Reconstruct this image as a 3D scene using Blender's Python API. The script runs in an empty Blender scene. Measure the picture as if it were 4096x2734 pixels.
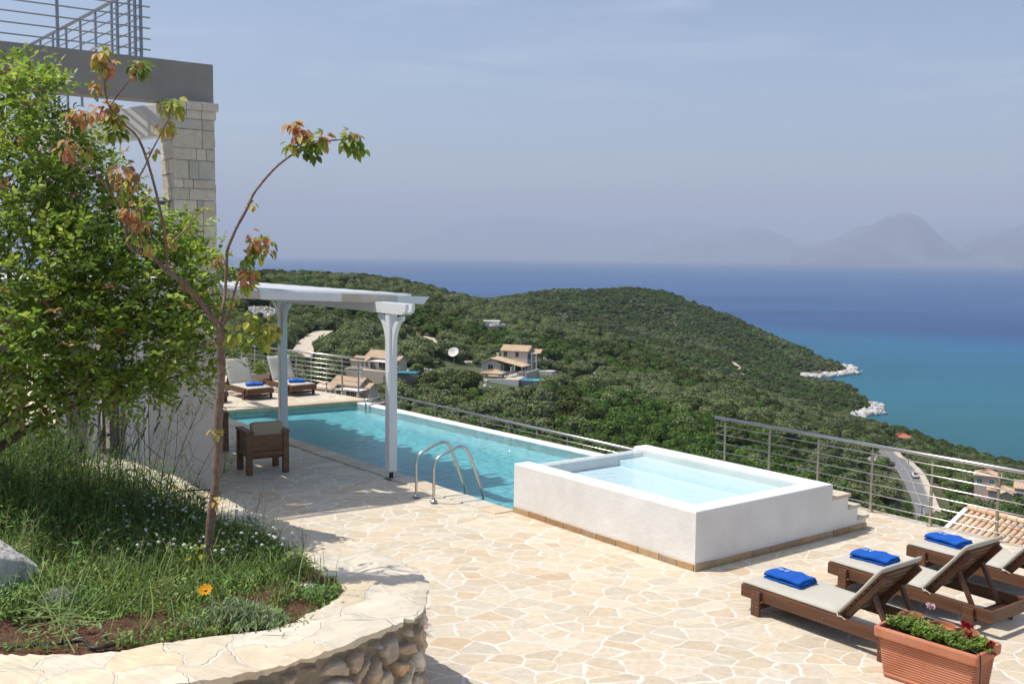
import bpy, math, random
import numpy as np
from mathutils import Vector, Matrix
C = bpy.context.scene
COL = C.collection
R = math.radians
PI = math.pi
# ------------------------------------------------------------------ camera
F_ = 4000.0; IW, IH = 4096.0, 2734.0; HC = 3.6
PITCH = math.atan((1367 - 1026) / F_); ROLL = 0.0105
fw = Vector((0, math.cos(PITCH), -math.sin(PITCH)))
r0 = Vector((1, 0, 0)); u0 = Vector((0, math.sin(PITCH), math.cos(PITCH)))
rt = (r0 * math.cos(ROLL) + u0 * math.sin(ROLL)).normalized()
up = (u0 * math.cos(ROLL) - r0 * math.sin(ROLL)).normalized()
cam = bpy.data.cameras.new('camera'); co = bpy.data.objects.new('camera', cam); COL.objects.link(co)
M = Matrix((rt, up, -fw)).transposed().to_4x4(); M.translation = Vector((0, 0, HC)); co.matrix_world = M
cam.sensor_width = 36; cam.lens = 36 * F_ / IW; cam.clip_start = 0.1; cam.clip_end = 200000
C.camera = co
# ------------------------------------------------------------------ sky and sun
SUN_EL, SUN_AZ = 62.5, -3.0                     # shadows run towards +X, turned 10 degrees to +Y
sv = Vector((math.cos(R(SUN_AZ)) * math.cos(R(SUN_EL)), math.sin(R(SUN_AZ)) * math.cos(R(SUN_EL)), -math.sin(R(SUN_EL))))
w = bpy.data.worlds.new('World'); C.world = w; w.use_nodes = True
nt = w.node_tree; nt.nodes.clear()
def N(nt, t, **k):
    n = nt.nodes.new(t)
    for a, v in k.items():
        if a.startswith('i_'):
            key = a[2:]; key = int(key) if key.isdigit() else key.replace('_', ' ')
            n.inputs[key].default_value = v
        else: setattr(n, a, v)
    return n
def L(nt, a, b): nt.links.new(a, b)
sky = N(nt, 'ShaderNodeTexSky', sky_type='NISHITA', sun_disc=False, sun_elevation=R(SUN_EL), sun_rotation=R(-87.0), altitude=130, air_density=1.0, dust_density=2.2, ozone_density=1.4)
bg = N(nt, 'ShaderNodeBackground'); bg.inputs[1].default_value = 0.12
wo = N(nt, 'ShaderNodeOutputWorld')
tc = N(nt, 'ShaderNodeTexCoord'); mp = N(nt, 'ShaderNodeMapping'); mp.inputs['Scale'].default_value = (1.2, 1.2, 9.0)
mp.inputs['Rotation'].default_value = (0.05, 0.06, 0.3)
n1 = N(nt, 'ShaderNodeTexNoise', i_Scale=3.2, i_Detail=8.0, i_Roughness=0.62, i_Distortion=0.5)
cr = N(nt, 'ShaderNodeMapRange'); cr.inputs[1].default_value = .50; cr.inputs[2].default_value = .78; cr.inputs[4].default_value = .42
mx = N(nt, 'ShaderNodeMix', data_type='RGBA'); mx.inputs[7].default_value = (4.6, 5.0, 5.6, 1)
L(nt, tc.outputs['Generated'], mp.inputs[0]); L(nt, mp.outputs[0], n1.inputs[0]); L(nt, n1.outputs[0], cr.inputs[0])
tn = N(nt, 'ShaderNodeVectorMath', operation='MULTIPLY'); tn.inputs[1].default_value = (.98, .945, .93); L(nt, sky.outputs[0], tn.inputs[0]); L(nt, cr.outputs[0], mx.inputs[0]); L(nt, tn.outputs[0], mx.inputs[6]); L(nt, mx.outputs[2], bg.inputs[0]); L(nt, bg.outputs[0], wo.inputs[0])
sl = bpy.data.lights.new('sun', 'SUN'); sl.energy = 3.6; sl.angle = R(0.53); sl.color = (1.0, 0.95, 0.87)
so = bpy.data.objects.new('sun', sl); COL.objects.link(so); so.rotation_euler = sv.to_track_quat('-Z', 'Y').to_euler(); so.location = (-20, 0, 40)
C.view_settings.view_transform = 'Standard'; C.view_settings.look = 'None'; C.view_settings.exposure = 0.45; C.view_settings.gamma = 1
C.cycles.max_bounces = 8; C.cycles.transparent_max_bounces = 24; C.cycles.volume_bounces = 0
C.cycles.caustics_reflective = False; C.cycles.caustics_refractive = False

# ------------------------------------------------------------------ helpers
def ray(x, y): return fw + rt * ((x - 2048) / F_) - up * ((y - 1367) / F_)
def gz(x, y, z=0.0):
    d = ray(x, y); t = (z - HC) / d.z; return Vector((0, 0, HC)) + d * t
def gd(x, y, d):
    r = ray(x, y); return Vector((0, 0, HC)) + r * (d / r.y)
def topx(p):
    D = Vector(p) - Vector((0, 0, HC)); q = D.dot(fw)
    return (2048 + F_ * D.dot(rt) / q, 1367 - F_ * D.dot(up) / q, q)
UA = R(36.5); VA = R(128.8)
U = Vector((math.cos(UA), math.sin(UA), 0)); V = Vector((math.cos(VA), math.sin(VA), 0))
Z = Vector((0, 0, 1))
def tag(o, label=None, cat=None, group=None, kind=None):
    if label: o['label'] = label
    if cat: o['category'] = cat
    if group: o['group'] = group
    if kind: o['kind'] = kind
    return o
def empty(name, loc=(0, 0, 0), rz=0.0, label=None, cat=None, group=None):
    o = bpy.data.objects.new(name, None); COL.objects.link(o); o.location = loc; o.rotation_euler = (0, 0, rz)
    o.empty_display_size = .1
    return tag(o, label, cat, group)
def link(name, me, mat, parent=None, smooth=False):
    if mat is not None and not me.materials:
        for m in (mat if isinstance(mat, (list, tuple)) else [mat]): me.materials.append(m)
    if smooth: me.polygons.foreach_set('use_smooth', [True] * len(me.polygons))
    o = bpy.data.objects.new(name, me); COL.objects.link(o)
    if parent is not None: o.parent = parent
    return o
def copy_tree(o, parent=None):
    c = o.copy(); COL.objects.link(c); c.parent = parent
    for ch in list(o.children): copy_tree(ch, c)
    return c
def npmesh(name, v, f, mi=None, col=None, colf=None):
    """v (n,3), f list of tuples or (m,k) int array"""
    me = bpy.data.meshes.new(name)
    v = np.asarray(v, dtype=np.float32)
    if isinstance(f, np.ndarray):
        m, k = f.shape
        me.vertices.add(len(v)); me.vertices.foreach_set('co', v.ravel())
        me.loops.add(m * k); me.loops.foreach_set('vertex_index', f.astype(np.int32).ravel())
        me.polygons.add(m); me.polygons.foreach_set('loop_start', np.arange(0, m * k, k, dtype=np.int32))
        me.polygons.foreach_set('loop_total', np.full(m, k, dtype=np.int32)); me.update(calc_edges=True)
    else:
        me.from_pydata([tuple(p) for p in v.tolist()], [], f); me.update()
    if mi is not None: me.polygons.foreach_set('material_index', np.asarray(mi, dtype=np.int32))
    if col is not None:
        a = me.color_attributes.new('Col', 'FLOAT_COLOR', 'POINT')
        c = np.ones((len(v), 4), dtype=np.float32); c[:, :3] = np.asarray(col)[:, :3]; a.data.foreach_set('color', c.ravel())
    return me
class MB:
    def __init__(s): s.v = []; s.f = []; s.m = []; s.c = []
    def add(s, vs, fs, m=0, c=(1, 1, 1)):
        b = len(s.v); s.v += [tuple(p) for p in vs]; s.f += [tuple(b + i for i in q) for q in fs]; s.m += [m] * len(fs); s.c += [c] * len(vs); return s
    def hexa(s, b4, t4, m=0, c=(1, 1, 1)):
        return s.add(list(b4) + list(t4), [(3, 2, 1, 0), (4, 5, 6, 7), (0, 1, 5, 4), (1, 2, 6, 5), (2, 3, 7, 6), (3, 0, 4, 7)], m, c)
    def box(s, x0, x1, y0, y1, z0, z1, m=0, c=(1, 1, 1)):
        return s.hexa([(x0, y0, z0), (x1, y0, z0), (x1, y1, z0), (x0, y1, z0)], [(x0, y0, z1), (x1, y0, z1), (x1, y1, z1), (x0, y1, z1)], m, c)
    def obox(s, o, a, b, h, m=0, c=(1, 1, 1)):
        """origin, three edge vectors (right handed)"""
        o = Vector(o); a = Vector(a); b = Vector(b); h = Vector(h)
        return s.hexa([o, o + a, o + a + b, o + b], [o + h, o + a + h, o + a + b + h, o + b + h], m, c)
    def bar(s, p, q, w, h, upv=(0, 0, 1), m=0, c=(1, 1, 1)):
        p = Vector(p); q = Vector(q); d = (q - p).normalized(); sd = d.cross(Vector(upv)).normalized(); uu = sd.cross(d)
        A = [p - sd * w / 2 - uu * h / 2, p + sd * w / 2 - uu * h / 2, p + sd * w / 2 + uu * h / 2, p - sd * w / 2 + uu * h / 2]
        return s.add(A + [x + (q - p) for x in A], [(0, 1, 2, 3), (7, 6, 5, 4), (0, 4, 5, 1), (1, 5, 6, 2), (2, 6, 7, 3), (3, 7, 4, 0)], m, c)
    def prism(s, poly, z0, z1, m=0, c=(1, 1, 1)):
        n = len(poly); ar = sum(poly[i][0] * poly[(i + 1) % n][1] - poly[(i + 1) % n][0] * poly[i][1] for i in range(n))
        if ar < 0: poly = poly[::-1]
        vs = [(p[0], p[1], z0) for p in poly] + [(p[0], p[1], z1) for p in poly]
        return s.add(vs, [tuple(range(n))[::-1], tuple(range(n, 2 * n))] + [(i, (i + 1) % n, n + (i + 1) % n, n + i) for i in range(n)], m, c)
    def tube(s, pts, r, k=8, m=0, c=(1, 1, 1), cap=True):
        pts = [Vector(p) for p in pts]; rs = r if isinstance(r, (list, tuple)) else [r] * len(pts); vs = []; fs = []; pn = None
        for i, p in enumerate(pts):
            d = (pts[min(i + 1, len(pts) - 1)] - pts[max(i - 1, 0)]).normalized()
            if pn is None: pn = d.orthogonal().normalized()
            pn = (pn - d * pn.dot(d)).normalized(); bn = d.cross(pn)
            for j in range(k):
                a = 2 * PI * j / k; vs.append(p + (pn * math.cos(a) + bn * math.sin(a)) * rs[i])
        for i in range(len(pts) - 1):
            for j in range(k):
                a = i * k + j; b = i * k + (j + 1) % k; fs.append((a, b, b + k, a + k))
        if cap: fs.append(tuple(range(k))[::-1]); fs.append(tuple(range((len(pts) - 1) * k, len(pts) * k)))
        return s.add(vs, fs, m, c)
    def lathe(s, prof, ctr=(0, 0, 0), k=20, m=0, c=(1, 1, 1)):
        vs = []; fs = []
        for (r_, z) in prof:
            for j in range(k):
                a = 2 * PI * j / k; vs.append((ctr[0] + r_ * math.cos(a), ctr[1] + r_ * math.sin(a), ctr[2] + z))
        for i in range(len(prof) - 1):
            for j in range(k):
                a = i * k + j; b = i * k + (j + 1) % k; fs.append((a, b, b + k, a + k))
        return s.add(vs, fs, m, c)
    def mesh(s, name):
        me = npmesh(name, s.v, s.f, s.m, s.c); return me
    def build(s, name, mat, parent=None, smooth=False, bevel=0, seg=2):
        o = link(name, s.mesh(name), mat, parent, smooth)
        if bevel:
            b = o.modifiers.new('bevel', 'BEVEL'); b.width = bevel; b.segments = seg; b.limit_method = 'ANGLE'; b.angle_limit = R(40)
        return o
def bez(pts, n=8):
    """Catmull-Rom through points"""
    P = [Vector(p) for p in pts]; out = []
    for i in range(len(P) - 1):
        a = P[max(i - 1, 0)]; b = P[i]; c = P[i + 1]; d = P[min(i + 2, len(P) - 1)]
        for k in range(n):
            t = k / n; out.append(0.5 * ((2 * b) + (c - a) * t + (2 * a - 5 * b + 4 * c - d) * t * t + (3 * b - a - 3 * c + d) * t ** 3))
    out.append(P[-1]); return out
def lerp(a, b, t): return a + (b - a) * t

# ------------------------------------------------------------------ materials
MATS = {}
def pmat(name, col, rough=.6, metal=0., spec=.5, var=.0, vs=8., bump=0., bs=40., attr=False, trans=0., stretch=None, bdist=.01, col2=None, v2s=1.5):
    """principled with two-scale colour variation and bump"""
    m = bpy.data.materials.new(name); m.use_nodes = True; t = m.node_tree; b = t.nodes['Principled BSDF']
    b.inputs['Roughness'].default_value = rough; b.inputs['Metallic'].default_value = metal; b.inputs['Specular IOR Level'].default_value = spec
    b.inputs['Base Color'].default_value = (*col, 1)
    tcn = N(t, 'ShaderNodeTexCoord'); mpn = N(t, 'ShaderNodeMapping')
    if stretch: mpn.inputs['Scale'].default_value = stretch
    L(t, tcn.outputs['Object'], mpn.inputs[0])
    src = None
    if attr:
        at = N(t, 'ShaderNodeVertexColor', layer_name='Col'); src = at.outputs[0]
    if col2 is not None:
        nn = N(t, 'ShaderNodeTexNoise', i_Scale=v2s, i_Detail=5.0, i_Roughness=.6); L(t, mpn.outputs[0], nn.inputs[0])
        rr = N(t, 'ShaderNodeMapRange'); rr.inputs[1].default_value = .38; rr.inputs[2].default_value = .65; L(t, nn.outputs[0], rr.inputs[0])
        mm = N(t, 'ShaderNodeMix', data_type='RGBA'); mm.inputs[6].default_value = (*col, 1); mm.inputs[7].default_value = (*col2, 1); L(t, rr.outputs[0], mm.inputs[0]); src = mm.outputs[2]
    if var:
        nn = N(t, 'ShaderNodeTexNoise', i_Scale=vs, i_Detail=6.0, i_Roughness=.65); L(t, mpn.outputs[0], nn.inputs[0])
        rr = N(t, 'ShaderNodeMapRange'); rr.inputs[1].default_value = .3; rr.inputs[2].default_value = .7; rr.inputs[3].default_value = 1 - var; rr.inputs[4].default_value = 1 + var; L(t, nn.outputs[0], rr.inputs[0])
        vm = N(t, 'ShaderNodeVectorMath', operation='SCALE')
        if src is None: vm.inputs[0].default_value = col
        else: L(t, src, vm.inputs[0])
        L(t, rr.outputs[0], vm.inputs['Scale']); src = vm.outputs[0]
    if src is not None: L(t, src, b.inputs['Base Color'])
    if bump:
        nb = N(t, 'ShaderNodeTexNoise', i_Scale=bs, i_Detail=5.0, i_Roughness=.6); L(t, mpn.outputs[0], nb.inputs[0])
        bn = N(t, 'ShaderNodeBump'); bn.inputs['Strength'].default_value = bump; bn.inputs['Distance'].default_value = bdist; L(t, nb.outputs[0], bn.inputs['Height']); L(t, bn.outputs[0], b.inputs['Normal'])
    if trans:
        tr = N(t, 'ShaderNodeBsdfTranslucent'); ms = N(t, 'ShaderNodeMixShader'); ms.inputs[0].default_value = trans
        if src is not None: L(t, src, tr.inputs[0])
        else: tr.inputs[0].default_value = (*col, 1)
        o = t.nodes['Material Output']; L(t, b.outputs[0], ms.inputs[1]); L(t, tr.outputs[0], ms.inputs[2]); L(t, ms.outputs[0], o.inputs[0])
    MATS[name] = m; return m

def paving(name, scale, grout=.028, stones=None, dist=.25, grout_col=(.69, .645, .56), bump=.35, xs=(1, 1, 1), rot=0.0):
    """irregular flagstones set in pale mortar"""
    m = bpy.data.materials.new(name); m.use_nodes = True; t = m.node_tree; b = t.nodes['Principled BSDF']
    tcn = N(t, 'ShaderNodeTexCoord'); mpn = N(t, 'ShaderNodeMapping'); mpn.inputs['Scale'].default_value = xs; mpn.inputs['Rotation'].default_value = (0, 0, rot); L(t, tcn.outputs['Object'], mpn.inputs[0])
    nz = N(t, 'ShaderNodeTexNoise', i_Scale=scale * .9, i_Detail=1.0); L(t, mpn.outputs[0], nz.inputs[0])
    nz2 = N(t, 'ShaderNodeTexNoise', i_Scale=scale * 6, i_Detail=3.0); L(t, mpn.outputs[0], nz2.inputs[0])
    s1 = N(t, 'ShaderNodeVectorMath', operation='SUBTRACT'); L(t, nz.outputs['Color'], s1.inputs[0]); s1.inputs[1].default_value = (.5, .5, .5)
    s2 = N(t, 'ShaderNodeVectorMath', operation='SCALE'); L(t, s1.outputs[0], s2.inputs[0]); s2.inputs['Scale'].default_value = dist / scale * 2.2
    s3 = N(t, 'ShaderNodeVectorMath', operation='SUBTRACT'); L(t, nz2.outputs['Color'], s3.inputs[0]); s3.inputs[1].default_value = (.5, .5, .5)
    s4 = N(t, 'ShaderNodeVectorMath', operation='SCALE'); L(t, s3.outputs[0], s4.inputs[0]); s4.inputs['Scale'].default_value = .09 / scale * 1.6
    a1 = N(t, 'ShaderNodeVectorMath', operation='ADD'); L(t, mpn.outputs[0], a1.inputs[0]); L(t, s2.outputs[0], a1.inputs[1])
    a2 = N(t, 'ShaderNodeVectorMath', operation='ADD'); L(t, a1.outputs[0], a2.inputs[0]); L(t, s4.outputs[0], a2.inputs[1])
    ve = N(t, 'ShaderNodeTexVoronoi', feature='DISTANCE_TO_EDGE', voronoi_dimensions='2D'); ve.inputs['Scale'].default_value = scale; L(t, a2.outputs[0], ve.inputs['Vector'])
    vc = N(t, 'ShaderNodeTexVoronoi', feature='F1', voronoi_dimensions='2D'); vc.inputs['Scale'].default_value = scale; L(t, a2.outputs[0], vc.inputs['Vector'])
    # joint width varies
    nw = N(t, 'ShaderNodeTexNoise', i_Scale=scale * 1.3, i_Detail=2.0); L(t, mpn.outputs[0], nw.inputs[0])
    gw = N(t, 'ShaderNodeMapRange'); gw.inputs[1].default_value = .35; gw.inputs[2].default_value = .7; gw.inputs[3].default_value = grout * scale * .45; gw.inputs[4].default_value = grout * scale * 2.3; L(t, nw.outputs[0], gw.inputs[0])
    dv = N(t, 'ShaderNodeMath', operation='DIVIDE'); L(t, ve.outputs['Distance'], dv.inputs[0]); L(t, gw.outputs[0], dv.inputs[1])
    st = N(t, 'ShaderNodeMapRange', interpolation_type='SMOOTHSTEP'); st.inputs[1].default_value = .8; st.inputs[2].default_value = 1.12; L(t, dv.outputs[0], st.inputs[0])
    sep = N(t, 'ShaderNodeSeparateColor'); L(t, vc.outputs['Color'], sep.inputs[0])
    ramp = N(t, 'ShaderNodeValToRGB'); cs = stones
    e = ramp.color_ramp.elements
    e[0].position = 0; e[0].color = (*cs[0], 1); e[1].position = 1; e[1].color = (*cs[-1], 1)
    for i in range(1, len(cs) - 1):
        x = e.new(i / (len(cs) - 1)); x.color = (*cs[i], 1)
    L(t, sep.outputs[0], ramp.inputs[0])
    # value per stone and mottling inside
    mr = N(t, 'ShaderNodeMapRange'); mr.inputs[3].default_value = .90; mr.inputs[4].default_value = 1.08; L(t, sep.outputs[1], mr.inputs[0])
    nm = N(t, 'ShaderNodeTexNoise', i_Scale=scale * 3.2, i_Detail=7.0, i_Roughness=.68, i_Distortion=.8); L(t, mpn.outputs[0], nm.inputs[0])
    nr = N(t, 'ShaderNodeMapRange'); nr.inputs[1].default_value = .3; nr.inputs[2].default_value = .7; nr.inputs[3].default_value = .84; nr.inputs[4].default_value = 1.12; L(t, nm.outputs[0], nr.inputs[0])
    ml = N(t, 'ShaderNodeMath', operation='MULTIPLY'); L(t, mr.outputs[0], ml.inputs[0]); L(t, nr.outputs[0], ml.inputs[1])
    vs_ = N(t, 'ShaderNodeVectorMath', operation='SCALE'); L(t, ramp.outputs[0], vs_.inputs[0]); L(t, ml.outputs[0], vs_.inputs['Scale'])
    # rusty veins
    nv = N(t, 'ShaderNodeTexNoise', i_Scale=scale * .8, i_Detail=6.0, i_Roughness=.7, i_Distortion=1.6); L(t, mpn.outputs[0], nv.inputs[0])
    nvr = N(t, 'ShaderNodeMapRange'); nvr.inputs[1].default_value = .56; nvr.inputs[2].default_value = .74; nvr.inputs[4].default_value = .55; L(t, nv.outputs[0], nvr.inputs[0])
    mv = N(t, 'ShaderNodeMix', data_type='RGBA'); mv.inputs[7].default_value = (.60, .42, .23, 1); L(t, nvr.outputs[0], mv.inputs[0]); L(t, vs_.outputs[0], mv.inputs[6])
    gn = N(t, 'ShaderNodeTexNoise', i_Scale=scale * .5, i_Detail=6.0, i_Roughness=.7); L(t, mpn.outputs[0], gn.inputs[0])
    gr = N(t, 'ShaderNodeMapRange'); gr.inputs[1].default_value = .35; gr.inputs[2].default_value = .7; gr.inputs[3].default_value = 1.05; gr.inputs[4].default_value = .86; L(t, gn.outputs[0], gr.inputs[0])
    gs = N(t, 'ShaderNodeVectorMath', operation='SCALE'); gs.inputs[0].default_value = grout_col; L(t, gr.outputs[0], gs.inputs['Scale'])
    fm = N(t, 'ShaderNodeMix', data_type='RGBA'); L(t, st.outputs[0], fm.inputs[0]); L(t, gs.outputs[0], fm.inputs[6]); L(t, mv.outputs[2], fm.inputs[7])
    L(t, fm.outputs[2], b.inputs['Base Color']); b.inputs['Roughness'].default_value = .62; b.inputs['Specular IOR Level'].default_value = .3
    ha = N(t, 'ShaderNodeMath', operation='MULTIPLY_ADD'); L(t, nm.outputs[0], ha.inputs[0]); ha.inputs[1].default_value = .55; L(t, st.outputs[0], ha.inputs[2])
    bn = N(t, 'ShaderNodeBump'); bn.inputs['Strength'].default_value = bump; bn.inputs['Distance'].default_value = .012; L(t, ha.outputs[0], bn.inputs['Height']); L(t, bn.outputs[0], b.inputs['Normal'])
    return m
STN = [(0.596, 0.517, 0.388), (0.565, 0.483, 0.355), (0.601, 0.502, 0.36), (0.581, 0.507, 0.393), (0.576, 0.517, 0.422), (0.585, 0.449, 0.298), (0.606, 0.532, 0.412), (0.561, 0.468, 0.336), (0.616, 0.546, 0.432), (0.576, 0.493, 0.364)]
m_pave = paving('crazy_paving', 3.35, .0108, STN, dist=.20, xs=(1, 1.25, 1), rot=.4)
m_coping = paving('flagstone_coping', 1.9, .010, [(.64, .565, .43), (.63, .51, .34), (.66, .60, .49), (.64, .55, .40), (.62, .58, .50)], dist=.55, bump=1.0, grout_col=(.64, .58, .48))
m_poolcop = paving('pool_coping_stone', 1.7, .008, STN, dist=.05)
m_white = pmat('white_plaster', (.80, .795, .78), .75, var=.035, vs=2.2, bump=.6, bs=22, bdist=.008, col2=(.71, .70, .68), v2s=1.3)
m_whitepaint = pmat('white_painted_wood', (.74, .76, .78), .45, var=.04, vs=12, bump=.15, bs=30, stretch=(1, 1, .2))
m_stained = pmat('cream_stained_wood', (.60, .56, .50), .5, var=.08, vs=6, col2=(.48, .38, .26), v2s=3)
m_beige = pmat('beige_render', (.56, .52, .47), .85, var=.03, vs=2, bump=.25, bs=90, bdist=.004)
m_concrete = pmat('grey_painted_concrete', (.31, .295, .27), .8, var=.10, vs=1.6, bump=.2, bs=50)
m_steel = pmat('brushed_steel', (.52, .50, .47), .28, metal=1.0, var=.05, vs=30)
m_steel2 = pmat('warm_brushed_steel_post', (.48, .43, .36), .38, metal=1.0, var=.05, vs=30)
m_galv = pmat('grey_steel', (.32, .34, .37), .45, metal=.85)
m_tile = pmat('pool_mosaic_tile', (.38, .72, .77), .35, var=.06, vs=12)
m_spain = pmat('spa_lining', (.78, .93, .98), .35, var=.03, vs=8)
m_wood = pmat('stained_brown_wood', (.125, .052, .024), .5, var=.22, vs=10, bump=.25, bs=25, stretch=(.25, 2.2, 2.2), col2=(.085, .034, .016), v2s=6)
m_teak = pmat('weathered_teak', (.20, .105, .048), .55, var=.2, vs=9, bump=.2, bs=30, stretch=(.5, .5, 2.5), col2=(.15, .075, .035), v2s=5)
m_cush = pmat('cream_canvas', (.47, .445, .385), .85, var=.03, vs=5, bump=.3, bs=9, bdist=.02)
m_cush2 = pmat('taupe_canvas', (.40, .32, .24), .9, var=.03, vs=5, bump=.2, bs=14)
m_towel = pmat('royal_blue_terry', (.022, .125, .52), .95, spec=.1, var=.22, vs=70, bump=1.0, bs=170, bdist=.012)
m_emb = pmat('white_embroidery', (.72, .72, .75), .7)
m_terra = pmat('terracotta', (.46, .165, .085), .75, var=.08, vs=5, col2=(.52, .22, .13), v2s=3, bump=.15, bs=80)
m_black = pmat('black_rubber', (.015, .015, .017), .5)
m_soil = pmat('red_soil', (.12, .048, .028), .95, var=.35, vs=14, bump=1.0, bs=22, bdist=.05)
m_dark = pmat('dark_metal', (.03, .032, .035), .5, metal=.4)
m_greydoor = pmat('slate_grey_door', (.10, .115, .135), .45)
m_stoneC = pmat('ashlar_limestone', (.5, .47, .4), .85, attr=True, var=.10, vs=9, bump=1.0, bs=28, bdist=.02)
m_rub = pmat('rubble_stone_and_mortar', (.4, .33, .25), .9, attr=True, var=.22, vs=11, bump=.9, bs=35, bdist=.02)
m_rock = pmat('white_limestone_rock', (.62, .60, .56), .9, attr=True, var=.25, vs=5, bump=1.0, bs=12, bdist=.05)
m_base = pmat('honey_stone_skirting', (.42, .28, .15), .6, attr=True, var=.18, vs=9, bump=.4, bs=30)
m_leaf = pmat('glossy_green_leaf', (.1, .2, .03), .45, attr=True, trans=.5, spec=.6)
m_leaf2 = pmat('soft_fruit_leaf', (.1, .2, .03), .55, attr=True, trans=.40, spec=.35)
m_grass = pmat('grass_blade', (.1, .2, .03), .6, attr=True, trans=.25, spec=.3)
m_petal = pmat('flower_petal', (.8, .4, .02), .6, attr=True, trans=.25, spec=.2)
m_bark = pmat('reddish_bark', (.17, .09, .065), .7, var=.3, vs=40, bump=.8, bs=60, bdist=.01, col2=(.24, .17, .13), v2s=22)
m_bark2 = pmat('grey_bark', (.10, .08, .06), .8, var=.25, vs=30, bump=.8, bs=50)
# ------------------------------------------------------------------ landscape
SEA = HC - 130.0
rng = np.random.default_rng(7)
CP = [  # photo x, y, metres away : ground heights the hills are fitted to
 (300,1118,640),(700,1114,640),(1000,1120,620),(1300,1124,600),(1500,1143,590),(1700,1190,570),(1850,1225,560),(2000,1262,550),(2200,1310,545),(2325,1350,540),(2570,1440,520),(2968,1575,500),
 (3200,1655,560),(3408,1705,650),(3640,1775,610),(3800,1835,590),(3930,1880,570),(4096,1920,560),(4400,1960,560),(4900,2050,560),
 (300,1250,420),(1000,1250,410),(1300,1262,430),(1700,1262,480),(2000,1365,430),(2030,1480,330),(1500,1490,300),(1400,1610,270),(1000,1480,280),(500,1500,270),(2000,1675,250),(2300,1510,370),(2600,1720,260),(2600,1520,400),(2400,1620,300),
 (3000,1780,280),(3000,1620,430),(3200,1715,450),(3300,1860,300),(2750,1910,200),(3300,1975,220),
 (3700,2085,300),(3607,1912,335),(3580,1845,375),(3560,1812,430),(3560,1795,460),(3620,1765,550),(3850,1900,450),(4000,1990,330),(4060,2060,300),(4300,2050,400),(3900,2100,260),(4300,2350,200),(3600,2200,220),
 (2500,1194,1600),(2650,1192,1550),(2765,1220,1500),(2900,1274,1480),(2990,1312,1460),(3170,1384,1420),(3250,1418,1360),(3340,1458,1270),
 (2330,1212,1560),(2200,1203,1500),(2000,1207,1350),(1880,1214,1250),
 (2325,1335,900),(2320,1305,1000),(2230,1272,1050),(2600,1305,1150),(2800,1405,1000),(3000,1455,1000),(3100,1500,960),(2700,1455,850),(3200,1583,870),(3300,1645,800),(2500,1385,800),(2060,1290,760),(2900,1560,760),(3060,1600,700),
 (3350,1540,1000),(3450,1603,925),(3150,1520,1010),
]
cp = []
for x, y, d in CP:
    p = gd(x, y, d); cp.append((p.x / p.y, p.y, p.z))
def addw(x, d, z): p = gd(x, 1300, d); cp.append((p.x / p.y, p.y, z))
for x in (300, 1000, 1400): addw(x, 800, -35); addw(x, 1050, -80); addw(x, 1500, -150)
for x in (1700,): addw(x, 850, -55); addw(x, 1250, -70); addw(x, 1700, -150)
for x in (1880, 2200, 2500): addw(x, 2050, -160)
addw(2050, 1700, -120)
for x in (2765, 2900, 2990): addw(x, 1800, -150)
addw(3170, 1570, -145); addw(3340, 1400, -142); addw(3420, 1172, SEA + .3); addw(3460, 1180, -131); addw(3220, 1118, SEA + 1); addw(3320, 1135, SEA + .4)
addw(3330, 1105, -131); addw(3260, 1085, -129); addw(3510, 880, SEA + .3); addw(3560, 885, -132); addw(3450, 835, SEA + .5); addw(3430, 805, SEA + .8); addw(3500, 790, -131); addw(3520, 1000, -134); addw(3700, 830, -140)
addw(3640, 745, SEA); addw(3800, 700, SEA - 1); addw(3930, 665, SEA); addw(4096, 640, SEA - 1); addw(4400, 630, SEA - 2); addw(3800, 800, -140); addw(4300, 750, -145); addw(3900, 1200, -150); addw(4900, 640, -128)
for x in (-800, 300, 1500, 2700, 3500, 4500):
    addw(x, 60, -16 - max(0, x) * .001); addw(x, 110, -27 - max(0, x) * .004); addw(x, 30, -8)
addw(-1500, 400, -10); addw(-1500, 700, 10); addw(-1500, 1500, -60); addw(5500, 300, -90)
cp = np.array(cp)
def prm(q, y): return np.stack([q * 3.2, np.log(y) * 1.9], -1)
A_ = prm(cp[:, 0], cp[:, 1])
def tps(r2): return r2 * np.log(r2 + 1e-9) * .5
K = tps(((A_[:, None] - A_[None]) ** 2).sum(-1)) + np.eye(len(A_)) * 2e-4
Pm = np.concatenate([np.ones((len(A_), 1)), A_], 1)
Sm = np.block([[K, Pm], [Pm.T, np.zeros((3, 3))]])
Wt = np.linalg.solve(Sm, np.concatenate([cp[:, 2], np.zeros(3)]))
# value noise
_tab = rng.random((256, 256))
def vnoise(x, y):
    xi = np.floor(x).astype(int); yi = np.floor(y).astype(int); fx = x - xi; fy = y - yi
    fx = fx * fx * (3 - 2 * fx); fy = fy * fy * (3 - 2 * fy)
    g = lambda a, b: _tab[a % 256, b % 256]
    return (g(xi, yi) * (1 - fx) + g(xi + 1, yi) * fx) * (1 - fy) + (g(xi, yi + 1) * (1 - fx) + g(xi + 1, yi + 1) * fx) * fy
def fbm(x, y, o=4):
    s = 0; a = .5
    for i in range(o): s = s + a * (vnoise(x + 17.3 * i, y + 9.1 * i) - .5); x = x * 2.03; y = y * 2.03; a *= .5
    return s
def ground(X, Y):
    X = np.atleast_1d(np.asarray(X, float)); Y = np.atleast_1d(np.asarray(Y, float)); q = prm(X / Y, Y); out = np.zeros(len(X))
    for i in range(0, len(X), 20000):
        b = q[i:i + 20000]; out[i:i + 20000] = tps(((b[:, None] - A_[None]) ** 2).sum(-1)) @ Wt[:-3] + Wt[-3] + b @ Wt[-2:]
    return out + fbm(X / 60, Y / 60) * np.clip(Y / 60, 1, 9)
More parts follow.
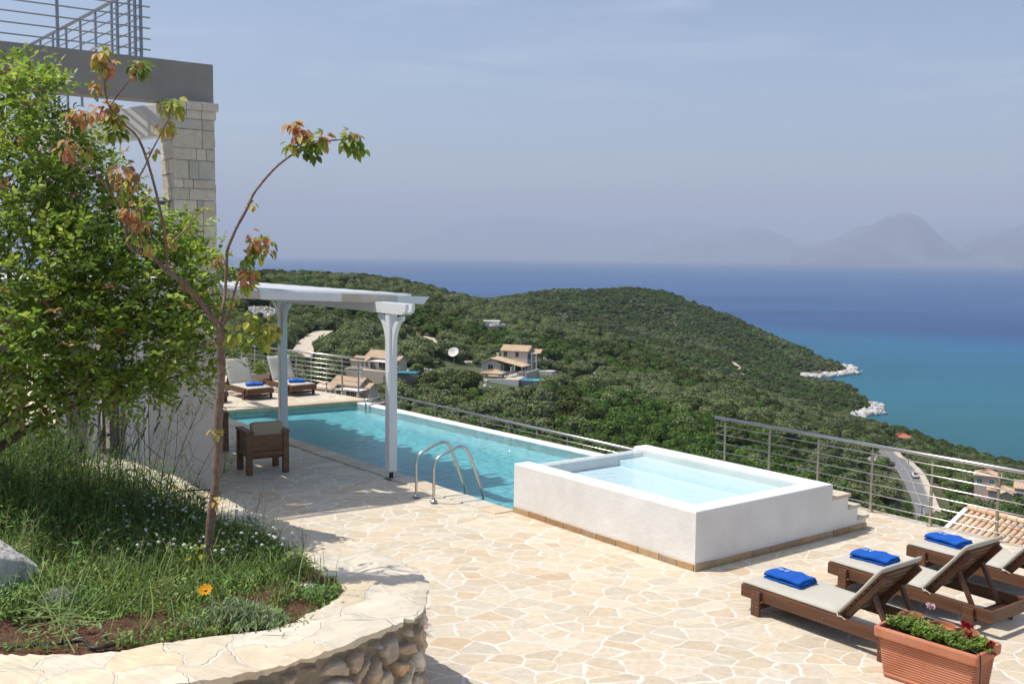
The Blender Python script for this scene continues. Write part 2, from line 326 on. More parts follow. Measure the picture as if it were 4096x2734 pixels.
def g1(x, y): return float(ground([x], [y])[0])
nq, nd = 330, 400
qs = np.linspace(-.85, .85, nq); ds = np.exp(np.linspace(math.log(24), math.log(2300), nd))
QQ, DD = np.meshgrid(qs, ds); XX = (QQ * DD).ravel(); YY = DD.ravel(); ZZ = ground(XX, YY)
idx = np.arange(nq * nd).reshape(nd, nq)
fc = np.stack([idx[:-1, :-1].ravel(), idx[:-1, 1:].ravel(), idx[1:, 1:].ravel(), idx[1:, :-1].ravel()], 1)
m_land = pmat('scrub_covered_ground', (.060, .085, .026), .95, var=.4, vs=.25, col2=(.11, .095, .05), v2s=.03, bump=1.0, bs=.5, bdist=.6)
me = npmesh('hillside', np.stack([XX, YY, ZZ], 1), fc)
tag(link('hillside', me, m_land, smooth=True), kind='structure')
# sea
m = bpy.data.materials.new('sea_water'); m.use_nodes = True; t = m.node_tree; b = t.nodes['Principled BSDF']; MATS['sea'] = m
g = N(t, 'ShaderNodeNewGeometry'); sp = N(t, 'ShaderNodeSeparateXYZ'); L(t, g.outputs['Position'], sp.inputs[0])
nzl = N(t, 'ShaderNodeTexNoise', i_Scale=.0016, i_Detail=4.0); L(t, g.outputs['Position'], nzl.inputs[0])
# shelf of shallow pale seabed beside the coast: its outer edge runs at about 1.7 to 2.2 km
ys = N(t, 'ShaderNodeMath', operation='MULTIPLY_ADD'); L(t, sp.outputs[0], ys.inputs[0]); ys.inputs[1].default_value = .62; L(t, sp.outputs[1], ys.inputs[2])
yn = N(t, 'ShaderNodeMath', operation='MULTIPLY_ADD'); L(t, nzl.outputs[0], yn.inputs[0]); yn.inputs[1].default_value = 420; L(t, ys.outputs[0], yn.inputs[2])
rp = N(t, 'ShaderNodeValToRGB'); mrr = N(t, 'ShaderNodeMapRange'); mrr.inputs[1].default_value = 900; mrr.inputs[2].default_value = 3400; L(t, yn.outputs[0], mrr.inputs[0]); L(t, mrr.outputs[0], rp.inputs[0])
e = rp.color_ramp.elements; e[0].position = 0; e[0].color = (.022, .105, .115, 1); e[1].position = 1; e[1].color = (.016, .070, .185, 1)
for p_, c_ in ((.22, (.010, .100, .150, 1)), (.50, (.010, .098, .195, 1)), (.68, (.011, .050, .150, 1))):
    x = e.new(p_); x.color = c_
pn = N(t, 'ShaderNodeTexNoise', i_Scale=.009, i_Detail=4.0, i_Roughness=.5); mpx = N(t, 'ShaderNodeMapping'); mpx.inputs['Scale'].default_value = (.45, 1.2, 1); L(t, g.outputs['Position'], mpx.inputs[0]); L(t, mpx.outputs[0], pn.inputs[0])
pr = N(t, 'ShaderNodeMapRange'); pr.inputs[1].default_value = .62; pr.inputs[2].default_value = .70; pr.inputs[4].default_value = .55; L(t, pn.outputs[0], pr.inputs[0])
near = N(t, 'ShaderNodeMapRange'); near.inputs[1].default_value = 1500; near.inputs[2].default_value = 1250; L(t, sp.outputs[1], near.inputs[0])
pm_ = N(t, 'ShaderNodeMath', operation='MULTIPLY'); L(t, pr.outputs[0], pm_.inputs[0]); L(t, near.outputs[0], pm_.inputs[1])
mk = N(t, 'ShaderNodeMix', data_type='RGBA'); mk.inputs[7].default_value = (.02, .045, .09, 1); L(t, pm_.outputs[0], mk.inputs[0]); L(t, rp.outputs[0], mk.inputs[6])
# wind streaks
ws = N(t, 'ShaderNodeTexNoise', i_Scale=.0011, i_Detail=6.0, i_Roughness=.6); mp3 = N(t, 'ShaderNodeMapping'); mp3.inputs['Scale'].default_value = (.25, 1.6, 1); L(t, g.outputs['Position'], mp3.inputs[0]); L(t, mp3.outputs[0], ws.inputs[0])
wr = N(t, 'ShaderNodeMapRange'); wr.inputs[1].default_value = .35; wr.inputs[2].default_value = .68; wr.inputs[3].default_value = .80; wr.inputs[4].default_value = 1.35; L(t, ws.outputs[0], wr.inputs[0])
sc = N(t, 'ShaderNodeVectorMath', operation='SCALE'); L(t, mk.outputs[2], sc.inputs[0]); L(t, wr.outputs[0], sc.inputs['Scale']); L(t, sc.outputs[0], b.inputs['Base Color'])
b.inputs['Roughness'].default_value = .35; b.inputs['Specular IOR Level'].default_value = .16; b.inputs['IOR'].default_value = 1.33
wv = N(t, 'ShaderNodeTexNoise', i_Scale=.35, i_Detail=5.0, i_Roughness=.6); L(t, g.outputs['Position'], wv.inputs[0])
bb = N(t, 'ShaderNodeBump'); bb.inputs['Strength'].default_value = 1.0; bb.inputs['Distance'].default_value = 1.2; L(t, wv.outputs[0], bb.inputs['Height']); L(t, bb.outputs[0], b.inputs['Normal'])
S = 62000
tag(MB().add([(-S, 200, SEA), (S, 200, SEA), (S, S, SEA), (-S, S, SEA)], [(0, 1, 2, 3)]).build('sea', m), kind='structure')
# far mountains across the water
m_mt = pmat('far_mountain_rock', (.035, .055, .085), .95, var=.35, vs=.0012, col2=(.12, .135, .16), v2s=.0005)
def range_(name, prof, d0, depth, sd):
    xs = np.linspace(prof[0][0], prof[-1][0], 260); pr = np.array(prof); hy = np.interp(xs, pr[:, 0], pr[:, 1]); ny = 40; v = []
    for j in range(ny):
        t_ = j / (ny - 1); d = d0 + depth * t_
        for i, x in enumerate(xs):
            p = gd(x, 1300, d); crest = gd(x, hy[i], d0 + depth * .6)
            ht = max(crest.z - SEA, 30); s_ = math.sin(min(t_ / .6, 1) * PI / 2) ** 1.25 if t_ < .6 else math.cos((t_ - .6) / .4 * PI / 2)
            v.append((p.x, p.y, ht * s_))
    v = np.array(v); rdg = 1 - np.abs(fbm(v[:, 0] / 2300 + sd, v[:, 1] / 2300, 6) * 3.4)
    amp = np.clip(v[:, 2] / 450, 0, 1) * 420
    v[:, 2] = np.maximum(v[:, 2] + (rdg - .75) * amp, -5) + SEA; v[:, 2] -= np.where(np.arange(len(v)) < len(xs), 12, 0)
    ix = np.arange(ny * len(xs)).reshape(ny, len(xs)); f_ = np.stack([ix[:-1, :-1].ravel(), ix[:-1, 1:].ravel(), ix[1:, 1:].ravel(), ix[1:, :-1].ravel()], 1)
    tag(link(name, npmesh(name, v, f_), m_mt, smooth=True), kind='structure')
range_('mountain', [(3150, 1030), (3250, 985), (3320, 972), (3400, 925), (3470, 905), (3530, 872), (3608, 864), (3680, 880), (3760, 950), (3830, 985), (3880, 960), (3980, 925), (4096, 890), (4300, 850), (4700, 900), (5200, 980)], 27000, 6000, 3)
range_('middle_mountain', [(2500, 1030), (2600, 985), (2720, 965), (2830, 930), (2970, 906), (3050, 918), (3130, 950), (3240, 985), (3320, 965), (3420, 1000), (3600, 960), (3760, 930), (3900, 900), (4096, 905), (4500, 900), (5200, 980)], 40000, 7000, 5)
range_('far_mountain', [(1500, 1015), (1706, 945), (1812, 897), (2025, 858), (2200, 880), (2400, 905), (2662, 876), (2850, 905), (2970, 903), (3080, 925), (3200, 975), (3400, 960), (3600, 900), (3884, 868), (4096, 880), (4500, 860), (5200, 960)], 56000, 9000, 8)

# ------------------------------------------------------------------ roads and tracks on the hill
def draped(name, pts, wd, mat, lift=.5, n=10, wd2=None):
    P = bez([gd(x, y, d) for x, y, d in pts], n); vs = []; fs = []
    for i, p in enumerate(P):
        d = (P[min(i + 1, len(P) - 1)] - P[max(i - 1, 0)]); d.z = 0; d.normalize(); s_ = Vector((d.y, -d.x, 0)); w_ = wd if wd2 is None else lerp(wd, wd2, i / (len(P) - 1))
        zc = g1(p.x, p.y) + lift
        for k in (-1, -.33, .33, 1):
            q = p + s_ * (w_ / 2 * k); vs.append((q.x, q.y, zc if lift > .6 and wd > 6.2 and wd < 9.5 else g1(q.x, q.y) + .35))
    for i in range(len(P) - 1):
        for k in range(3): a = i * 4 + k; fs.append((a, a + 1, a + 5, a + 4))
    o = link(name, npmesh(name, vs, fs), mat); return o, [Vector((v_[0], v_[1], v_[2])) for v_ in vs]
ROADS = []
def reg(P, r):
    for p in P: ROADS.append((p.x, p.y, r))
m_asph = pmat('asphalt', (.17, .17, .175), .9, var=.12, vs=.35)
m_line = pmat('road_paint', (.45, .45, .44), .8)
m_gravel = pmat('pale_gravel', (.50, .44, .35), .95, var=.12, vs=.5)
RP = [(3735, 2260, 262), (3722, 2150, 285), (3700, 2080, 303), (3675, 1990, 318), (3640, 1905, 338), (3600, 1850, 372), (3562, 1815, 415), (3535, 1795, 455)]
_, P1 = draped('gravel_verge', [(x + 14, y, d) for x, y, d in RP], 9, m_gravel, .75); tag(_, kind='structure'); reg(P1, 3.2)
road, P1 = draped('road', RP, 6.4, m_asph, .95); tag(road, kind='structure'); reg(P1, 1.5)
for off, nm in ((-2.9, 1), (2.9, 1), (0, 0)):
    pass
Pc = bez([gd(x, y, d) for x, y, d in RP], 10); vs = []; fs = []
for off in (-2.85, 2.85, 0.0):
    b0 = len(vs)
    for i, p in enumerate(Pc):
        d = (Pc[min(i + 1, len(Pc) - 1)] - Pc[max(i - 1, 0)]); d.z = 0; d.normalize(); s_ = Vector((d.y, -d.x, 0)); zc = g1(p.x, p.y) + 1.0
        for k in (-.06, .06): q = p + s_ * (off + k); vs.append((q.x, q.y, zc))
    for i in range(len(Pc) - 1): fs.append((b0 + 2 * i, b0 + 2 * i + 1, b0 + 2 * i + 3, b0 + 2 * i + 2))
tag(link('road_marking', npmesh('road_marking', vs, fs), m_line), kind='structure')
for nm, pts, wd in (('dirt_track', [(1205, 1470, 300), (1225, 1420, 330), (1262, 1390, 355), (1300, 1372, 380)], 6.5), ('dirt_track', [(1715, 1382, 400), (1760, 1412, 370), (1812, 1443, 345), (1850, 1462, 335)], 4.5), 
                    ('dirt_track', [(2930, 1470, 960), (2952, 1500, 930), (2975, 1535, 900)], 5), ('dirt_track', [(1880, 1455, 340), (1925, 1436, 350), (1960, 1425, 355)], 5)):
    o_, P1 = draped(nm, pts, wd, m_gravel, .9); tag(o_, kind='structure'); reg(P1, wd * .25)
m_meadow = pmat('dry_meadow_grass', (.20, .22, .07), .95, var=.25, vs=.2)
for pts, wd in (([(2310, 1280, 1010), (2325, 1300, 960), (2322, 1322, 920)], 16), ([(3400, 1905, 360), (3300, 1890, 370)], 12), ([(3060, 1685, 430), (3150, 1690, 420)], 10)):
    o_, P1 = draped('meadow', pts, wd, m_meadow, .9); tag(o_, kind='structure'); reg(P1, wd * .35)
# bare limestone screes
scree = []
def add_scree(pts, wd, n, sz=1.0):
    P = bez([gd(x, y, d) for x, y, d in pts], 8)
    for p in P: ROADS.append((p.x, p.y, wd * .40))
    for i in range(n):
        p = P[int(rng.integers(0, len(P)))]; scree.append((p.x + rng.normal() * wd * .3, p.y + rng.normal() * wd * .3, sz * (.22 + rng.random() ** 2 * .7)))
add_scree([(2165, 1415, 400), (2200, 1440, 380), (2230, 1462, 370), (2265, 1488, 360)], 9, 620, .6)
add_scree([(1010, 1245, 440), (1050, 1270, 425), (1085, 1290, 415)], 16, 900, .65)
add_scree([(2345, 1472, 400), (2375, 1485, 395)], 5, 50)
add_scree([(2470, 1505, 390), (2510, 1512, 388)], 5, 50)
add_scree([(2290, 1545, 350), (2310, 1560, 345)], 4, 35)
add_scree([(2375, 1320, 940), (2405, 1324, 930)], 10, 60, 1.6)
add_scree([(3462, 1830, 400), (3490, 1870, 370), (3510, 1915, 350)], 8, 360, .6)
add_scree([(1520, 1278, 470), (1580, 1300, 465)], 7, 110)
add_scree([(1390, 1285, 470), (1440, 1300, 460)], 5, 50)
add_scree([(1575, 1470, 300), (1690, 1478, 305)], 5, 120, .7)
add_scree([(1925, 1535, 300), (1950, 1550, 290)], 3, 40, .6)
add_scree([(2600, 1270, 1180), (2790, 1268, 1250)], 8, 20, 1.5)
def shore(pts, n, wd, sz):
    P = bez(pts, 10)
    for p in P: ROADS.append((p.x, p.y, wd * .55))
    for i in range(n):
        p = P[int(rng.integers(0, len(P)))]; s_ = sz * (.5 + rng.random() ** 2 * 1.3); scree.append((p.x + rng.normal() * wd * .33, p.y + rng.normal() * wd * .33, s_))
def sp_(x, y): return gz(x, y, SEA + 1)
shore([sp_(3222, 1506), sp_(3270, 1505), sp_(3330, 1500), sp_(3375, 1495), sp_(3412, 1487), sp_(3396, 1468)], 520, 9, 2.4)
shore([sp_(3412, 1682), sp_(3425, 1670), sp_(3450, 1655), sp_(3480, 1650), sp_(3508, 1632), sp_(3490, 1614)], 560, 8, 1.9)
ICO = None
def ico():
    t_ = (1 + 5 ** .5) / 2; v = np.array([(-1, t_, 0), (1, t_, 0), (-1, -t_, 0), (1, -t_, 0), (0, -1, t_), (0, 1, t_), (0, -1, -t_), (0, 1, -t_), (t_, 0, -1), (t_, 0, 1), (-t_, 0, -1), (-t_, 0, 1)], float)
    v /= np.linalg.norm(v[0]); f = [(0, 11, 5), (0, 5, 1), (0, 1, 7), (0, 7, 10), (0, 10, 11), (1, 5, 9), (5, 11, 4), (11, 10, 2), (10, 7, 6), (7, 1, 8), (3, 9, 4), (3, 4, 2), (3, 2, 6), (3, 6, 8), (3, 8, 9), (4, 9, 5), (2, 4, 11), (6, 2, 10), (8, 6, 7), (9, 8, 1)]
    return v, np.array(f)
IV, IF = ico()
def subdiv(v, f):
    v = list(map(tuple, v)); ch = {}; nf = []
    def mid(a, b):
        k = (min(a, b), max(a, b))
        if k not in ch:
            p = (np.array(v[a]) + np.array(v[b])) / 2; p /= np.linalg.norm(p); ch[k] = len(v); v.append(tuple(p))
        return ch[k]
    for a, b, c in f: x, y, z = mid(a, b), mid(b, c), mid(c, a); nf += [(a, x, z), (b, y, x), (c, z, y), (x, y, z)]
    return np.array(v), np.array(nf)
IV2, IF2 = subdiv(IV, IF); IV3, IF3 = subdiv(IV2, IF2)
def rocks_mesh(name, lst, mat, zf):
    vs = []; fs = []; cs = []; n = 0
    for (x, y, s_) in lst:
        a = rng.random() * 6.3; sc_ = np.array([s_ * (.8 + rng.random() * .7), s_ * (.6 + rng.random() * .5), s_ * (.5 + rng.random() * .6)])
        v = IV * (1 + rng.normal(size=(12, 1)) * .18) * sc_; ca, sa = math.cos(a), math.sin(a); v = np.stack([v[:, 0] * ca - v[:, 1] * sa, v[:, 0] * sa + v[:, 1] * ca, v[:, 2]], 1)
        vs.append(v + np.array([x, y, zf(x, y)])); fs.append(IF + n); n += 12; c_ = .36 + rng.random() * .2; cs.append(np.tile([c_, c_ * .97, c_ * .92], (12, 1)))
    return npmesh(name, np.concatenate(vs), np.concatenate(fs), col=np.concatenate(cs))
sz_ = ground([s_[0] for s_ in scree], [s_[1] for s_ in scree]); zd = {(s_[0], s_[1]): max(z_, SEA) + .35 * s_[2] for s_, z_ in zip(scree, sz_)}
sc_obj = link('limestone_boulders', rocks_mesh('limestone_boulders', scree, m_rock, lambda x, y: zd[(x, y)]), m_rock)
tag(sc_obj, 'white limestone boulders strewn down the slopes and along the shore', 'rocks', kind='stuff')
# ------------------------------------------------------------------ houses on the hillside
m_roof = pmat('clay_roof_tiles', (.47, .34, .21), .85, attr=True, var=.22, vs=1.6)
m_hwall = pmat('pale_house_render', (.50, .47, .42), .85, var=.06, vs=1.0)
m_hstone = pmat('pale_rubble_house_wall', (.46, .40, .32), .9, var=.30, vs=2.2, bump=1, bs=3, bdist=.1)
m_pink = pmat('pink_render', (.58, .44, .42), .85, var=.05, vs=1)
m_wwall = pmat('white_house_render', (.68, .66, .62), .85, var=.05, vs=1)
m_glass = pmat('dark_window_glass', (.03, .035, .04), .12)
m_teal = pmat('teal_shutter', (.05, .22, .24), .6)
m_hpool = pmat('house_pool_water', (.05, .38, .48), .12, var=.05, vs=2)
m_orange = pmat('orange_roof_tiles', (.50, .17, .09), .85, var=.2, vs=2)
def rnd_roofcol(): k = .85 + random.random() * .35; return (.50 * k, .37 * k, .24 * k)
def gable_w(mb, x0, x1, y0, y1, z0, z1, h, ax):
    mb.box(x0, x1, y0, y1, z0, z1)
    if ax == 'x':
        ym = (y0 + y1) / 2
        for x in (x0, x1): mb.add([(x, y0, z1), (x, y1, z1), (x, ym, z1 + h)], [(0, 1, 2)] if x == x1 else [(2, 1, 0)])
    elif ax == 'y':
        xm = (x0 + x1) / 2
        for y in (y0, y1): mb.add([(x0, y, z1), (x1, y, z1), (xm, y, z1 + h)], [(0, 1, 2)] if y == y0 else [(2, 1, 0)])
def tiled(mb, A, B, Cc, D, pitch=.5, amp=.07, th=.15, rows=None):
    """corrugated tiled slope: A-B the eave, D-C the ridge; real waves with slight colour change per row"""
    A, B, Cc, D = map(Vector, (A, B, Cc, D)); n = max(2, int((B - A).length / pitch) * 4); nr = (B - A).cross(D - A).normalized()
    rows = rows or 6; vs = []; cs = []; fs = []
    for j in range(rows + 1):
        v_ = j / rows
        for i in range(n + 1):
            u_ = i / n; p = A.lerp(B, u_).lerp(D.lerp(Cc, u_), v_); p = p + nr * (amp * math.sin(i * PI / 2) + .02); vs.append(p)
    for j in range(rows):
        for i in range(n): a = j * (n + 1) + i; fs.append((a, a + 1, a + n + 2, a + n + 1))
    b0 = len(mb.v); mb.add(vs, fs)
    for k in range(b0, len(mb.v)): mb.c[k] = rnd_roofcol()
    k = (.42, .33, .22); mb.add([A - Z * th, B - Z * th, Cc - Z * th, D - Z * th, A, B, Cc, D], [(3, 2, 1, 0), (0, 1, 5, 4), (1, 2, 6, 5), (2, 3, 7, 6), (3, 0, 4, 7)], 0, k)
def gable_r(mb, x0, x1, y0, y1, z1, h, ax, ov=.4, **k):
    if ax == 'x':
        ym = (y0 + y1) / 2; dz = h * ov / (ym - y0)
        tiled(mb, (x0 - ov, y0 - ov, z1 - dz), (x1 + ov, y0 - ov, z1 - dz), (x1 + ov, ym, z1 + h), (x0 - ov, ym, z1 + h), **k)
        tiled(mb, (x1 + ov, y1 + ov, z1 - dz), (x0 - ov, y1 + ov, z1 - dz), (x0 - ov, ym, z1 + h), (x1 + ov, ym, z1 + h), **k)
    else:
        xm = (x0 + x1) / 2; dz = h * ov / (xm - x0)
        tiled(mb, (x1 + ov, y0 - ov, z1 - dz), (x1 + ov, y1 + ov, z1 - dz), (xm, y1 + ov, z1 + h), (xm, y0 - ov, z1 + h), **k)
        tiled(mb, (x0 - ov, y1 + ov, z1 - dz), (x0 - ov, y0 - ov, z1 - dz), (xm, y0 - ov, z1 + h), (xm, y1 + ov, z1 + h), **k)
def hip_r(mb, x0, x1, y0, y1, z1, h, ov=.3, rg=.5):
    a = (x0 - ov, y0 - ov, z1); b_ = (x1 + ov, y0 - ov, z1); c_ = (x1 + ov, y1 + ov, z1); d_ = (x0 - ov, y1 + ov, z1); xm = (x0 + x1) / 2; ym = (y0 + y1) / 2
    p = (xm - rg, ym, z1 + h); q = (xm + rg, ym, z1 + h); r_ = (xm + rg + .01, ym, z1 + h); s_ = (xm - rg - .01, ym, z1 + h)
    tiled(mb, a, b_, q, p); tiled(mb, b_, c_, r_, q); tiled(mb, c_, d_, p, q); tiled(mb, d_, a, p, s_)
def opening(root, name, x0, x1, z0, z1, y, ax='y', sg=-1, frame=m_hwall, pane=m_glass, fr=.12):
    """window as frame (proud of the wall) with a recessed pane as its sub-part"""
    f_ = MB(); g_ = MB(); o = .05 * sg
    def bx(mb, a0, a1, c0, c1, d0, d1):
        d0, d1 = min(d0, d1), max(d0, d1)
        if ax == 'y': mb.box(a0, a1, y + d0, y + d1, c0, c1)
        else: mb.box(y + d0, y + d1, a0, a1, c0, c1)
    bx(f_, x0 - fr, x0, z0 - fr, z1 + fr, -o, o); bx(f_, x1, x1 + fr, z0 - fr, z1 + fr, -o, o); bx(f_, x0, x1, z0 - fr, z0, -o, o); bx(f_, x0, x1, z1, z1 + fr, -o, o)
    bx(f_, (x0 + x1) / 2 - .04, (x0 + x1) / 2 + .04, z0, z1, -o * .8, o * .8)
    bx(g_, x0, x1, z0, z1, -o * .5, o * .5)
    fo = f_.build(name, frame, root); g_.build('pane', pane, fo); return fo
def keepout(p, r): ROADS.append((p.x, p.y, r * .72))
# two-storey villa with satellite dish
pA = gd(2012, 1479, 318); hA = empty('villa', pA, R(-22), 'two storey pale grey villa with tiled roofs and a columned veranda, above its own pool', 'house'); keepout(pA, 16)
W = MB(); gable_w(W, -1.5, 7.5, 2, 8, -3, 6.3, 1.5, 'x'); gable_w(W, -5.6, 1.0, -4.5, 2.0, -3, 2.6, 1.5, 'y'); W.box(1.0, 8.0, -3.4, 2.0, -3, 0.1); W.build('wall', m_hwall, hA)
Rf = MB(); gable_r(Rf, -1.5, 7.5, 2, 8, 6.3, 1.5, 'x'); rf = Rf.build('roof', m_roof, hA)
Rf = MB(); tiled(Rf, (8.6, -5.0, 1.9), (8.6, 2.2, 1.9), (-2.3, 2.2, 4.15), (-2.3, -5.0, 4.15), rows=10); tiled(Rf, (-6.1, 2.2, 2.45), (-6.1, -5.0, 2.45), (-2.3, -5.0, 4.15), (-2.3, 2.2, 4.15)); Rf.build('roof', m_roof, hA)
Rf = MB(); gable_r(Rf, 6.0, 10.5, 5, 9, 5.6, 1.0, 'x'); Rf.build('roof', m_roof, hA)
for x in (-.6, 3.4): opening(hA, 'window', x, x + 1.1, 4.2, 5.7, 2, frame=m_hstone)
opening(hA, 'window', -3.2, -1.6, .2, 2.0, -4.5); opening(hA, 'balcony_door', 2.6, 5.5, 3.6, 5.8, 7.5, ax='x', sg=1)
for k in range(3): opening(hA, 'veranda_door', 1.5 + k * 2.1, 3.1 + k * 2.1, .3, 2.0, 2.0)
for x, y in ((1.4, -3.2), (4.6, -3.2), (7.8, -3.2), (7.8, -.6)): MB().lathe([(.24, .1), (.24, .35), (.17, .4), (.17, 1.55), (.26, 1.7), (.26, 1.95)], (x, y, 0), 10).build('column', m_wwall, hA, smooth=True)
for x in (8.6, 10.2): MB().lathe([(.22, -3), (.22, 5.4)], (x, 3, 0), 8).build('column', m_wwall, hA)
MB().box(7.5, 10.4, 2.6, 7, 2.9, 3.1).box(7.5, 10.4, 2.6, 7, 5.35, 5.5).build('balcony', m_hwall, hA); 
bl = MB()
for i in range(24): bl.box(1.4 + i * .27, 1.46 + i * .27, -3.35, -3.29, .1, .85)
bl.box(1.3, 7.9, -3.38, -3.26, .85, .92).build('balustrade', m_dark, hA)
MB().box(-2.9, -2.3, 1.5, 2.1, 2.6, 5.0).box(-3.0, -2.2, 1.4, 2.2, 5.0, 5.2).build('chimney', m_wwall, hA)
st_ = MB()
for k in range(14): st_.box(8.8, 10.6, -3 - k * .35, -2.65 - k * .35, -3.4, -.2 - k * .19)
st_.build('outside_stair', m_hstone, hA); MB().box(8.3, 8.7, -8, 2, -4, .6).box(10.7, 11.1, -8, 4, -4, .6).box(8.7, 16, 2, 6, -4, .1).build('garden_wall', m_hwall, hA)
# pool terrace of the villa with gazebo
pT = gd(1995, 1545, 297); tA = empty('pool_terrace', pT, R(-14), 'cream walled pool terrace below the two storey villa', 'terrace'); keepout(pT, 12); keepout(pT + Vector((7, 1, 0)), 9); keepout(pT + Vector((4, 7, 0)), 9)
MB().box(-5.4, 6, 0, 9, -2, 2.1).build('retaining_wall', m_wwall, tA); MB().prism([(5.8, 1.4), (11.2, .6), (14.5, 4.4), (12, 7), (5.8, 6.5)], -1.5, 1.9).build('pool_basin', m_greydoor, tA)
MB().prism([(6.1, 1.8), (11.1, .95), (14.0, 4.4), (11.9, 6.6), (6.1, 6.2)], 1.91, 2.0).build('pool_water', m_hpool, tA)
MB().box(-5.4, 6, -.01, 9.01, 2.101, 2.2).build('paving', m_gravel, tA)
pG = gd(1966, 1547, 299) + Z * 2.2; gA = empty('gazebo', pG, R(-14), 'open tiled gazebo on four pillars beside the small pool', 'gazebo')
for x, y in ((0, 0), (5.2, 0), (0, 4), (5.2, 4)): MB().box(x - 3.1, x - 2.5, y, y + .5, 0, 1.9).build('pillar', m_hstone, gA)
Rf = MB(); hip_r(Rf, -3.2, 2.9, -.1, 4.7, 1.9, 1.05, .4, .8); Rf.build('roof', m_roof, gA)
for i, (x, y, lab) in enumerate(((2044, 1497, 'left'), (2058, 1493, 'right'))):
    p = gd(x, y, 305); o = empty('closed_parasol', p, 0, 'folded cream parasol, %s of the pair by the villa pool' % lab, 'parasol', 'folded parasols by the villa pool')
    MB().tube([(0, 0, -.3), (0, 0, 2.6)], .04, 6).build('pole', m_whitepaint, o); MB().lathe([(.05, 2.55), (.22, 2.1), (.2, 1.5), (.28, 1.05), (.02, 1.0)], k=8).build('canopy', m_cush, o)
for i in range(4):
    p = gd(2020 + i * 9, 1512 - i * 2, 302); tag(MB().obox(p, (.6, -.3, 0), (.9, 1.6, 0), (0, 0, .3)).obox(p + Vector((.9, 1.5, .3)), (.6, -.3, 0), (.3, .6, .5), (0, 0, .1)).build('sun_lounger', m_cush), 'tiny dark sun lounger in the row beside the villa pool', 'sun lounger', 'loungers by the villa pool')
# satellite dish
pD = gd(1815, 1425, 325); dh = empty('satellite_dish', pD, 0, 'large white satellite dish standing among the trees left of the villa', 'satellite dish'); keepout(pD, 4)
dd = MB(); prof = [(r_ * 1.8 / 8, (r_ / 8) ** 2 * .48) for r_ in range(0, 9)]; dd.lathe(prof, k=28); do = dd.build('reflector', m_wwall, dh, smooth=True)
sm = do.modifiers.new('solid', 'SOLIDIFY'); sm.thickness = .08
do.location = (0, 0, 1.2); do.rotation_euler = Vector((-.25, -.75, .62)).to_track_quat('Z', 'Y').to_euler()
MB().tube([(0, .3, -4), (0, .3, 1.2)], .18, 8).build('mast', m_galv, dh)
MB().tube([(0, 0, 1.2), (-.5, -1.4, 2.5)], .05, 6).build('feed_arm', m_galv, dh)
# stone villa behind the pergola post, and its lower twin
def stone_villa(px_, py_, d, rz, lab, sc=1.0):
    p = gd(px_, py_, d); h = empty('stone_house', p, rz, lab, 'house'); h.scale = (sc,) * 3; keepout(p, 13)
    W = MB(); gable_w(W, -6, 4, 0, 6.5, -4, 3.4, 1.9, 'x'); gable_w(W, -9.5, -3.5, -3, 3, -4, 2.2, 1.2, 'x'); gable_w(W, 4, 6.5, 1.5, 5.5, -4, 2.8, 1.1, 'x'); W.build('wall', m_hstone, h)
    Rf = MB(); gable_r(Rf, -6, 4, 0, 6.5, 3.4, 1.9, 'x', rows=8); Rf.build('roof', m_roof, h)
    Rf = MB(); gable_r(Rf, -9.5, -3.5, -3, 3, 2.2, 1.2, 'x', rows=8); Rf.build('roof', m_roof, h)
    Rf = MB(); gable_r(Rf, 4, 6.5, 1.5, 5.5, 2.8, 1.1, 'x'); Rf.build('roof', m_roof, h)
    MB().box(1.0, 1.7, 3.6, 4.2, 4, 6.2).box(.9, 1.8, 3.5, 4.3, 6.2, 6.35).box(.95, 1.75, 3.55, 4.25, 6.6, 6.75).build('chimney', m_wwall, h)
    MB().box(-.8, 7.2, -4.6, 0, 2.35, 2.55).build('awning', m_wwall, h)
    for x in (-.5, 6.9): MB().tube([(x, -4.4, -1), (x, -4.4, 2.35)], .12, 6).build('post', m_wwall, h)
    for x in (-5.1, -3.2): opening(h, 'window', x, x + .9, .2, 2.1, -3, frame=m_wwall)
    opening(h, 'window', 2.7, 3.3, 3.6, 4.4, 4, ax='x', sg=1, frame=m_hstone)
    for k in range(3): opening(h, 'glass_door', -.4 + k * 1.6, .8 + k * 1.6, 0, 2.1, 0)
    MB().box(-9.5, 8.6, -6.4, -3.1, -5, -.2).box(6.5, 10.5, -6.4, 6, -5, -1.2).build('terrace_wall', m_hstone, h)
    MB().box(-7.5, -2, -6.5, -6.3, -.2, .5).build('parapet', m_wwall, h)
    return h
stone_villa(1520, 1470, 292, R(-32), 'pale stone villa with a chimney, half behind the near pergola post', .92)
stone_villa(1390, 1585, 245, R(-30), 'lower stone house seen through the far deck railing, white awning on its right', .88)
p = gd(1608, 1491, 285); MB_ = MB().obox(p - Vector((4, 1, 0)), (8, -1, 0), (1.2, 4.5, 0), (0, 0, .25)); tag(MB_.build('garden_pool', m_hpool), 'small turquoise pool just right of the near pergola post', 'pool'); keepout(p, 6); keepout(p - Vector((0, 6, 0)), 5)
# round white roof terrace
p = gd(1988, 1303, 452); o = empty('white_roof_terrace', p, 0, 'white flat roofed building with a rounded balcony among the trees', 'house'); keepout(p, 6); keepout(p - Vector((1, 7, 0)), 6)
MB().lathe([(0, 0), (3.8, 0), (3.8, .9), (3.6, .9), (3.6, .3), (0, .3)], k=24).build('round_balcony', m_wwall, o); MB().box(-5.5, 1, -1, 4, -3, 2.0).box(-6.2, 1.5, -1.4, 4.4, 2.0, 2.25).build('wall', m_wwall, o)
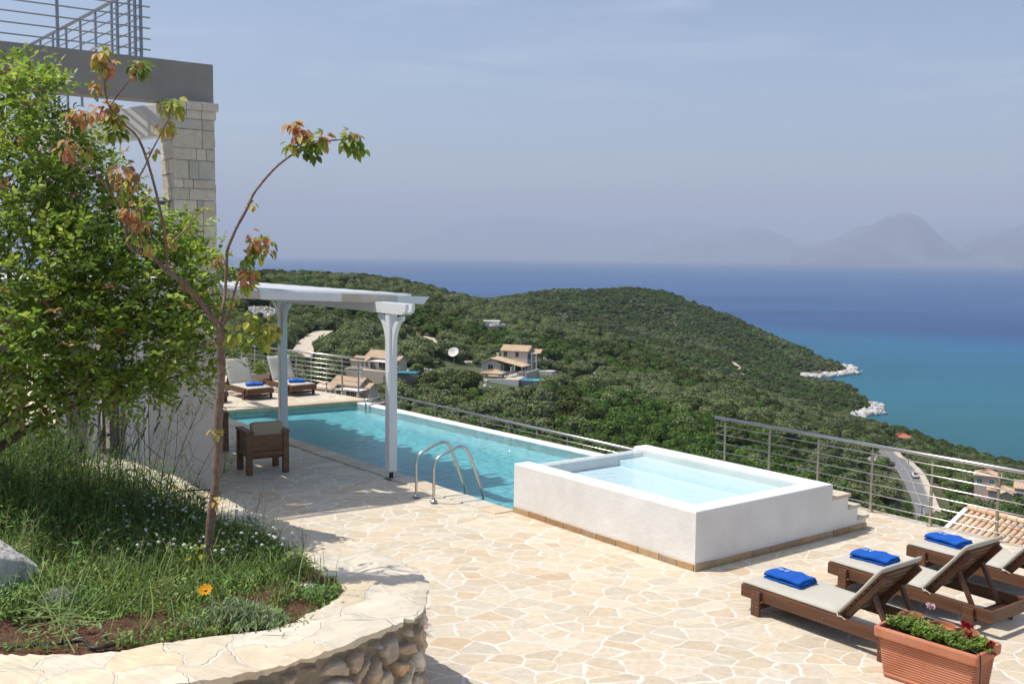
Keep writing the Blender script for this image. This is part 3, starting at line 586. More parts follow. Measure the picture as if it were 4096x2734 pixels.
# ruin
p = gd(2232, 1271, 1045); o = empty('ruin', p, 0, 'roofless stone ruin beside the clearing on the far headland', 'ruin'); keepout(p, 14); keepout(p - Vector((0, 22, 0)), 14)
rr_ = MB(); rq_ = MB()
for x, h_ in ((-14, 7), (-12, 3), (-3, 3), (-1, 6), (1, 4), (3, 6.5), (5, 3.5), (7, 6), (9, 3.5)): (rr_ if x < -5 else rq_).box(x - 1, x + 1, -1, 1, -3, h_ * .75)
rr_.build('broken_wall', m_hstone, o); rq_.build('broken_wall', m_hstone, o)
# white house on the crest
p = gd(2764, 1192, 1490); p.z = g1(p.x, p.y) + .5; o = empty('hilltop_house', p, R(-20), 'tiny cream house on the crest of the far headland', 'house'); keepout(p, 13); keepout(p - Vector((0, 26, 0)), 14)
o.scale = (.62, .62, .62); MB().box(-7, 7, -4, 5, -6, 6.2).build('wall', m_wwall, o); Rf = MB(); hip_r(Rf, -7, 7, -4, 5, 6.2, 3.0, .6, 3); Rf.build('roof', m_roof, o); MB().box(0, 1.3, 0, 1.3, 7, 10.6).build('chimney', m_wwall, o)
# house with orange roof
p = gd(3606, 1764, 545); o = empty('orange_roofed_house', p, R(-25), 'small white house with a bright orange hipped roof near the shore', 'house'); keepout(p, 7); keepout(p - Vector((-1, 10, 0)), 7)
MB().box(-4.5, 4.5, -3.5, 3.5, -4, 2.6).build('wall', m_wwall, o); Rf = MB(); hip_r(Rf, -4.5, 4.5, -3.5, 3.5, 2.6, 2.0, .5, .8); Rf.build('roof', m_orange, o)
opening(o, 'window', 1, 2.2, .8, 2.0, 4.5, ax='x', sg=1, frame=m_wwall); opening(o, 'window', -1, .6, .8, 2.0, -3.5, frame=m_wwall)
# pink villa
p = gd(3975, 1978, 322); o = empty('pink_villa', p, R(-28), 'pink villa with teal shuttered windows and cream tiled roofs seen through the right railing', 'house'); keepout(p, 12); keepout(p - Vector((-3, 8, 0)), 9)
W = MB(); gable_w(W, -6, 1.5, 2, 9, -3, 5.6, 1.3, 'y'); gable_w(W, -1.5, 6, -3.5, 3, -3, 2.2, 1.2, 'y'); W.box(6, 9.5, -1, 5, -3, 3.4); W.build('wall', m_pink, o)
Rf = MB(); hip_r(Rf, -6, 1.5, 2, 9, 5.6, 1.4, .5, 1.2); Rf.build('roof', m_roof, o); Rf = MB(); hip_r(Rf, -1.5, 6, -3.5, 3, 2.2, 1.3, .6, 1); Rf.build('roof', m_roof, o); Rf = MB(); tiled(Rf, (5.6, -1.6, 3.3), (10.1, -1.6, 3.3), (10.1, 5.4, 4.8), (5.6, 5.4, 4.8)); Rf.build('roof', m_roof, o)
for x in (-5.2, -1.6): opening(o, 'window', x, x + 1.4, 3.1, 4.5, 2, frame=m_wwall, pane=m_teal)
opening(o, 'window', 3.7, 5.1, .3, 1.7, -3.5, frame=m_wwall, pane=m_teal); opening(o, 'window', 6.8, 8.4, .6, 2.2, -1, frame=m_wwall, pane=m_teal)
p = gd(4020, 1995, 300); o = empty('garden_shed', p, R(-20), 'little stone outbuilding with a tiled roof in front of the pink villa', 'shed'); keepout(p, 5); keepout(p - Vector((-2, 5, 0)), 5)
W = MB(); gable_w(W, -1.7, 1.7, -2, 2, -2, 2.0, .8, 'y'); W.build('wall', m_hstone, o); Rf = MB(); gable_r(Rf, -1.7, 1.7, -2, 2, 2.0, .8, 'y', .3); Rf.build('roof', m_roof, o)
# van on the road
ci = min(range(len(Pc)), key=lambda i: abs(topx(Pc[i])[1] - 1907)); cpt = Pc[ci]; cdir = (Pc[ci - 2] - Pc[ci + 2]); cdir.z = 0; cdir.normalize(); csd = Vector((cdir.y, -cdir.x, 0))
vn = empty('parked_van', Vector((cpt.x, cpt.y, g1(cpt.x, cpt.y) + 1.0)) + csd * -1.6, math.atan2(cdir.y, cdir.x), 'small white pickup with a black rear window driving on the grey road below', 'car'); vn.name = 'white_pickup'
MB().hexa([(-2.2, -.9, .35), (2.2, -.9, .35), (2.2, .9, .35), (-2.2, .9, .35)], [(-2.2, -.9, .95), (2.15, -.85, .95), (2.15, .85, .95), (-2.2, .9, .95)]).hexa([(-2.1, -.85, .95), (1.2, -.85, .95), (1.2, .85, .95), (-2.1, .85, .95)], [(-1.7, -.75, 1.65), (.5, -.75, 1.65), (.5, .75, 1.65), (-1.7, .75, 1.65)]).build('body', pmat('white_car_paint', (.75, .75, .75), .25), vn, bevel=.06)
MB().hexa([(-2.13, -.68, 1.02), (-2.11, -.68, 1.02), (-2.11, .68, 1.02), (-2.13, .68, 1.02)], [(-1.82, -.62, 1.55), (-1.78, -.62, 1.55), (-1.78, .62, 1.55), (-1.82, .62, 1.55)]).build('rear_window', m_glass, vn)
MB().hexa([(1.22, -.7, 1.0), (1.24, -.7, 1.0), (1.24, .7, 1.0), (1.22, .7, 1.0)], [(.62, -.62, 1.6), (.66, -.62, 1.6), (.66, .62, 1.6), (.62, .62, 1.6)]).build('windscreen', m_glass, vn)
for x in (-1.4, 1.4):
    for y in (-.86, .86): MB().tube([(x, y - .1, .33), (x, y + .1, .33)], .33, 14).build('wheel', m_black, vn)
# power poles and lines
poles = [(3028, 1575, 640), (3434, 1745, 470), (3633, 1885, 370), (3686, 2085, 265), (3716, 2420, 180)]
tops = []
for i, (x, y, d) in enumerate(poles):
    p = gd(x, y, d); gzv = g1(p.x, p.y); tp = gd(x, [1538, 1690, 1800, 2017, 2290][i], d)
    o = empty('power_pole', (p.x, p.y, gzv), 0, ['distant wooden power pole on the far slope', 'wooden power pole standing by the shore rocks', 'wooden power pole right of the road', 'nearest power pole, its crossarm right below the railing', 'power pole hidden low on the slope under the terrace'][i], 'power pole', 'power line poles')
    hh = tp.z - gzv
    MB().tube([(0, 0, -1), (0, 0, hh)], [.16, .11], 7).build('pole', m_bark2, o); MB().box(-1.1, 1.1, -.06, .06, hh - .5, hh - .36).build('crossarm', m_galv, o); tops.append(Vector((p.x, p.y, tp.z - .35)))
wm = MB()
for k in (-1, 0, 1):
    for a, b_ in zip(tops[:-1], tops[1:]):
        pts = [a.lerp(b_, t_ / 10) + Vector((k, 0, -6 * (t_ / 10) * (1 - t_ / 10))) for t_ in range(11)]; wm.tube(pts, .018, 3, cap=False)
tag(wm.build('power_cable', m_galv), 'thin overhead cables strung between the power poles', 'cable')
# round clipped garden bushes by the villa
# ------------------------------------------------------------------ trees of the slopes
def leafquads(cent, nrm, size, rg, asp=1.0):
    """n small quads, mostly facing along nrm with jitter -> verts (4n,3)"""
    n = len(cent); nj = nrm + rg.normal(size=(n, 3)) * .42; nj /= np.linalg.norm(nj, axis=1, keepdims=True)
    a = rg.normal(size=(n, 3)); a -= nj * (a * nj).sum(1, keepdims=True); a /= np.linalg.norm(a, axis=1, keepdims=True); b_ = np.cross(nj, a)
    s = np.asarray(size).reshape(-1, 1); A = a * s; B = b_ * s * asp
    v = np.stack([cent - A - B * .6, cent + A * .2 - B, cent + A + B * .5, cent - A * .3 + B], 1)
    return v.reshape(-1, 3)
def tree_mesh(name, seed, rad, hgt, base, var_, nl=900, leaf=.30, nlump=9, open_=.0):
    rg = np.random.default_rng(seed); vs = []; cs = []; fs = []; mi = []; nv = 0
    cl = []
    for k in range(nlump):
        a = rg.random() * 6.28; r_ = rad * (.15 + .62 * rg.random() ** .6); z_ = hgt * (.35 + .5 * rg.random()) * (1 - .25 * r_ / rad)
        cl.append((r_ * math.cos(a), r_ * math.sin(a), z_, rad * (.30 + .22 * rg.random())))
    cl.append((0, 0, hgt * .62, rad * .6)); w_ = np.array([c[3] ** 2 for c in cl]); w_ /= w_.sum()
    for c in cl:   # inner mass of each clump, its colour darkened to stand for shade inside the crown
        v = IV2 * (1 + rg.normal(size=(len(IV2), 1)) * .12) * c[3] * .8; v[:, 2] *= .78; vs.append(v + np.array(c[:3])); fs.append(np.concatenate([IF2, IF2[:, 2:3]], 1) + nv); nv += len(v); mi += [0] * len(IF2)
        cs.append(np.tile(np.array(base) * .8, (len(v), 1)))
    ci = rg.choice(len(cl), nl, p=w_); cc = np.array([cl[i][:3] for i in ci]); rr = np.array([cl[i][3] for i in ci])
    d = rg.normal(size=(nl, 3)); d[:, 2] = np.abs(d[:, 2]) * 1.0 - .35; d /= np.linalg.norm(d, axis=1, keepdims=True)
    ce = cc + d * (rr * (.85 + .30 * rg.random(nl)))[:, None] * np.array([1, 1, .8]); q = leafquads(ce, d, leaf * (.6 + .8 * rg.random(nl)), rg)
    vs.append(q); fs.append(np.arange(4 * nl).reshape(-1, 4) + nv); mi += [0] * nl; nv += 4 * nl
    lc = np.array(base) * (1 + rg.normal(size=(nl, 1)) * .22) + rg.normal(size=(nl, 3)) * .010; lumpv = rg.random(len(cl)) * .5 + .75
    lc = lc * lumpv[ci][:, None]; lc = lc * (1 + var_ * (rg.random((nl, 1)) < .2)); cs.append(np.repeat(np.clip(lc, .01, 1), 4, 0))
    # trunk with limbs
    tb = MB(); tb.tube([(0, 0, -1.5), (.1, 0, hgt * .25), (0, .1, hgt * .5)], [rad * .09, rad * .07, rad * .04], 6)
    for k in range(3): a = rg.random() * 6.28; tb.tube([(.1, 0, hgt * .2), (rad * .3 * math.cos(a), rad * .3 * math.sin(a), hgt * .5)], [rad * .05, rad * .025], 5)
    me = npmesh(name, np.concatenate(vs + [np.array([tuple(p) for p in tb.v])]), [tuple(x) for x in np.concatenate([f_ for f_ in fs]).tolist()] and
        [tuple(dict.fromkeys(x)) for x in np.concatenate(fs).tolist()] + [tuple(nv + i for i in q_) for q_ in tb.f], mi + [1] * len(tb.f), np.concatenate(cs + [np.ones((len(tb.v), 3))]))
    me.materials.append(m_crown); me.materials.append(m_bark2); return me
m_crown = pmat('hillside_foliage', (.1, .14, .05), .75, attr=True, trans=.18, spec=.15)
OL = (.145, .178, .072); EV = (.072, .125, .026); BR = (.122, .192, .034); DK = (.128, .130, .045)
protoO = [tree_mesh('olive_crown', 11, 3.3, 4.9, OL, .2, 1900, .21, 11), tree_mesh('olive_crown', 12, 3.8, 5.6, (.140, .170, .075), .2, 2200, .22, 13), tree_mesh('olive_crown', 13, 2.7, 4.2, (.118, .148, .054), .25, 1400, .2)]
protoE = [tree_mesh('oak_crown', 21, 3.0, 4.4, EV, .3, 1700, .21, 11), tree_mesh('oak_crown', 22, 2.3, 3.3, BR, .25, 1200, .2), tree_mesh('oak_crown', 23, 3.5, 5.6, (.078, .102, .028), .25, 2000, .22, 12), tree_mesh('oak_crown', 24, 2.4, 3.5, DK, .2, 1200, .2)]
# scatter
def scatter():
    out = []
    for (d0, d1, sp) in ((95, 620, 4.0), (620, 1000, 4.5), (1000, 1900, 5.6)):
        # jittered grid over the visible fan
        xs = np.arange(-d1 * .60, d1 * .60, sp); ys = np.arange(d0, d1, sp); X, Y = np.meshgrid(xs, ys); X = X.ravel() + rng.uniform(-.48, .48, X.size) * sp; Y = Y.ravel() + rng.uniform(-.48, .48, Y.size) * sp
        k = np.abs(X) < Y * .585 + 6; X, Y = X[k], Y[k]; out.append(np.stack([X, Y], 1))
    P = np.concatenate(out); Zg = ground(P[:, 0], P[:, 1]); k = Zg > SEA + 1.2; P, Zg = P[k], Zg[k]
    r = np.array(ROADS); keep = np.ones(len(P), bool)
    for x, y, q in r: keep &= ((P[:, 0] - x) ** 2 + (P[:, 1] - y) ** 2) > (q + 1.6) ** 2
    # small clearings
    keep &= (fbm(P[:, 0] / 22, P[:, 1] / 22, 3) < .33)
    P, Zg = P[keep], Zg[keep]
    # drop what lies behind a ridge (generous margin) by marching the sight line
    vis = np.zeros(len(P), bool); tgt = Zg + 6
    ok = np.ones(len(P), bool)
    for s_ in np.linspace(.12, .985, 26):
        gx = P[:, 0] * s_; gy = P[:, 1] * s_; inr = gy > 60; zl = HC + 1.5 + (tgt - HC - 1.5) * s_
        gg = np.full(len(P), -999.); 
        if inr.any(): gg[inr] = ground(gx[inr], gy[inr])
        ok &= gg < zl + 6
    P, Zg = P[ok], Zg[ok]; return P, Zg
TP, TZ = scatter()
nT = len(TP)
# which kind grows where: olives in drifts, maquis on the seaward slopes
of = fbm(TP[:, 0] / 70, TP[:, 1] / 70, 3) + .10 * rng.normal(size=nT) + np.where(TP[:, 1] < 620, .08, -.12)
isO = of > .03
tq = (TP[:, 0] ** 2 + TP[:, 1] ** 2) ** .5; scl = (.62 + .72 * rng.random(nT) ** 1.3) * np.where(tq > 700, .92, 1.0)
# growth stays low where the photo looks past it onto houses, tracks and rocks
for x0, x1, yl, dm in ((1895, 2155, 1548, 296), (2040, 2160, 1500, 310), (1340, 1660, 1508, 290), (1250, 1500, 1600, 240), (1775, 1860, 1440, 324), (1935, 2030, 1308, 450), (1205, 1300, 1462, 300), (1700, 1870, 1462, 330), (2160, 2275, 1492, 358), (2185, 2275, 1273, 1040), (2290, 2350, 1326, 915), (3570, 3665, 1772, 540), (3895, 4080, 1995, 316), (2730, 2805, 1200, 1485), (3450, 3530, 1925, 345), (2920, 2985, 1540, 895), (990, 1100, 1295, 412), (1590, 1700, 1350, 435), (2335, 2400, 1490, 390), (2285, 2320, 1565, 340), (3560, 3760, 2080, 300), (1850, 1970, 1462, 335)):
    px_ = 2048 + F_ * TP[:, 0] / TP[:, 1]; yt = 1026 + F_ * (HC - TZ - 4.6 * scl) / TP[:, 1] + ROLL * (px_ - 2048)
    scl = np.where((px_ > x0) & (px_ < x1) & (yt < yl) & (TP[:, 1] < dm) & (TP[:, 1] > dm - 70 - dm * .12), scl * .38, scl)
cls = fbm(TP[:, 0] / 35, TP[:, 1] / 35, 2); pick = rng.random(nT)
print('trees', nT, 'olive', int(isO.sum()))
def region(px_, py_):
    if py_ > 1560: return 'below the pool railing' if px_ < 2700 else 'below the right terrace railing'
    if px_ < 1300: return 'left of the stone villa'
    if px_ < 1900: return 'around the stone villa and the satellite dish'
    if px_ < 2500: return 'around the two storey villa'
    return 'on the seaward slope by the road'
def setup_kind(mask, protos, nm, adj, kname, thresholds):
    ii = np.where(mask)[0]; ii = ii[np.argsort(tq[ii] / scl[ii])]
    pr = np.array([topx((TP[i, 0], TP[i, 1], TZ[i] + 3))[:2] for i in ii[:2500]])
    inf = [(k, ii[k]) for k in range(len(pr)) if -40 < pr[k][0] < 4136 and pr[k][1] < 2250 and not (pr[k][0] < 850 and pr[k][1] > 1000)]
    near = [b_ for a_, b_ in inf[:300]]; pxy = {b_: pr[a_] for a_, b_ in inf[:300]}
    kind = np.zeros(nT, int)
    for k, th in enumerate(thresholds): kind[(cls + .35 * (pick - .5)) > th] = k
    src = [None] * len(protos)
    for i in near:
        o = bpy.data.objects.new(nm, protos[kind[i]]); COL.objects.link(o); o.location = (TP[i, 0], TP[i, 1], TZ[i] - .4); o.rotation_euler = (0, 0, rng.random() * 6.28); s_ = scl[i]; o.scale = (s_ * (.9 + .2 * rng.random()), s_ * (.9 + .2 * rng.random()), s_ * (.85 + .3 * rng.random()))
        rgn = region(*pxy[i]); tag(o, '%s growing %s' % (adj[kind[i]], rgn), kname, '%s %s' % (adj[kind[i]] + 's', rgn))
        if src[kind[i]] is None: src[kind[i]] = o
    for k in range(len(protos)):
        if src[k] is None: src[k] = next(s for s in src if s is not None)
    ns = set(near); rest = np.array([i for i in ii if i not in ns])
    v = np.stack([TP[rest, 0], TP[rest, 1], TZ[rest] - .4], 1); me = npmesh(nm + '_wood', v, [])
    for an, arr in (('kidx', kind[rest].astype(float)), ('tscl', scl[rest]), ('trot', rng.random(len(rest)) * 6.28)):
        a = me.attributes.new(an, 'FLOAT', 'POINT'); a.data.foreach_set('value', arr.astype(np.float32))
    o = bpy.data.objects.new(nm + '_wood', me); COL.objects.link(o)
    ng = bpy.data.node_groups.new(nm + '_scatter', 'GeometryNodeTree'); ng.interface.new_socket('Geometry', in_out='INPUT', socket_type='NodeSocketGeometry'); ng.interface.new_socket('Geometry', in_out='OUTPUT', socket_type='NodeSocketGeometry')
    gi = ng.nodes.new('NodeGroupInput'); go = ng.nodes.new('NodeGroupOutput'); jn = ng.nodes.new('GeometryNodeJoinGeometry')
    m2p = ng.nodes.new('GeometryNodeMeshToPoints'); ng.links.new(gi.outputs[0], m2p.inputs['Mesh'])
    def attr(nm_):
        a = ng.nodes.new('GeometryNodeInputNamedAttribute'); a.data_type = 'FLOAT'; a.inputs['Name'].default_value = nm_; return a.outputs['Attribute']
    kx, sx, rx = attr('kidx'), attr('tscl'), attr('trot'); cx = ng.nodes.new('ShaderNodeCombineXYZ'); ng.links.new(rx, cx.inputs[2])
    for k, s_ in enumerate(src):
        cp_ = ng.nodes.new('FunctionNodeCompare'); cp_.data_type = 'FLOAT'; cp_.operation = 'EQUAL'; ng.links.new(kx, cp_.inputs['A']); cp_.inputs['B'].default_value = k; cp_.inputs['Epsilon'].default_value = .1
        oi = ng.nodes.new('GeometryNodeObjectInfo'); oi.transform_space = 'ORIGINAL'; oi.inputs['Object'].default_value = s_; oi.inputs['As Instance'].default_value = True
        ip = ng.nodes.new('GeometryNodeInstanceOnPoints'); ng.links.new(m2p.outputs[0], ip.inputs['Points']); ng.links.new(cp_.outputs['Result'], ip.inputs['Selection']); ng.links.new(oi.outputs['Geometry'], ip.inputs['Instance']); ng.links.new(cx.outputs[0], ip.inputs['Rotation']); ng.links.new(sx, ip.inputs['Scale'])
        ng.links.new(ip.outputs[0], jn.inputs[0])
    ng.links.new(jn.outputs[0], go.inputs[0]); md = o.modifiers.new('scatter', 'NODES'); md.node_group = ng
    tag(o, 'distant wood of %ss merging into one green mass on the hills' % kname, 'wood', kind='stuff')
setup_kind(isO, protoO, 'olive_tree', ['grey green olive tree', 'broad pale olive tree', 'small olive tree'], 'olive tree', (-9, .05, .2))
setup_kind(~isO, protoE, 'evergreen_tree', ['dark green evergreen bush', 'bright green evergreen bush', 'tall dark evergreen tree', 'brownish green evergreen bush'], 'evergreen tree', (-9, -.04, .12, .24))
# ------------------------------------------------------------------ terrace, pool
def X2(p): return (p[0], p[1])
Apt = Vector((0.05, 13.93, 0)); Bpt = Vector((2.14, 11.30, 0)); Cpt = Vector((4.81, 13.27, 0))
Fc = Vector((-3.84, 24.51, 0)); PVd = (Vector((-6.35, 21.83, 0)) - Apt).normalized()
fd = (Vector((-6.61, 22.71, 0)) - Fc).normalized()
def isect(p, d, q, e):
    k = d.x * e.y - d.y * e.x; t_ = ((q.x - p.x) * e.y - (q.y - p.y) * e.x) / k; return p + d * t_
Ept = isect(Apt, PVd, Fc, fd)
inf_d = (Vector((1.56, 18.16, 0)) - Fc).normalized(); Pinf = isect(Fc, inf_d, Apt, U)
rp0 = Vector((5.18, 14.13, 0)); rd = (Vector((5.18, 14.13, 0)) - Vector((6.23, 12.71, 0))).normalized(); rn = Vector((-rd.y, rd.x, 0))  # rd runs away from the camera
if rn.dot(Vector((1, 1, 0))) < 0: rn = -rn
T1 = rp0 + rd * 2.75 + rn * .14; T2 = rp0 - rd * 14 + rn * .14
fr_p = [gz(1434, 1585), gz(1368, 1576), gz(1307, 1565)]; frd = (fr_p[2] - fr_p[0]).normalized(); frn = Vector((frd.y, -frd.x, 0))
if frn.dot(Vector((1, 1, 0))) < 0: frn = -frn
D1 = gz(1463, 1594); D2 = fr_p[0] + frd * 16 + frn * .2
near_poly = [X2(Ept), X2(Apt), X2(Pinf), X2(T1), X2(T2), (T2.x, -3), (-18, -3), (-18, 24), (-12, 26)]
far_poly = [X2(Ept), (-12, 26), (-18, 24), (-24, 30), X2(D2), X2(D1), X2(Fc)]
o = MB().prism(near_poly, -.12, 0).prism(far_poly, -.12, 0).build('terrace_paving', m_pave); tag(o, kind='structure')
# retaining walls that carry the terrace
o = MB().prism([(Ept.x, Ept.y - .1), (-12, 25.9), (-17.9, 23.9), (-23.9, 29.9), (D2.x - .1, D2.y - .1), (D1.x - .08, D1.y - .08), (Fc.x - .1, Fc.y + .2), (Ept.x + .2, Ept.y + .35)], -9, -.13).prism([X2(Pinf - U * .02), X2(T1 - rn * .04), X2(T2 - rn * .04), (T2.x - .05, -2.9), (3, -2.9), (3, 12)], -9, -.13).build('retaining_wall', m_hstone)
tag(o, 'stone retaining wall that carries the edge of the paved terrace', 'wall')
pool = empty('swimming_pool', Apt, 0, 'long turquoise infinity pool running away beside the white pergola', 'pool')
def rel(p, z=None): q = Vector(p) - Apt; return (q.x, q.y, q.z if z is None else z)
def quadstrip(mb, a, b, inward, w_, z0, z1, **k):
    a = Vector(a); b = Vector(b); i_ = Vector(inward).normalized() * w_; mb.prism([X2(a), X2(b), X2(b + i_), X2(a + i_)], z0, z1, **k)
PD = .21
pin = [Ept, Apt, Pinf, Fc]; nin = (Fc - Ept); nin.z = 0
basin = MB()
cen = sum(pin, Vector((0, 0, 0))) / 4
def rp3(p, z): return (p.x - Apt.x, p.y - Apt.y, z)
infw = -nin.normalized()                      # towards the deck
# floor and walls as an open tray with thickness
basin.add([rp3(p, -PD) for p in pin], [(0, 1, 2, 3)])
basin.add([rp3(Ept, -PD), rp3(Apt, -PD), rp3(Apt, -.125), rp3(Ept, -.125)], [(0, 1, 2, 3)])
basin.add([rp3(Apt, -PD), rp3(Pinf, -PD), rp3(Pinf, -.125), rp3(Apt, -.125)], [(0, 1, 2, 3)])
basin.add([rp3(Fc, -PD), rp3(Ept, -PD), rp3(Ept, -.125), rp3(Fc, -.125)], [(0, 1, 2, 3)])
basin.add([rp3(Pinf, -PD), rp3(Fc, -PD), rp3(Fc, -.07), rp3(Pinf, -.07)], [(0, 1, 2, 3)])
# shallow ledge along the overflow side
i3 = nin.normalized() * -.85
q = [Pinf, Fc, Fc + i3, Pinf + i3]; 0 and basin.add([rp3(p, -.62) for p in q] + [rp3(q[2], -PD), rp3(q[3], -PD)], [(0, 1, 2, 3), (3, 2, 4, 5)])
basin.build('basin', m_tile, pool)
# overflow wall and its white coping
owall = MB(); o3 = nin.normalized() * .27
owall.prism([(p[0] - Apt.x, p[1] - Apt.y) for p in (Pinf, Fc, Fc + o3, Pinf + o3)], -1.6, -.032)
owall.build('overflow_edge', m_white, pool, bevel=.015)
# water
m_pw = bpy.data.materials.new('pool_water'); m_pw.use_nodes = True; t = m_pw.node_tree; t.nodes.clear(); out_ = N(t, 'ShaderNodeOutputMaterial')
def water(t, out_, tint, ws, st, dist):
    tr = N(t, 'ShaderNodeBsdfTransparent'); tr.inputs[0].default_value = (*tint, 1); gl = N(t, 'ShaderNodeBsdfGlossy'); gl.inputs['Roughness'].default_value = .03
    ge = N(t, 'ShaderNodeNewGeometry'); mpw = N(t, 'ShaderNodeMapping'); mpw.inputs['Scale'].default_value = (1, 1.6, 1); mpw.inputs['Rotation'].default_value = (0, 0, .5); L(t, ge.outputs['Position'], mpw.inputs[0])
    a = N(t, 'ShaderNodeTexNoise', i_Scale=ws, i_Detail=4.0, i_Roughness=.62, i_Distortion=.6); L(t, mpw.outputs[0], a.inputs[0])
    bp = N(t, 'ShaderNodeBump'); bp.inputs['Strength'].default_value = st; bp.inputs['Distance'].default_value = dist; L(t, a.outputs[0], bp.inputs['Height']); L(t, bp.outputs[0], gl.inputs['Normal'])
    fr = N(t, 'ShaderNodeFresnel'); fr.inputs[0].default_value = 1.33; L(t, bp.outputs[0], fr.inputs['Normal']); ms = N(t, 'ShaderNodeMixShader'); L(t, fr.outputs[0], ms.inputs[0]); L(t, tr.outputs[0], ms.inputs[1]); L(t, gl.outputs[0], ms.inputs[2]); L(t, ms.outputs[0], out_.inputs[0])
water(t, out_, (.66, .93, .96), 5.5, .9, .12)
MB().add([rp3(p, -.05) for p in (Ept, Apt, Pinf, Fc)], [(0, 1, 2, 3)]).build('water', m_pw, pool)
# squared coping slabs along the pool
cop = MB(); random.seed(3)
def slabs(a, b, out, wd, z0=-.10, z1=.018, lmin=.45, lmax=.8, over=.03):
    a = Vector(a); b = Vector(b); d = (b - a); Lg = d.length; d.normalize(); s = 0; o_ = Vector(out).normalized()
    while s < Lg - .01:
        l = min(random.uniform(lmin, lmax), Lg - s); l = Lg - s if Lg - s - l < .2 else l; k = random.uniform(.85, 1.05); c = random.choice(STN); c = tuple(x * k * 1.02 for x in c); ov = over + random.uniform(-.012, .012)
        p = a + d * (s + .006) - o_ * ov; q = a + d * (s + l - .006) - o_ * (over + random.uniform(-.012, .012)); e_ = wd + random.uniform(-.02, .02)
        poly = [rel(p)[:2], rel(q)[:2], rel(q + o_ * e_)[:2], rel(p + o_ * e_)[:2]]; cop.prism(poly, z0, z1 + random.uniform(-.002, .004), c=c); s += l
m_copst = pmat('coping_slab_stone', (.6, .5, .4), .6, attr=True, var=.12, vs=7, bump=.5, bs=25, bdist=.01)
slabs(Ept, Apt, -nin, .34); slabs(Fc + nin.normalized() * .25, Ept, -PVd * -1, .32)
cop.build('coping', m_copst, pool, bevel=.008)
# ladder rails
for i, (x, y) in enumerate(((1665, 1990), (1735, 2012))):
    b0 = gz(x, y); o = empty('pool_handrail', b0, math.atan2(nin.y, nin.x), ['curved steel pool handrail farther from the spa', 'curved steel pool handrail nearer the raised spa'][i], 'handrail', 'curved steel pool handrails')
    pts = [(0, 0, .01), (0, 0, .45), (0, 0, .54), (.04, 0, .63), (.12, 0, .69), (.35, 0, .78), (.42, 0, .80), (.50, 0, .785), (.57, 0, .72), (.66, 0, .52), (.80, 0, .16), (.84, 0, .04), (.85, 0, -.1), (.85, 0, -.75)]
    MB().tube(bez(pts, 5), .0215, 12).build('rail', m_steel, o, smooth=True); MB().lathe([(.0, 0.02), (.055, .02), (.058, .03), (.045, .045), (.024, .05), (.022, .08)], k=16).build('base_flange', m_steel, o, smooth=True)

# ------------------------------------------------------------------ raised spa
SH = .70
spa = empty('raised_spa', Apt, 0, 'raised white plastered square plunge pool with pale blue water', 'plunge pool')
ud = (Cpt - Bpt).normalized(); vd = (Apt - Bpt).normalized(); top_len = 2.52; WT = .26
Tr = Bpt + ud * 2.56; Dd = Tr + vd * (Apt - Bpt).length
def S_(a, b): p = Bpt + vd * a + ud * b; return (p.x - Apt.x, p.y - Apt.y)
LV = (Apt - Bpt).length; LU = 2.56
def inset(poly, d):
    n = len(poly); ar = sum(poly[i][0] * poly[(i + 1) % n][1] - poly[(i + 1) % n][0] * poly[i][1] for i in range(n)); sg = 1 if ar > 0 else -1; out = []
    for i in range(n):
        a = Vector(poly[i - 1]); b_ = Vector(poly[i]); c = Vector(poly[(i + 1) % n]); e1 = (b_ - a).normalized(); e2 = (c - b_).normalized(); n1 = Vector((-e1.y, e1.x)) * sg; n2 = Vector((-e2.y, e2.x)) * sg; k = (n1 + n2); out.append(tuple(b_ + k * (d / max(.3, 1 + n1.dot(n2)))))
    return out
def soft(mb, poly, z0, z1, r=.022, c=(1, 1, 1)):
    n = len(poly); ar = sum(poly[i][0] * poly[(i + 1) % n][1] - poly[(i + 1) % n][0] * poly[i][1] for i in range(n))
    if ar < 0: poly = poly[::-1]
    rings = [(0, z0), (0, z1 - r), (r * .29, z1 - r * .29), (r, z1)]; vs = []; fs = []
    for d, z in rings: vs += [(p[0], p[1], z) for p in (inset(poly, d) if d else poly)]
    for k in range(3): fs += [(k * n + i, k * n + (i + 1) % n, (k + 1) * n + (i + 1) % n, (k + 1) * n + i) for i in range(n)]
    fs.append(tuple(range(3 * n, 4 * n))); return mb.add(vs, fs, 0, c)
shell = MB()
soft(shell, [S_(LV, 0), S_(0, 0), S_(0, LU), S_(LV, LU), S_(LV, LU - WT), S_(WT, LU - WT), S_(WT, WT), S_(LV, WT)], -.15, SH)
soft(shell, [S_(LV - .2, WT + .001), S_(LV - .002, WT + .001), S_(LV - .002, LU - WT - .001), S_(LV - .2, LU - WT - .001)], -.15, SH - .06, .012)
shell.prism([S_(LV - .2, -0.0), S_(LV, 0), S_(LV, LU), S_(LV - .2, LU)], -1.2, -.151)
sh_o = shell.build('wall', m_white, spa)
MB().prism([S_(WT, WT), S_(LV - .2, WT), S_(LV - .2, LU - WT), S_(WT, LU - WT)], .30, .49).prism([S_(WT, LU - WT - .50), S_(LV - .2, LU - WT - .50), S_(LV - .2, LU - WT - .001), S_(WT, LU - WT - .001)], .491, .57).build('bench', m_spain, spa, bevel=.01)
m_sw = bpy.data.materials.new('spa_water'); m_sw.use_nodes = True; t = m_sw.node_tree; t.nodes.clear(); out_ = N(t, 'ShaderNodeOutputMaterial'); water(t, out_, (.90, .975, .995), 9.0, .45, .05)
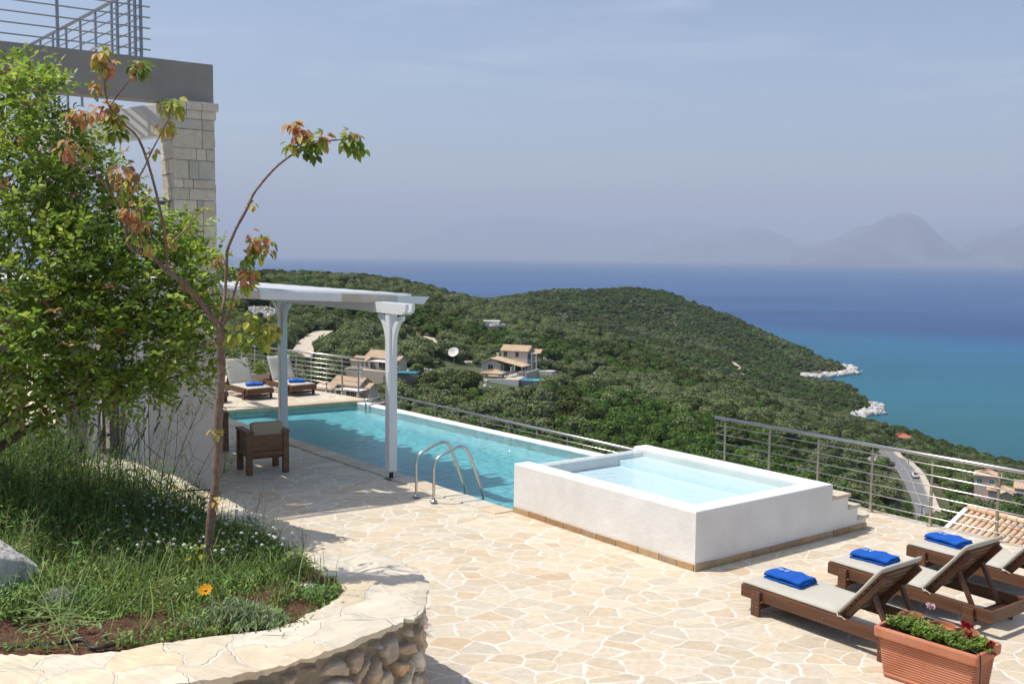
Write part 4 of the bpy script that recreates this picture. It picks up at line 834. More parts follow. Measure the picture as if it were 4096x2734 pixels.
MB().add([(*S_(WT - .02, WT - .02), SH - .052), (*S_(LV - .06, WT - .02), SH - .052), (*S_(LV - .06, LU - WT + .02), SH - .052), (*S_(WT - .02, LU - WT + .02), SH - .052)], [(0, 3, 2, 1)]).build('water', m_sw, spa)
# steps at the right end
LT = (Cpt - Bpt).length
for k, (a, b_, h_) in enumerate(((LU + .001, LU + .34, .52), (LU + .341, LU + .56, .345), (LU + .561, LT, .175))):
    s_o = MB().prism([S_(.0, a - .001), S_(1.2, a - .001), S_(1.2, b_), S_(.0, b_)], -.1, h_ - .035).build('step', m_white, spa)
    c_ = STN[(k * 3) % 10]; MB().prism([S_(-.025, a + .002), S_(1.2, a + .002), S_(1.2, b_ + .03), S_(-.025, b_ + .03)], h_ - .034, h_ + .012, c=tuple(x * .95 for x in c_)).build('tread', m_copst, s_o, bevel=.006)
# honey coloured skirting
sk = MB(); random.seed(5)
def skirt(a0, a1, dirv, outv):
    s = 0; Lg = (a1 - a0).length; d = (a1 - a0).normalized()
    while s < Lg - .02:
        l = min(random.uniform(.26, .42), Lg - s); c = random.choice([(.46, .30, .15), (.40, .25, .13), (.50, .36, .20), (.40, .29, .18), (.44, .26, .13), (.46, .33, .19)]); kk_ = random.uniform(.85, 1.1); c = tuple(x * kk_ for x in c)
        p = a0 + d * (s + .004); q_ = a0 + d * (s + l - .004); o_ = outv * (.02 + random.uniform(0, .004)); sk.prism([rel(p)[:2], rel(q_)[:2], rel(q_ + o_)[:2], rel(p + o_)[:2]], 0.001, .078 + random.uniform(-.004, .004), c=c); s += l
skirt(Apt, Bpt, None, -ud); skirt(Bpt - ud * .02, Cpt, None, -vd)
sk.build('skirting', m_base, spa, bevel=.004)

# ------------------------------------------------------------------ steel railings
def railing(name, start, d, spac, n, htop, nbars, label, cat, z0=0.0, post=.021, rail=.030, ext0=.25, ext1=.3, bar0=.13, mat=m_steel, pm=m_steel2, end_z=None, base=True, group=None, step=None):
    o = empty(name, start + Z * z0, 0, label, cat, group); d = Vector(d).normalized(); sl_ = 0 if step is None else step
    def Q(s, z): return d * s + Z * (z + sl_ * s)
    a = -ext0; b = (n - 1) * spac + ext1
    MB().tube([Q(a, htop), Q(b, htop)], rail, 14).build('top_rail', mat, o, smooth=True)
    for k in range(n):
        p = MB().tube([Q(k * spac, 0.0), Q(k * spac, htop - .07)], post, 12).tube([Q(k * spac, htop - .07), Q(k * spac, htop - .02)], .008, 6)
        p.build('post', pm, o)
        if base: MB().lathe([(0, .0), (.042, .0), (.042, .022), (.03, .03), (.022, .03)], tuple(Q(k * spac, 0)), 16).build('foot', pm, o)
    side = Vector((-d.y, d.x, 0)) * .028
    if side.y > 0: side = -side
    for j in range(nbars):
        z = lerp(bar0, htop - .115, j / max(1, nbars - 1)); MB().tube([Q(a * .8, z) + side, Q(b, z) + side], .0085, 8).build('cross_bar', mat, o, smooth=True)
    return o
railing('steel_railing', rp0 + rd * 2.76, -rd, .92, 8, .965, 6, 'tall steel railing with six thin bars along the right edge of the terrace', 'railing', ext0=.22, ext1=1)
fdir = (fr_p[0] - fr_p[2]).normalized()
railing('steel_railing', fr_p[0] - fdir * .66 * 8, fdir, .66, 9, .97, 7, 'steel railing behind the two white loungers on the far deck', 'railing', ext0=.2, ext1=.22)
la = gz(1560, 1580, .1); lb = gz(2511, 1793, .1); ldr = (lb - la).normalized()
railing('steel_railing', la + ldr * .15 - Z * .1, ldr, .95, 13, .95, 5, 'low steel railing just outside the overflow edge of the pool', 'railing', z0=-.85, ext0=.15, ext1=.3)
lc = gz(1463, 1600, .1); o = railing('steel_railing', lc - Z * .1, (la - lc), (la - lc).length * .8, 2, .95, 5, 'short steel railing returning round the far corner of the pool', 'railing', z0=-.85, ext0=0, ext1=.05)
# walkway that carries the low railing
wk = MB(); wk.prism([X2(Fc + nin.normalized() * .28), X2(Pinf + nin.normalized() * .28), X2(Pinf + nin.normalized() * 1.2), X2(Fc + nin.normalized() * 1.2 + Vector((-.9, 1.0, 0)))], -9, -.85); tag(wk.build('gutter_walkway', m_beige), 'narrow rendered walkway below the pool overflow edge', 'walkway')

# ------------------------------------------------------------------ pergola
perg = empty('pergola', (-1.93, 15.92, 0), 0, 'white wooden pergola on bracketed posts between the house and the pool', 'pergola')
o0 = Vector((-1.93, 15.92, 0)); p2 = Vector((-4.52, 19.62, 0)); bdir = (p2 - o0).normalized(); bside = Vector((-bdir.y, bdir.x, 0))
if bside.dot(U) < 0: bside = -bside
ZB = 2.68
def pf(mb, p, d, w_, h0, h1, m=0):
    """upright square timber"""
    s = Vector((-d.y, d.x, 0)) * w_ / 2; e = d * w_ / 2; b4 = [p - s - e, p + s - e, p + s + e, p - s + e]; 
    mb.hexa([q + Z * h0 for q in b4][::-1], [q + Z * h1 for q in b4][::-1])
for k in range(3):
    p = bdir * ((p2 - o0).length * k)
    po = MB(); pf(po, p, bdir, .145, .13, ZB); post_o = po.build('post', m_whitepaint, perg, bevel=.008)
    # chamfered centre strips
    st2 = MB()
    for sg in (-1, 1): st2.obox(p + bside * sg * .0735 - bdir * .04 + Z * .45, bdir * .08, bside * sg * .007, Z * 1.3) if sg > 0 else st2.obox(p + bside * sg * .0735 + bdir * .04 + Z * .45, -bdir * .08, bside * sg * .007, Z * 1.3)
    st2.build('moulding', m_whitepaint, post_o)
    fo = MB(); pf(fo, p, bdir, .05, .006, .131); fo.prism([X2(p + bside * .09 + bdir * .09), X2(p - bside * .09 + bdir * .09), X2(p - bside * .09 - bdir * .09), X2(p + bside * .09 - bdir * .09)], .001, .008); fo.build('foot_plate', m_dark, perg)
    for sg in (-1, 1):
        # curved knee brace
        br = MB(); vs = []; n_ = 14
        for i in range(n_ + 1):
            a = i / n_ * PI / 2; cx_ = .055 + .34 * (1 - math.cos(a)); cz_ = ZB - .66 + .60 * math.sin(a); nx_, nz_ = math.cos(a), -math.sin(a) * .6; hw_ = .06
            xo, zo = cx_ + nx_ * hw_, cz_ + nz_ * hw_; xi, zi = max(.0, cx_ - nx_ * hw_), cz_ - nz_ * hw_
            for (x_, z_) in ((xo, zo), (xi, min(ZB, zi))): vs += [p + bdir * sg * x_ + Z * z_ - bside * .035, p + bdir * sg * x_ + Z * z_ + bside * .035]
        fs = []
        for i in range(n_): a = 4 * i; fs += [(a, a + 4, a + 5, a + 1), (a + 2, a + 3, a + 7, a + 6), (a, a + 2, a + 6, a + 4), (a + 1, a + 5, a + 7, a + 3)]
        fs += [(0, 1, 3, 2), (4 * n_, 4 * n_ + 2, 4 * n_ + 3, 4 * n_ + 1)]; br.add(vs, fs); br.build('knee_brace', m_whitepaint, perg)
# paired outer beams with notched ends
for sg in (-1, 1):
    a = -bdir * .62 + bside * sg * .055; b_ = bdir * ((p2 - o0).length * 2 + 1.2) + bside * sg * .055; bm = MB()
    ln = (b_ - a); prof = [(0, .10), (.0, .17), (.10, .17 + 0), (.10, .17)]
    hw = .028; vs = []; zz = ZB + .001
    side_pts = [(0.0, .10), (.05, .03), (.09, .03), (.13, 0), (ln.length, 0), (ln.length, .17), (0, .17)]
    for s_ in (-1, 1):
        for (x, z) in side_pts: vs.append(a + bdir * x + Z * (zz + z) + bside * hw * s_)
    n_ = len(side_pts); fs = [tuple(range(n_)), tuple(range(n_, 2 * n_))[::-1]] + [((i + 1) % n_, i, n_ + i, n_ + (i + 1) % n_) for i in range(n_)]
    bm.add(vs, fs); bm.build('beam', m_whitepaint, perg)
# rafters fall gently from the house; the nearest carries cream stained lengths
Wl = Vector((-4.42, 14.86, 2.945)) - o0; Tp = Vector((-1.40, 16.78, 2.79)) - o0; rdv = (Tp - Wl); rlen = rdv.length; rdn = rdv.normalized(); rs = Vector((rdn.y, -rdn.x, 0)).normalized()
for k in range(10):
    sh = bdir * (.80 * k); A0 = Wl + sh; B0 = Tp + sh; hh = .125; tk = .035
    if k == 0:
        f0 = MB(); cuts = [0, .315, .63, .775, 1.0] if False else [0.0, .34, .66, .79, .91, 1.0]
        cuts = [0.0, .19, .56, .70, .835, 1.0]; mats_ = [1, 0, 1, 1, 0]
        for i in range(5):
            a_ = A0 + rdv * cuts[i]; b_ = A0 + rdv * cuts[i + 1]; ofs = rs * (.003 * (i % 2))
            if i == 4:
                vs = [a_ + rs * -tk / 2, a_ + rs * tk / 2, b_ - rdn * .11 + rs * tk / 2, b_ - rdn * .11 - rs * tk / 2, a_ + rs * -tk / 2 + Z * hh, a_ + rs * tk / 2 + Z * hh, b_ + rs * tk / 2 + Z * hh, b_ - rs * tk / 2 + Z * hh]
                MB().add(vs, [(3, 2, 1, 0), (4, 5, 6, 7), (0, 1, 5, 4), (1, 2, 6, 5), (2, 3, 7, 6), (3, 0, 4, 7)]).build('rafter', m_whitepaint, perg)
            else: MB().obox(a_ + rs * tk / 2 + ofs, b_ - a_, -rs * tk, Z * hh).build('rafter', m_stained if mats_[i] else m_whitepaint, perg)
    else: MB().obox(A0 + rs * tk / 2, B0 - A0, -rs * tk, Z * hh).build('rafter', m_whitepaint, perg)
    # covering boards between the rafters, laid along them
    for j in range(4):
        s0 = .018 + j * .195; w2 = .190; up_ = Z * (hh + .002 + .018 * (j % 2)); a_ = Wl + sh + bdir * s0 + up_; cut = .94 + .03 * ((j * 7 + k * 3) % 3 - 1)
        MB().obox(a_, rdv * cut, bdir * w2, Z * .016).build('roof_board', m_whitepaint, perg)
perg_mat = None

# ------------------------------------------------------------------ house
Kc = Vector((-4.34, 14.72, 0)); Uh = Vector((math.cos(R(35)), math.sin(R(35)), 0)); Vh = Vector((math.cos(R(127.5)), math.sin(R(127.5)), 0))
house = empty('house', Kc, 0, 'modern villa corner with grey concrete roof beams, rough stone pillars and beige walls', 'house')
def H(u_, v_, z=0): p = Uh * u_ + Vh * v_; return (p.x, p.y, z)
def hp(u0_, u1_, v0_, v1_): return [H(u0_, v0_)[:2], H(u1_, v0_)[:2], H(u1_, v1_)[:2], H(u0_, v1_)[:2]]
MB().prism(hp(-1.02, 0, 0, 5.0), 0, 3.15).prism(hp(-1.05, .03, -.03, 5.03), 3.151, 3.2).build('wall', m_beige, house, bevel=.012)
# upper floor slab and inner walls further back
MB().prism(hp(-9, -1.03, 3.2, 9), 2.9, 3.15).prism(hp(-9, -3.0, 9.01, 9.2), 0, 3.0).build('floor_slab', m_wwall, house)
# stone pillars built of squared blocks
def ashlar(name, u0_, v0_, wu, wv, z0, z1, seed, cap=True):
    random.seed(seed); mb = MB(); core = .02; mb.prism(hp(u0_ + core, u0_ + wu - core, v0_ + core, v0_ + wv - core), z0, z1 - .02, c=(.62, .545, .44))
    pal = [(.68, .61, .49), (.63, .57, .46), (.72, .65, .53), (.58, .54, .44), (.66, .58, .47), (.53, .51, .43)]
    def face(org, dr, W_, nrm):
        z = z0
        while z < z1 - .25:
            h_ = min(random.choice([.13, .17, .27, .36, .42]), z1 - .24 - z); h_ = z1 - .24 - z if z1 - .24 - z - h_ < .10 else h_
            x = 0
            while x < W_ - .005:
                w_ = min(random.choice([.09, .14, .22, .33, .42]), W_ - x); w_ = W_ - x if W_ - x - w_ < .07 else w_
                sub = [(0, h_)] if (h_ < .3 or random.random() < .45) else [(0, h_ / 2), (h_ / 2, h_)]
                for s0, s1 in sub:
                    c = random.choice(pal); k = random.uniform(.9, 1.1); pr = random.uniform(.0, .016)
                    a = Vector(org) + Vector(dr) * (x + .0035) + Z * (z + s0 + .0035); mb.obox(a + Vector(nrm) * pr, Vector(dr) * (w_ - .007), -Vector(nrm) * (.03 + pr), Z * (s1 - s0 - .007), c=tuple(q * k for q in c))
                x += w_
            z += h_
    o_ = Vector(H(u0_, v0_)); face(o_, Uh, wu, -Vh); face(o_ + Vh * wv, -Vh, wv, -Uh); face(o_ + Uh * wu, Vh, wv, Uh)
    if cap:
        for (e, a, b_) in ((.022, z1 - .24, z1 - .12), (.05, z1 - .118, z1)):
            n_ = 3; 
            for i in range(n_):
                k = random.uniform(.95, 1.1); c = (.70 * k, .64 * k, .54 * k); mb.prism(hp(u0_ - e + (wu + 2 * e) * i / n_ + .003, u0_ - e + (wu + 2 * e) * (i + 1) / n_ - .003, v0_ - e, v0_ + wv + e), a, b_, c=c)
    return mb.build('stone_pillar', m_stoneC, house, bevel=.003)
ashlar('stone_pillar', -.60, .03, .60, .50, 3.2, 5.76, 4)
ashlar('stone_pillar', -1.35, 3.9, .6, .6, 3.15, 5.5, 9)
# roof beams
Bq = Vector((-4.43, 14.97, 0)) - Kc; bd1 = Vector((-.838, -.546, 0)); bv1 = Vector(H(0, 1)).normalized()
def bm_(p, d, l, sd, w_, z0, z1, nm='roof_beam', mat=m_concrete):
    a = Vector(p) + Z * z0; return MB().obox(a, Vector(d) * l, Vector(sd) * w_, Z * (z1 - z0)).build(nm, mat, house, bevel=.01)
bm_(Bq - bd1 * 0, bd1, 9.0, Vh, .35, 5.77, 6.36)
m_soff = pmat('pale_painted_beam', (.55, .535, .50), .8, var=.05, vs=2)
v0p = Bq + bd1 * .10 + Vh * .36; v1p = Vector((-8.1, 17.75, 0)) - Kc; vdd = (v1p - v0p); vl = vdd.length; vdd.normalize(); vsd = Vector((vdd.y, -vdd.x, 0))
if vsd.dot(U) < 0: vsd = -vsd
bm_(v0p, vdd, vl + 4, vsd, .22, 5.42, 5.92, mat=m_soff)
MB().prism([X2(Bq + bd1 * 1.9 + Vh * .352), X2(Bq + bd1 * 9 + Vh * .352), X2(Bq + bd1 * 9 + Vh * 7), X2(Bq + bd1 * 4.6 + Vh * 7)], 6.0, 6.2).build('roof_slab', m_wwall, house, bevel=.01)
# railing posts and rails on the roof
rr = empty('roof_railing', Kc + Vector((0, 0, 6.36)), 0, 'steel railing round the roof deck high above the tree', 'railing')
e0 = Bq + bd1 * .98 + Vh * .17
def xr(px_): 
    best = None
    for i in range(400):
        s_ = i * .02; p = Kc + Bq + bd1 * s_ + Vh * .17 + Z * 6.5
        q_ = topx(p)
        if best is None or abs(q_[0] - px_) < best[0]: best = (abs(q_[0] - px_), s_)
    return best[1]
sfr = [xr(563), xr(540), xr(471), xr(232), xr(-60), xr(-400)]
for s_ in sfr[1:]: p = Bq + bd1 * s_ + Vh * .17; MB().tube([p, p + Z * .98], .024, 10).build('post', m_galv, rr)
ec = Bq + bd1 * sfr[0] + Vh * .17
MB().tube([ec, ec + Z * .98], .024, 10).build('post', m_galv, rr)
for z in (.13, .28, .43, .58, .73, .88): MB().tube([ec - bd1 * .12 + Z * z - Vh * .03, ec + bd1 * 8 + Z * z - Vh * .03], .011, 8).build('cross_bar', m_galv, rr)
MB().tube([ec - bd1 * .12 + Z * 1.0, ec + bd1 * 8 + Z * 1.0], .03, 10).build('top_rail', m_galv, rr)
vd_ = Vector((-8.7, 18, 0)) - Vector((-5.98, 14.85, 0)); vd_.normalize()
for k in range(8):
    s_ = .45 + k * .72; p = ec + vd_ * s_; MB().tube([p - Z * .4, p + Z * .98], .022, 8).build('post', m_galv, rr)
for z in (.13, .28, .43, .58, .73, .88): MB().tube([ec + Z * z, ec + vd_ * 7 + Z * z], .011, 8).build('cross_bar', m_galv, rr)
MB().tube([ec + Z * 1.0, ec + vd_ * 7 + Z * 1.0], .03, 10).build('top_rail', m_galv, rr)
# handrail of the upper floor, ends in the pillar
br_ = empty('balcony_railing', Kc + Vector((0, 0, 3.2)), 0, 'steel balcony railing ending in a flange on the near stone pillar', 'railing')
pe = Vector(H(-.60, .25)); pf2 = Vector(H(-7, .25))
MB().tube([pe + Z * 1.12, pf2 + Z * 1.12], .034, 12).build('top_rail', m_galv, br_, smooth=True); MB().tube([pe + Z * 1.12, pe - Uh * .03 + Z * 1.12], .06, 16).build('wall_flange', m_galv, br_)
for z in (.16, .34, .52, .70, .88): MB().tube([pe + Z * z, pf2 + Z * z], .010, 8).build('cross_bar', m_galv, br_)
for k in range(7): p = Vector(H(-.9 - .9 * k, .25)); MB().tube([p, p + Z * 1.1], .022, 8).build('post', m_galv, br_)
# white panel, door and columns on the patio side
MB().prism(hp(-1.16, -1.03, -.02, .25), 0, 3.1).build('corner_post', m_wwall, house, bevel=.02)
MB().prism(hp(-1.335, -1.161, .02, .25), 0, 3.1).build('white_panel', m_wwall, house, bevel=.02)
dr = MB().prism(hp(-1.56, -1.37, .2, .27), 0.02, 2.5).prism(hp(-1.60, -1.52, .12, .199), 0.02, 2.5).build('door', m_greydoor, house, bevel=.006)
MB().tube([H(-1.54, .10, 1.05), H(-1.54, .02, 1.05), H(-1.68, .02, 1.05)], .012, 8).build('handle', m_black, dr); MB().prism(hp(-1.58, -1.53, .105, .118), .85, 1.3).build('lock_plate', m_steel, dr)
for k, u_ in enumerate((-1.75, -2.16, -3.4, -4.9)):
    c_ = Vector(H(u_, .1)); MB().lathe([(.085, 0), (.085, .1), (.07, .14), (.062, 2.6), (.09, 2.7), (.09, 2.85)], tuple(c_), 20).build('column', m_wwall, house, smooth=True)
MB().prism(hp(-9, -1.32, -.05, .30), 2.86, 3.14).build('lintel', m_wwall, house)
MB().prism(hp(-9, -1.7, 4.6, 4.9), 0, 2.85).build('back_wall', m_hstone, house)
# ------------------------------------------------------------------ leaves and blades (vectorised)
def leaf_arrays(pos, dr, nrm, ln, wd, col, fold=.18, droop=.0):
    """pointed oval leaves folded along the midrib: 6 vertices, two quads each"""
    n = len(pos); dr = dr / np.linalg.norm(dr, axis=1, keepdims=True); nrm = nrm - dr * (dr * nrm).sum(1, keepdims=True); nrm /= np.linalg.norm(nrm, axis=1, keepdims=True) + 1e-9; sd = np.cross(dr, nrm)
    ln = np.asarray(ln).reshape(-1, 1); wd = np.asarray(wd).reshape(-1, 1); dz = np.array([0, 0, -1.0]) * ln * droop
    b = pos; t = pos + dr * ln + dz; q1 = pos + dr * ln * .33 + dz * .2; q2 = pos + dr * ln * .72 + dz * .55
    up_ = nrm * wd * fold
    v = np.stack([b, q1 + sd * wd * .5 + up_, q2 + sd * wd * .38 + up_, t, q2 - sd * wd * .38 + up_, q1 - sd * wd * .5 + up_], 1).reshape(-1, 3)
    i = np.arange(n)[:, None] * 6; f = np.concatenate([i + np.array([0, 1, 2, 3]), i + np.array([0, 3, 4, 5])], 0)
    return v, f, np.repeat(col, 6, 0)
def blade_arrays(pos, hgt, wd, az, lean, col):
    n = len(pos); a = np.stack([np.cos(az), np.sin(az), np.zeros(n)], 1); s = np.stack([-np.sin(az), np.cos(az), np.zeros(n)], 1); h = hgt[:, None]; w_ = wd[:, None]; l = lean[:, None]; zz = np.array([0, 0, 1.0])
    m1 = pos + zz * h * .5 + a * h * l * .25; t = pos + zz * h * (1 - .25 * l) + a * h * l
    m2 = pos + zz * h * .82 + a * h * l * .6
    v = np.stack([pos - s * w_ / 2, pos + s * w_ / 2, m1 + s * w_ * .45, m1 - s * w_ * .45, m2 + s * w_ * .3, m2 - s * w_ * .3, t + s * w_ * .05, t - s * w_ * .05], 1).reshape(-1, 3)
    i = np.arange(n)[:, None] * 8; f = np.concatenate([i + np.array([0, 1, 2, 3]), i + np.array([3, 2, 4, 5]), i + np.array([5, 4, 6, 7])], 0)
    return v, f, np.repeat(col, 8, 0)
def merge(parts):
    vs, fs, cs = [], [], []; n = 0
    for v, f, c in parts: vs.append(v); fs.append(f + n); cs.append(c); n += len(v)
    return np.concatenate(vs), np.concatenate(fs), np.concatenate(cs)
def jit(base, n, rg, v=.2, h=.012):
    base = np.asarray(base, float); k = np.clip(1 + rg.normal(size=(n, 1)) * v, .35, 1.9); return np.clip(base * k + rg.normal(size=(n, 3)) * h, .004, .95)

# ------------------------------------------------------------------ raised bed: coping, rubble wall, soil
ZC = 1.0
outer = [Vector((-9.5, 6.3, ZC)), Vector((-6.5, 5.8, ZC)), Vector((-4.6, 5.55, ZC)), Vector((-3.0, 5.6, ZC))] + [gz(x, y, ZC) for x, y in ((700, 2734), (1000, 2690), (1340, 2592), (1600, 2490), (1690, 2430), (1709, 2372), (1704, 2307), (1600, 2230), (1394, 2141), (1130, 2085), (883, 1985), (600, 1862), (300, 1790), (0, 1728), (-500, 1640))]
inner = [Vector((-9.5, 7.0, ZC)), Vector((-6.5, 6.55, ZC)), Vector((-4.6, 6.35, ZC))] + [gz(x, y, ZC) for x, y in ((0, 2610), (400, 2590), (800, 2545), (1100, 2500), (1300, 2420), (1362, 2360), (1340, 2310), (1200, 2215), (1050, 2150), (850, 2080), (550, 1975), (200, 1880), (-100, 1815), (-600, 1720))]
def resample(P, n):
    Q = bez(P, 8); Ls = [0]
    for a, b_ in zip(Q[:-1], Q[1:]): Ls.append(Ls[-1] + (b_ - a).length)
    out = []; j = 0
    for i in range(n):
        s = Ls[-1] * i / (n - 1)
        while j < len(Q) - 2 and Ls[j + 1] < s: j += 1
        out.append(Q[j].lerp(Q[j + 1], (s - Ls[j]) / max(1e-9, Ls[j + 1] - Ls[j])))
    return out
NS = 560
rgc = np.random.default_rng(5)
Oo = resample(outer, NS); Ii = resample(inner, NS)
def chips(n, rg, amp, seg=(10, 26)):
    out = np.zeros(n); i = 0
    while i < n:
        l = int(rg.integers(*seg)); o_ = rg.normal() * amp; sl_ = rg.normal() * amp * .6; k = np.arange(min(l, n - i)); out[i:i + l] = o_ + sl_ * (k / l - .5) ; 
        out[i + len(k) - 1] -= amp * 1.2; i += l
    return out + rg.normal(size=n) * amp * .22
co_ = chips(NS, rgc, .022); ci_ = chips(NS, rgc, .03)
bed = empty('raised_bed', (-1.4, 7.0, 0), 0, 'curved raised planting bed with a rubble stone wall and wide pale flagstone coping', 'planting bed'); B0 = Vector((-1.4, 7.0, 0))
NW = 8; vs = []
for i in range(NS):
    tn = (Oo[min(i + 1, NS - 1)] - Oo[max(i - 1, 0)]).normalized(); nn = Vector((tn.y, -tn.x, 0))
    a = Oo[i] + nn * float(co_[i]); b_ = Ii[i] - nn * float(ci_[i])
    for j in range(NW + 1):
        p = a.lerp(b_, j / NW); p = p - B0; hz_ = .010 * math.sin(i * .21 + j) + .008 * float(rgc.normal()) * (.3 if 0 < j < NW else .6)
        vs.append((p.x, p.y, ZC + hz_ - (.012 if j in (0, NW) else 0)))
top = len(vs)
for i in range(NS):
    tn = (Oo[min(i + 1, NS - 1)] - Oo[max(i - 1, 0)]).normalized(); nn = Vector((tn.y, -tn.x, 0)); u_ = float(rgc.normal()) * .008
    p = Oo[i] + nn * (float(co_[i]) - .012 + u_) - B0; vs.append((p.x, p.y, ZC - .055 + float(rgc.normal()) * .006)); p = Ii[i] - nn * (float(ci_[i]) - .01) - B0; vs.append((p.x, p.y, ZC - .06))
fs = []
for i in range(NS - 1):
    for j in range(NW): a = i * (NW + 1) + j; fs.append((a, a + 1, a + NW + 2, a + NW + 1))
    a = i * (NW + 1); o_ = top + 2 * i; fs += [(a + NW + 1, o_ + 2, o_, a), (a + NW, o_ + 1, o_ + 3, a + 2 * NW + 1), (o_, o_ + 2, o_ + 3, o_ + 1)]
cpo = link('coping', npmesh('coping', vs, fs), m_coping, bed)
# rubble wall with modelled stones
def worley(s, z, seed, sc, zs=1.25):
    rg = np.random.default_rng(seed); x = s * sc; y = z * sc * zs; xi = np.floor(x).astype(int); yi = np.floor(y).astype(int); T = rg.random((97, 61, 2)); Tc = rg.random((97, 61))
    f1 = np.full(x.shape, 9.); f2 = np.full(x.shape, 9.); idc = np.zeros(x.shape); ddx = np.zeros(x.shape); ddy = np.zeros(x.shape)
    for dx in (-2, -1, 0, 1, 2):
        for dy in (-2, -1, 0, 1, 2):
            cx = (xi + dx); cy = (yi + dy); px_ = cx + T[cx % 97, cy % 61, 0]; py_ = cy + T[cx % 97, cy % 61, 1]; d = np.hypot(x - px_, y - py_); n1 = d < f1
            f2 = np.where(n1, f1, np.minimum(f2, d)); idc = np.where(n1, Tc[cx % 97, cy % 61], idc); ddx = np.where(n1, x - px_, ddx); ddy = np.where(n1, y - py_, ddy); f1 = np.where(n1, d, f1)
    return f1, f2, idc, ddx, ddy
nS, nZ = 1500, 120
OW = resample(outer, nS); ww = []
tn_ = [(OW[min(i + 1, nS - 1)] - OW[max(i - 1, 0)]).normalized() for i in range(nS)]
Lw = sum((OW[i + 1] - OW[i]).length for i in range(nS - 1)); sA = np.linspace(0, Lw, nS); zA = np.linspace(-.05, ZC - .05, nZ); SS, ZA = np.meshgrid(sA, zA, indexing='ij')
wsn = fbm(SS * 3.1, ZA * 3.1, 3) * .35; wzn = fbm(SS * 3.1 + 40, ZA * 3.1, 3) * .35
f1, f2, idc, ddx, ddy = worley(SS + wsn * .6, ZA + wzn * .6, 3, 4.9)
edge = f2 - f1; st_w = .13 + .20 * np.clip(fbm(SS * 1.7, ZA * 1.7 + 9, 2) + .5, 0, 1); rel_ = np.clip((edge - st_w) / .07, 0, 1)
topm = np.clip((ZC - .10 - ZA) / .03, 0, 1); rel_ *= topm
ta = (idc * 7919 % 1 - .5) * .16; tb_ = (idc * 3571 % 1 - .5) * .16; fac = np.minimum(ta * ddx + tb_ * ddy, np.minimum(.02 - tb_ * 1.5 * ddx + ta * ddy, .02 + tb_ * ddx - ta * 1.6 * ddy)); hgt = rel_ * (.055 + .03 * idc + fac) + rel_ * fbm(SS * 16 + idc * 50, ZA * 16, 3) * .03 + fbm(SS * 14, ZA * 14, 3) * .012
P0 = np.array([[p.x, p.y] for p in OW]); NN = np.array([[t_.y, -t_.x] for t_ in tn_])
XY = P0[:, None, :] + NN[:, None, :] * (hgt[..., None] - .085); vv = np.concatenate([XY - np.array([B0.x, B0.y]), ZA[..., None]], 2).reshape(-1, 3)
pal = np.array([(.66, .51, .34), (.72, .62, .47), (.54, .40, .28), (.68, .55, .39), (.74, .65, .52), (.50, .40, .30), (.66, .42, .25)]); cidx = (idc * 997).astype(int) % 7
mort = np.array([.30, .245, .185]); cw = mort + (pal[cidx] * (1 + fbm(SS * 7, ZA * 7, 3)[..., None] * .9) - mort) * rel_[..., None]
ix = np.arange(nS * nZ).reshape(nS, nZ); f_ = np.stack([ix[:-1, :-1].ravel(), ix[1:, :-1].ravel(), ix[1:, 1:].ravel(), ix[:-1, 1:].ravel()], 1)
link('rubble_wall', npmesh('rubble_wall', vv, f_, col=cw.reshape(-1, 3)), m_rub, bed)
# soil sheet
ipoly = np.array([[p.x, p.y] for p in resample(inner, 160)] + [[-11, 14.5], [-11, 7.2]])
def inside(x, y, poly):
    c = np.zeros(x.shape, bool); n = len(poly); j = n - 1
    for i in range(n):
        xi, yi = poly[i]; xj, yj = poly[j]; c ^= ((yi > y) != (yj > y)) & (x < (xj - xi) * (y - yi) / (yj - yi + 1e-12) + xi); j = i
    return c
def soilz(x, y):
    return ZC - .045 + fbm(x * 2.2, y * 2.2, 4) * .13 + np.clip((-3.0 - x) * .05, 0, .2) + np.clip((y - 9.0) * .02, 0, .1)
gx = np.linspace(-11, -1.0, 330); gy = np.linspace(5.9, 15.2, 310); GX, GY = np.meshgrid(gx, gy); GZ = soilz(GX, GY) + fbm(GX * 9, GY * 9, 3) * .05
iy = np.arange(GX.size).reshape(GX.shape); q_ = np.stack([iy[:-1, :-1].ravel(), iy[:-1, 1:].ravel(), iy[1:, 1:].ravel(), iy[1:, :-1].ravel()], 1)
grow = np.array([[p.x, p.y] for p in [Ii[i].lerp(Oo[i], .12) for i in range(0, NS, 4)]] + [[-11, 14.5], [-11, 7.2]])
ins = inside(GX, GY, grow).ravel(); q_ = q_[ins[q_].all(1)]
tag(link('garden_soil', npmesh('garden_soil', np.stack([GX.ravel(), GY.ravel(), GZ.ravel()], 1), q_), m_soil, smooth=True), kind='structure')

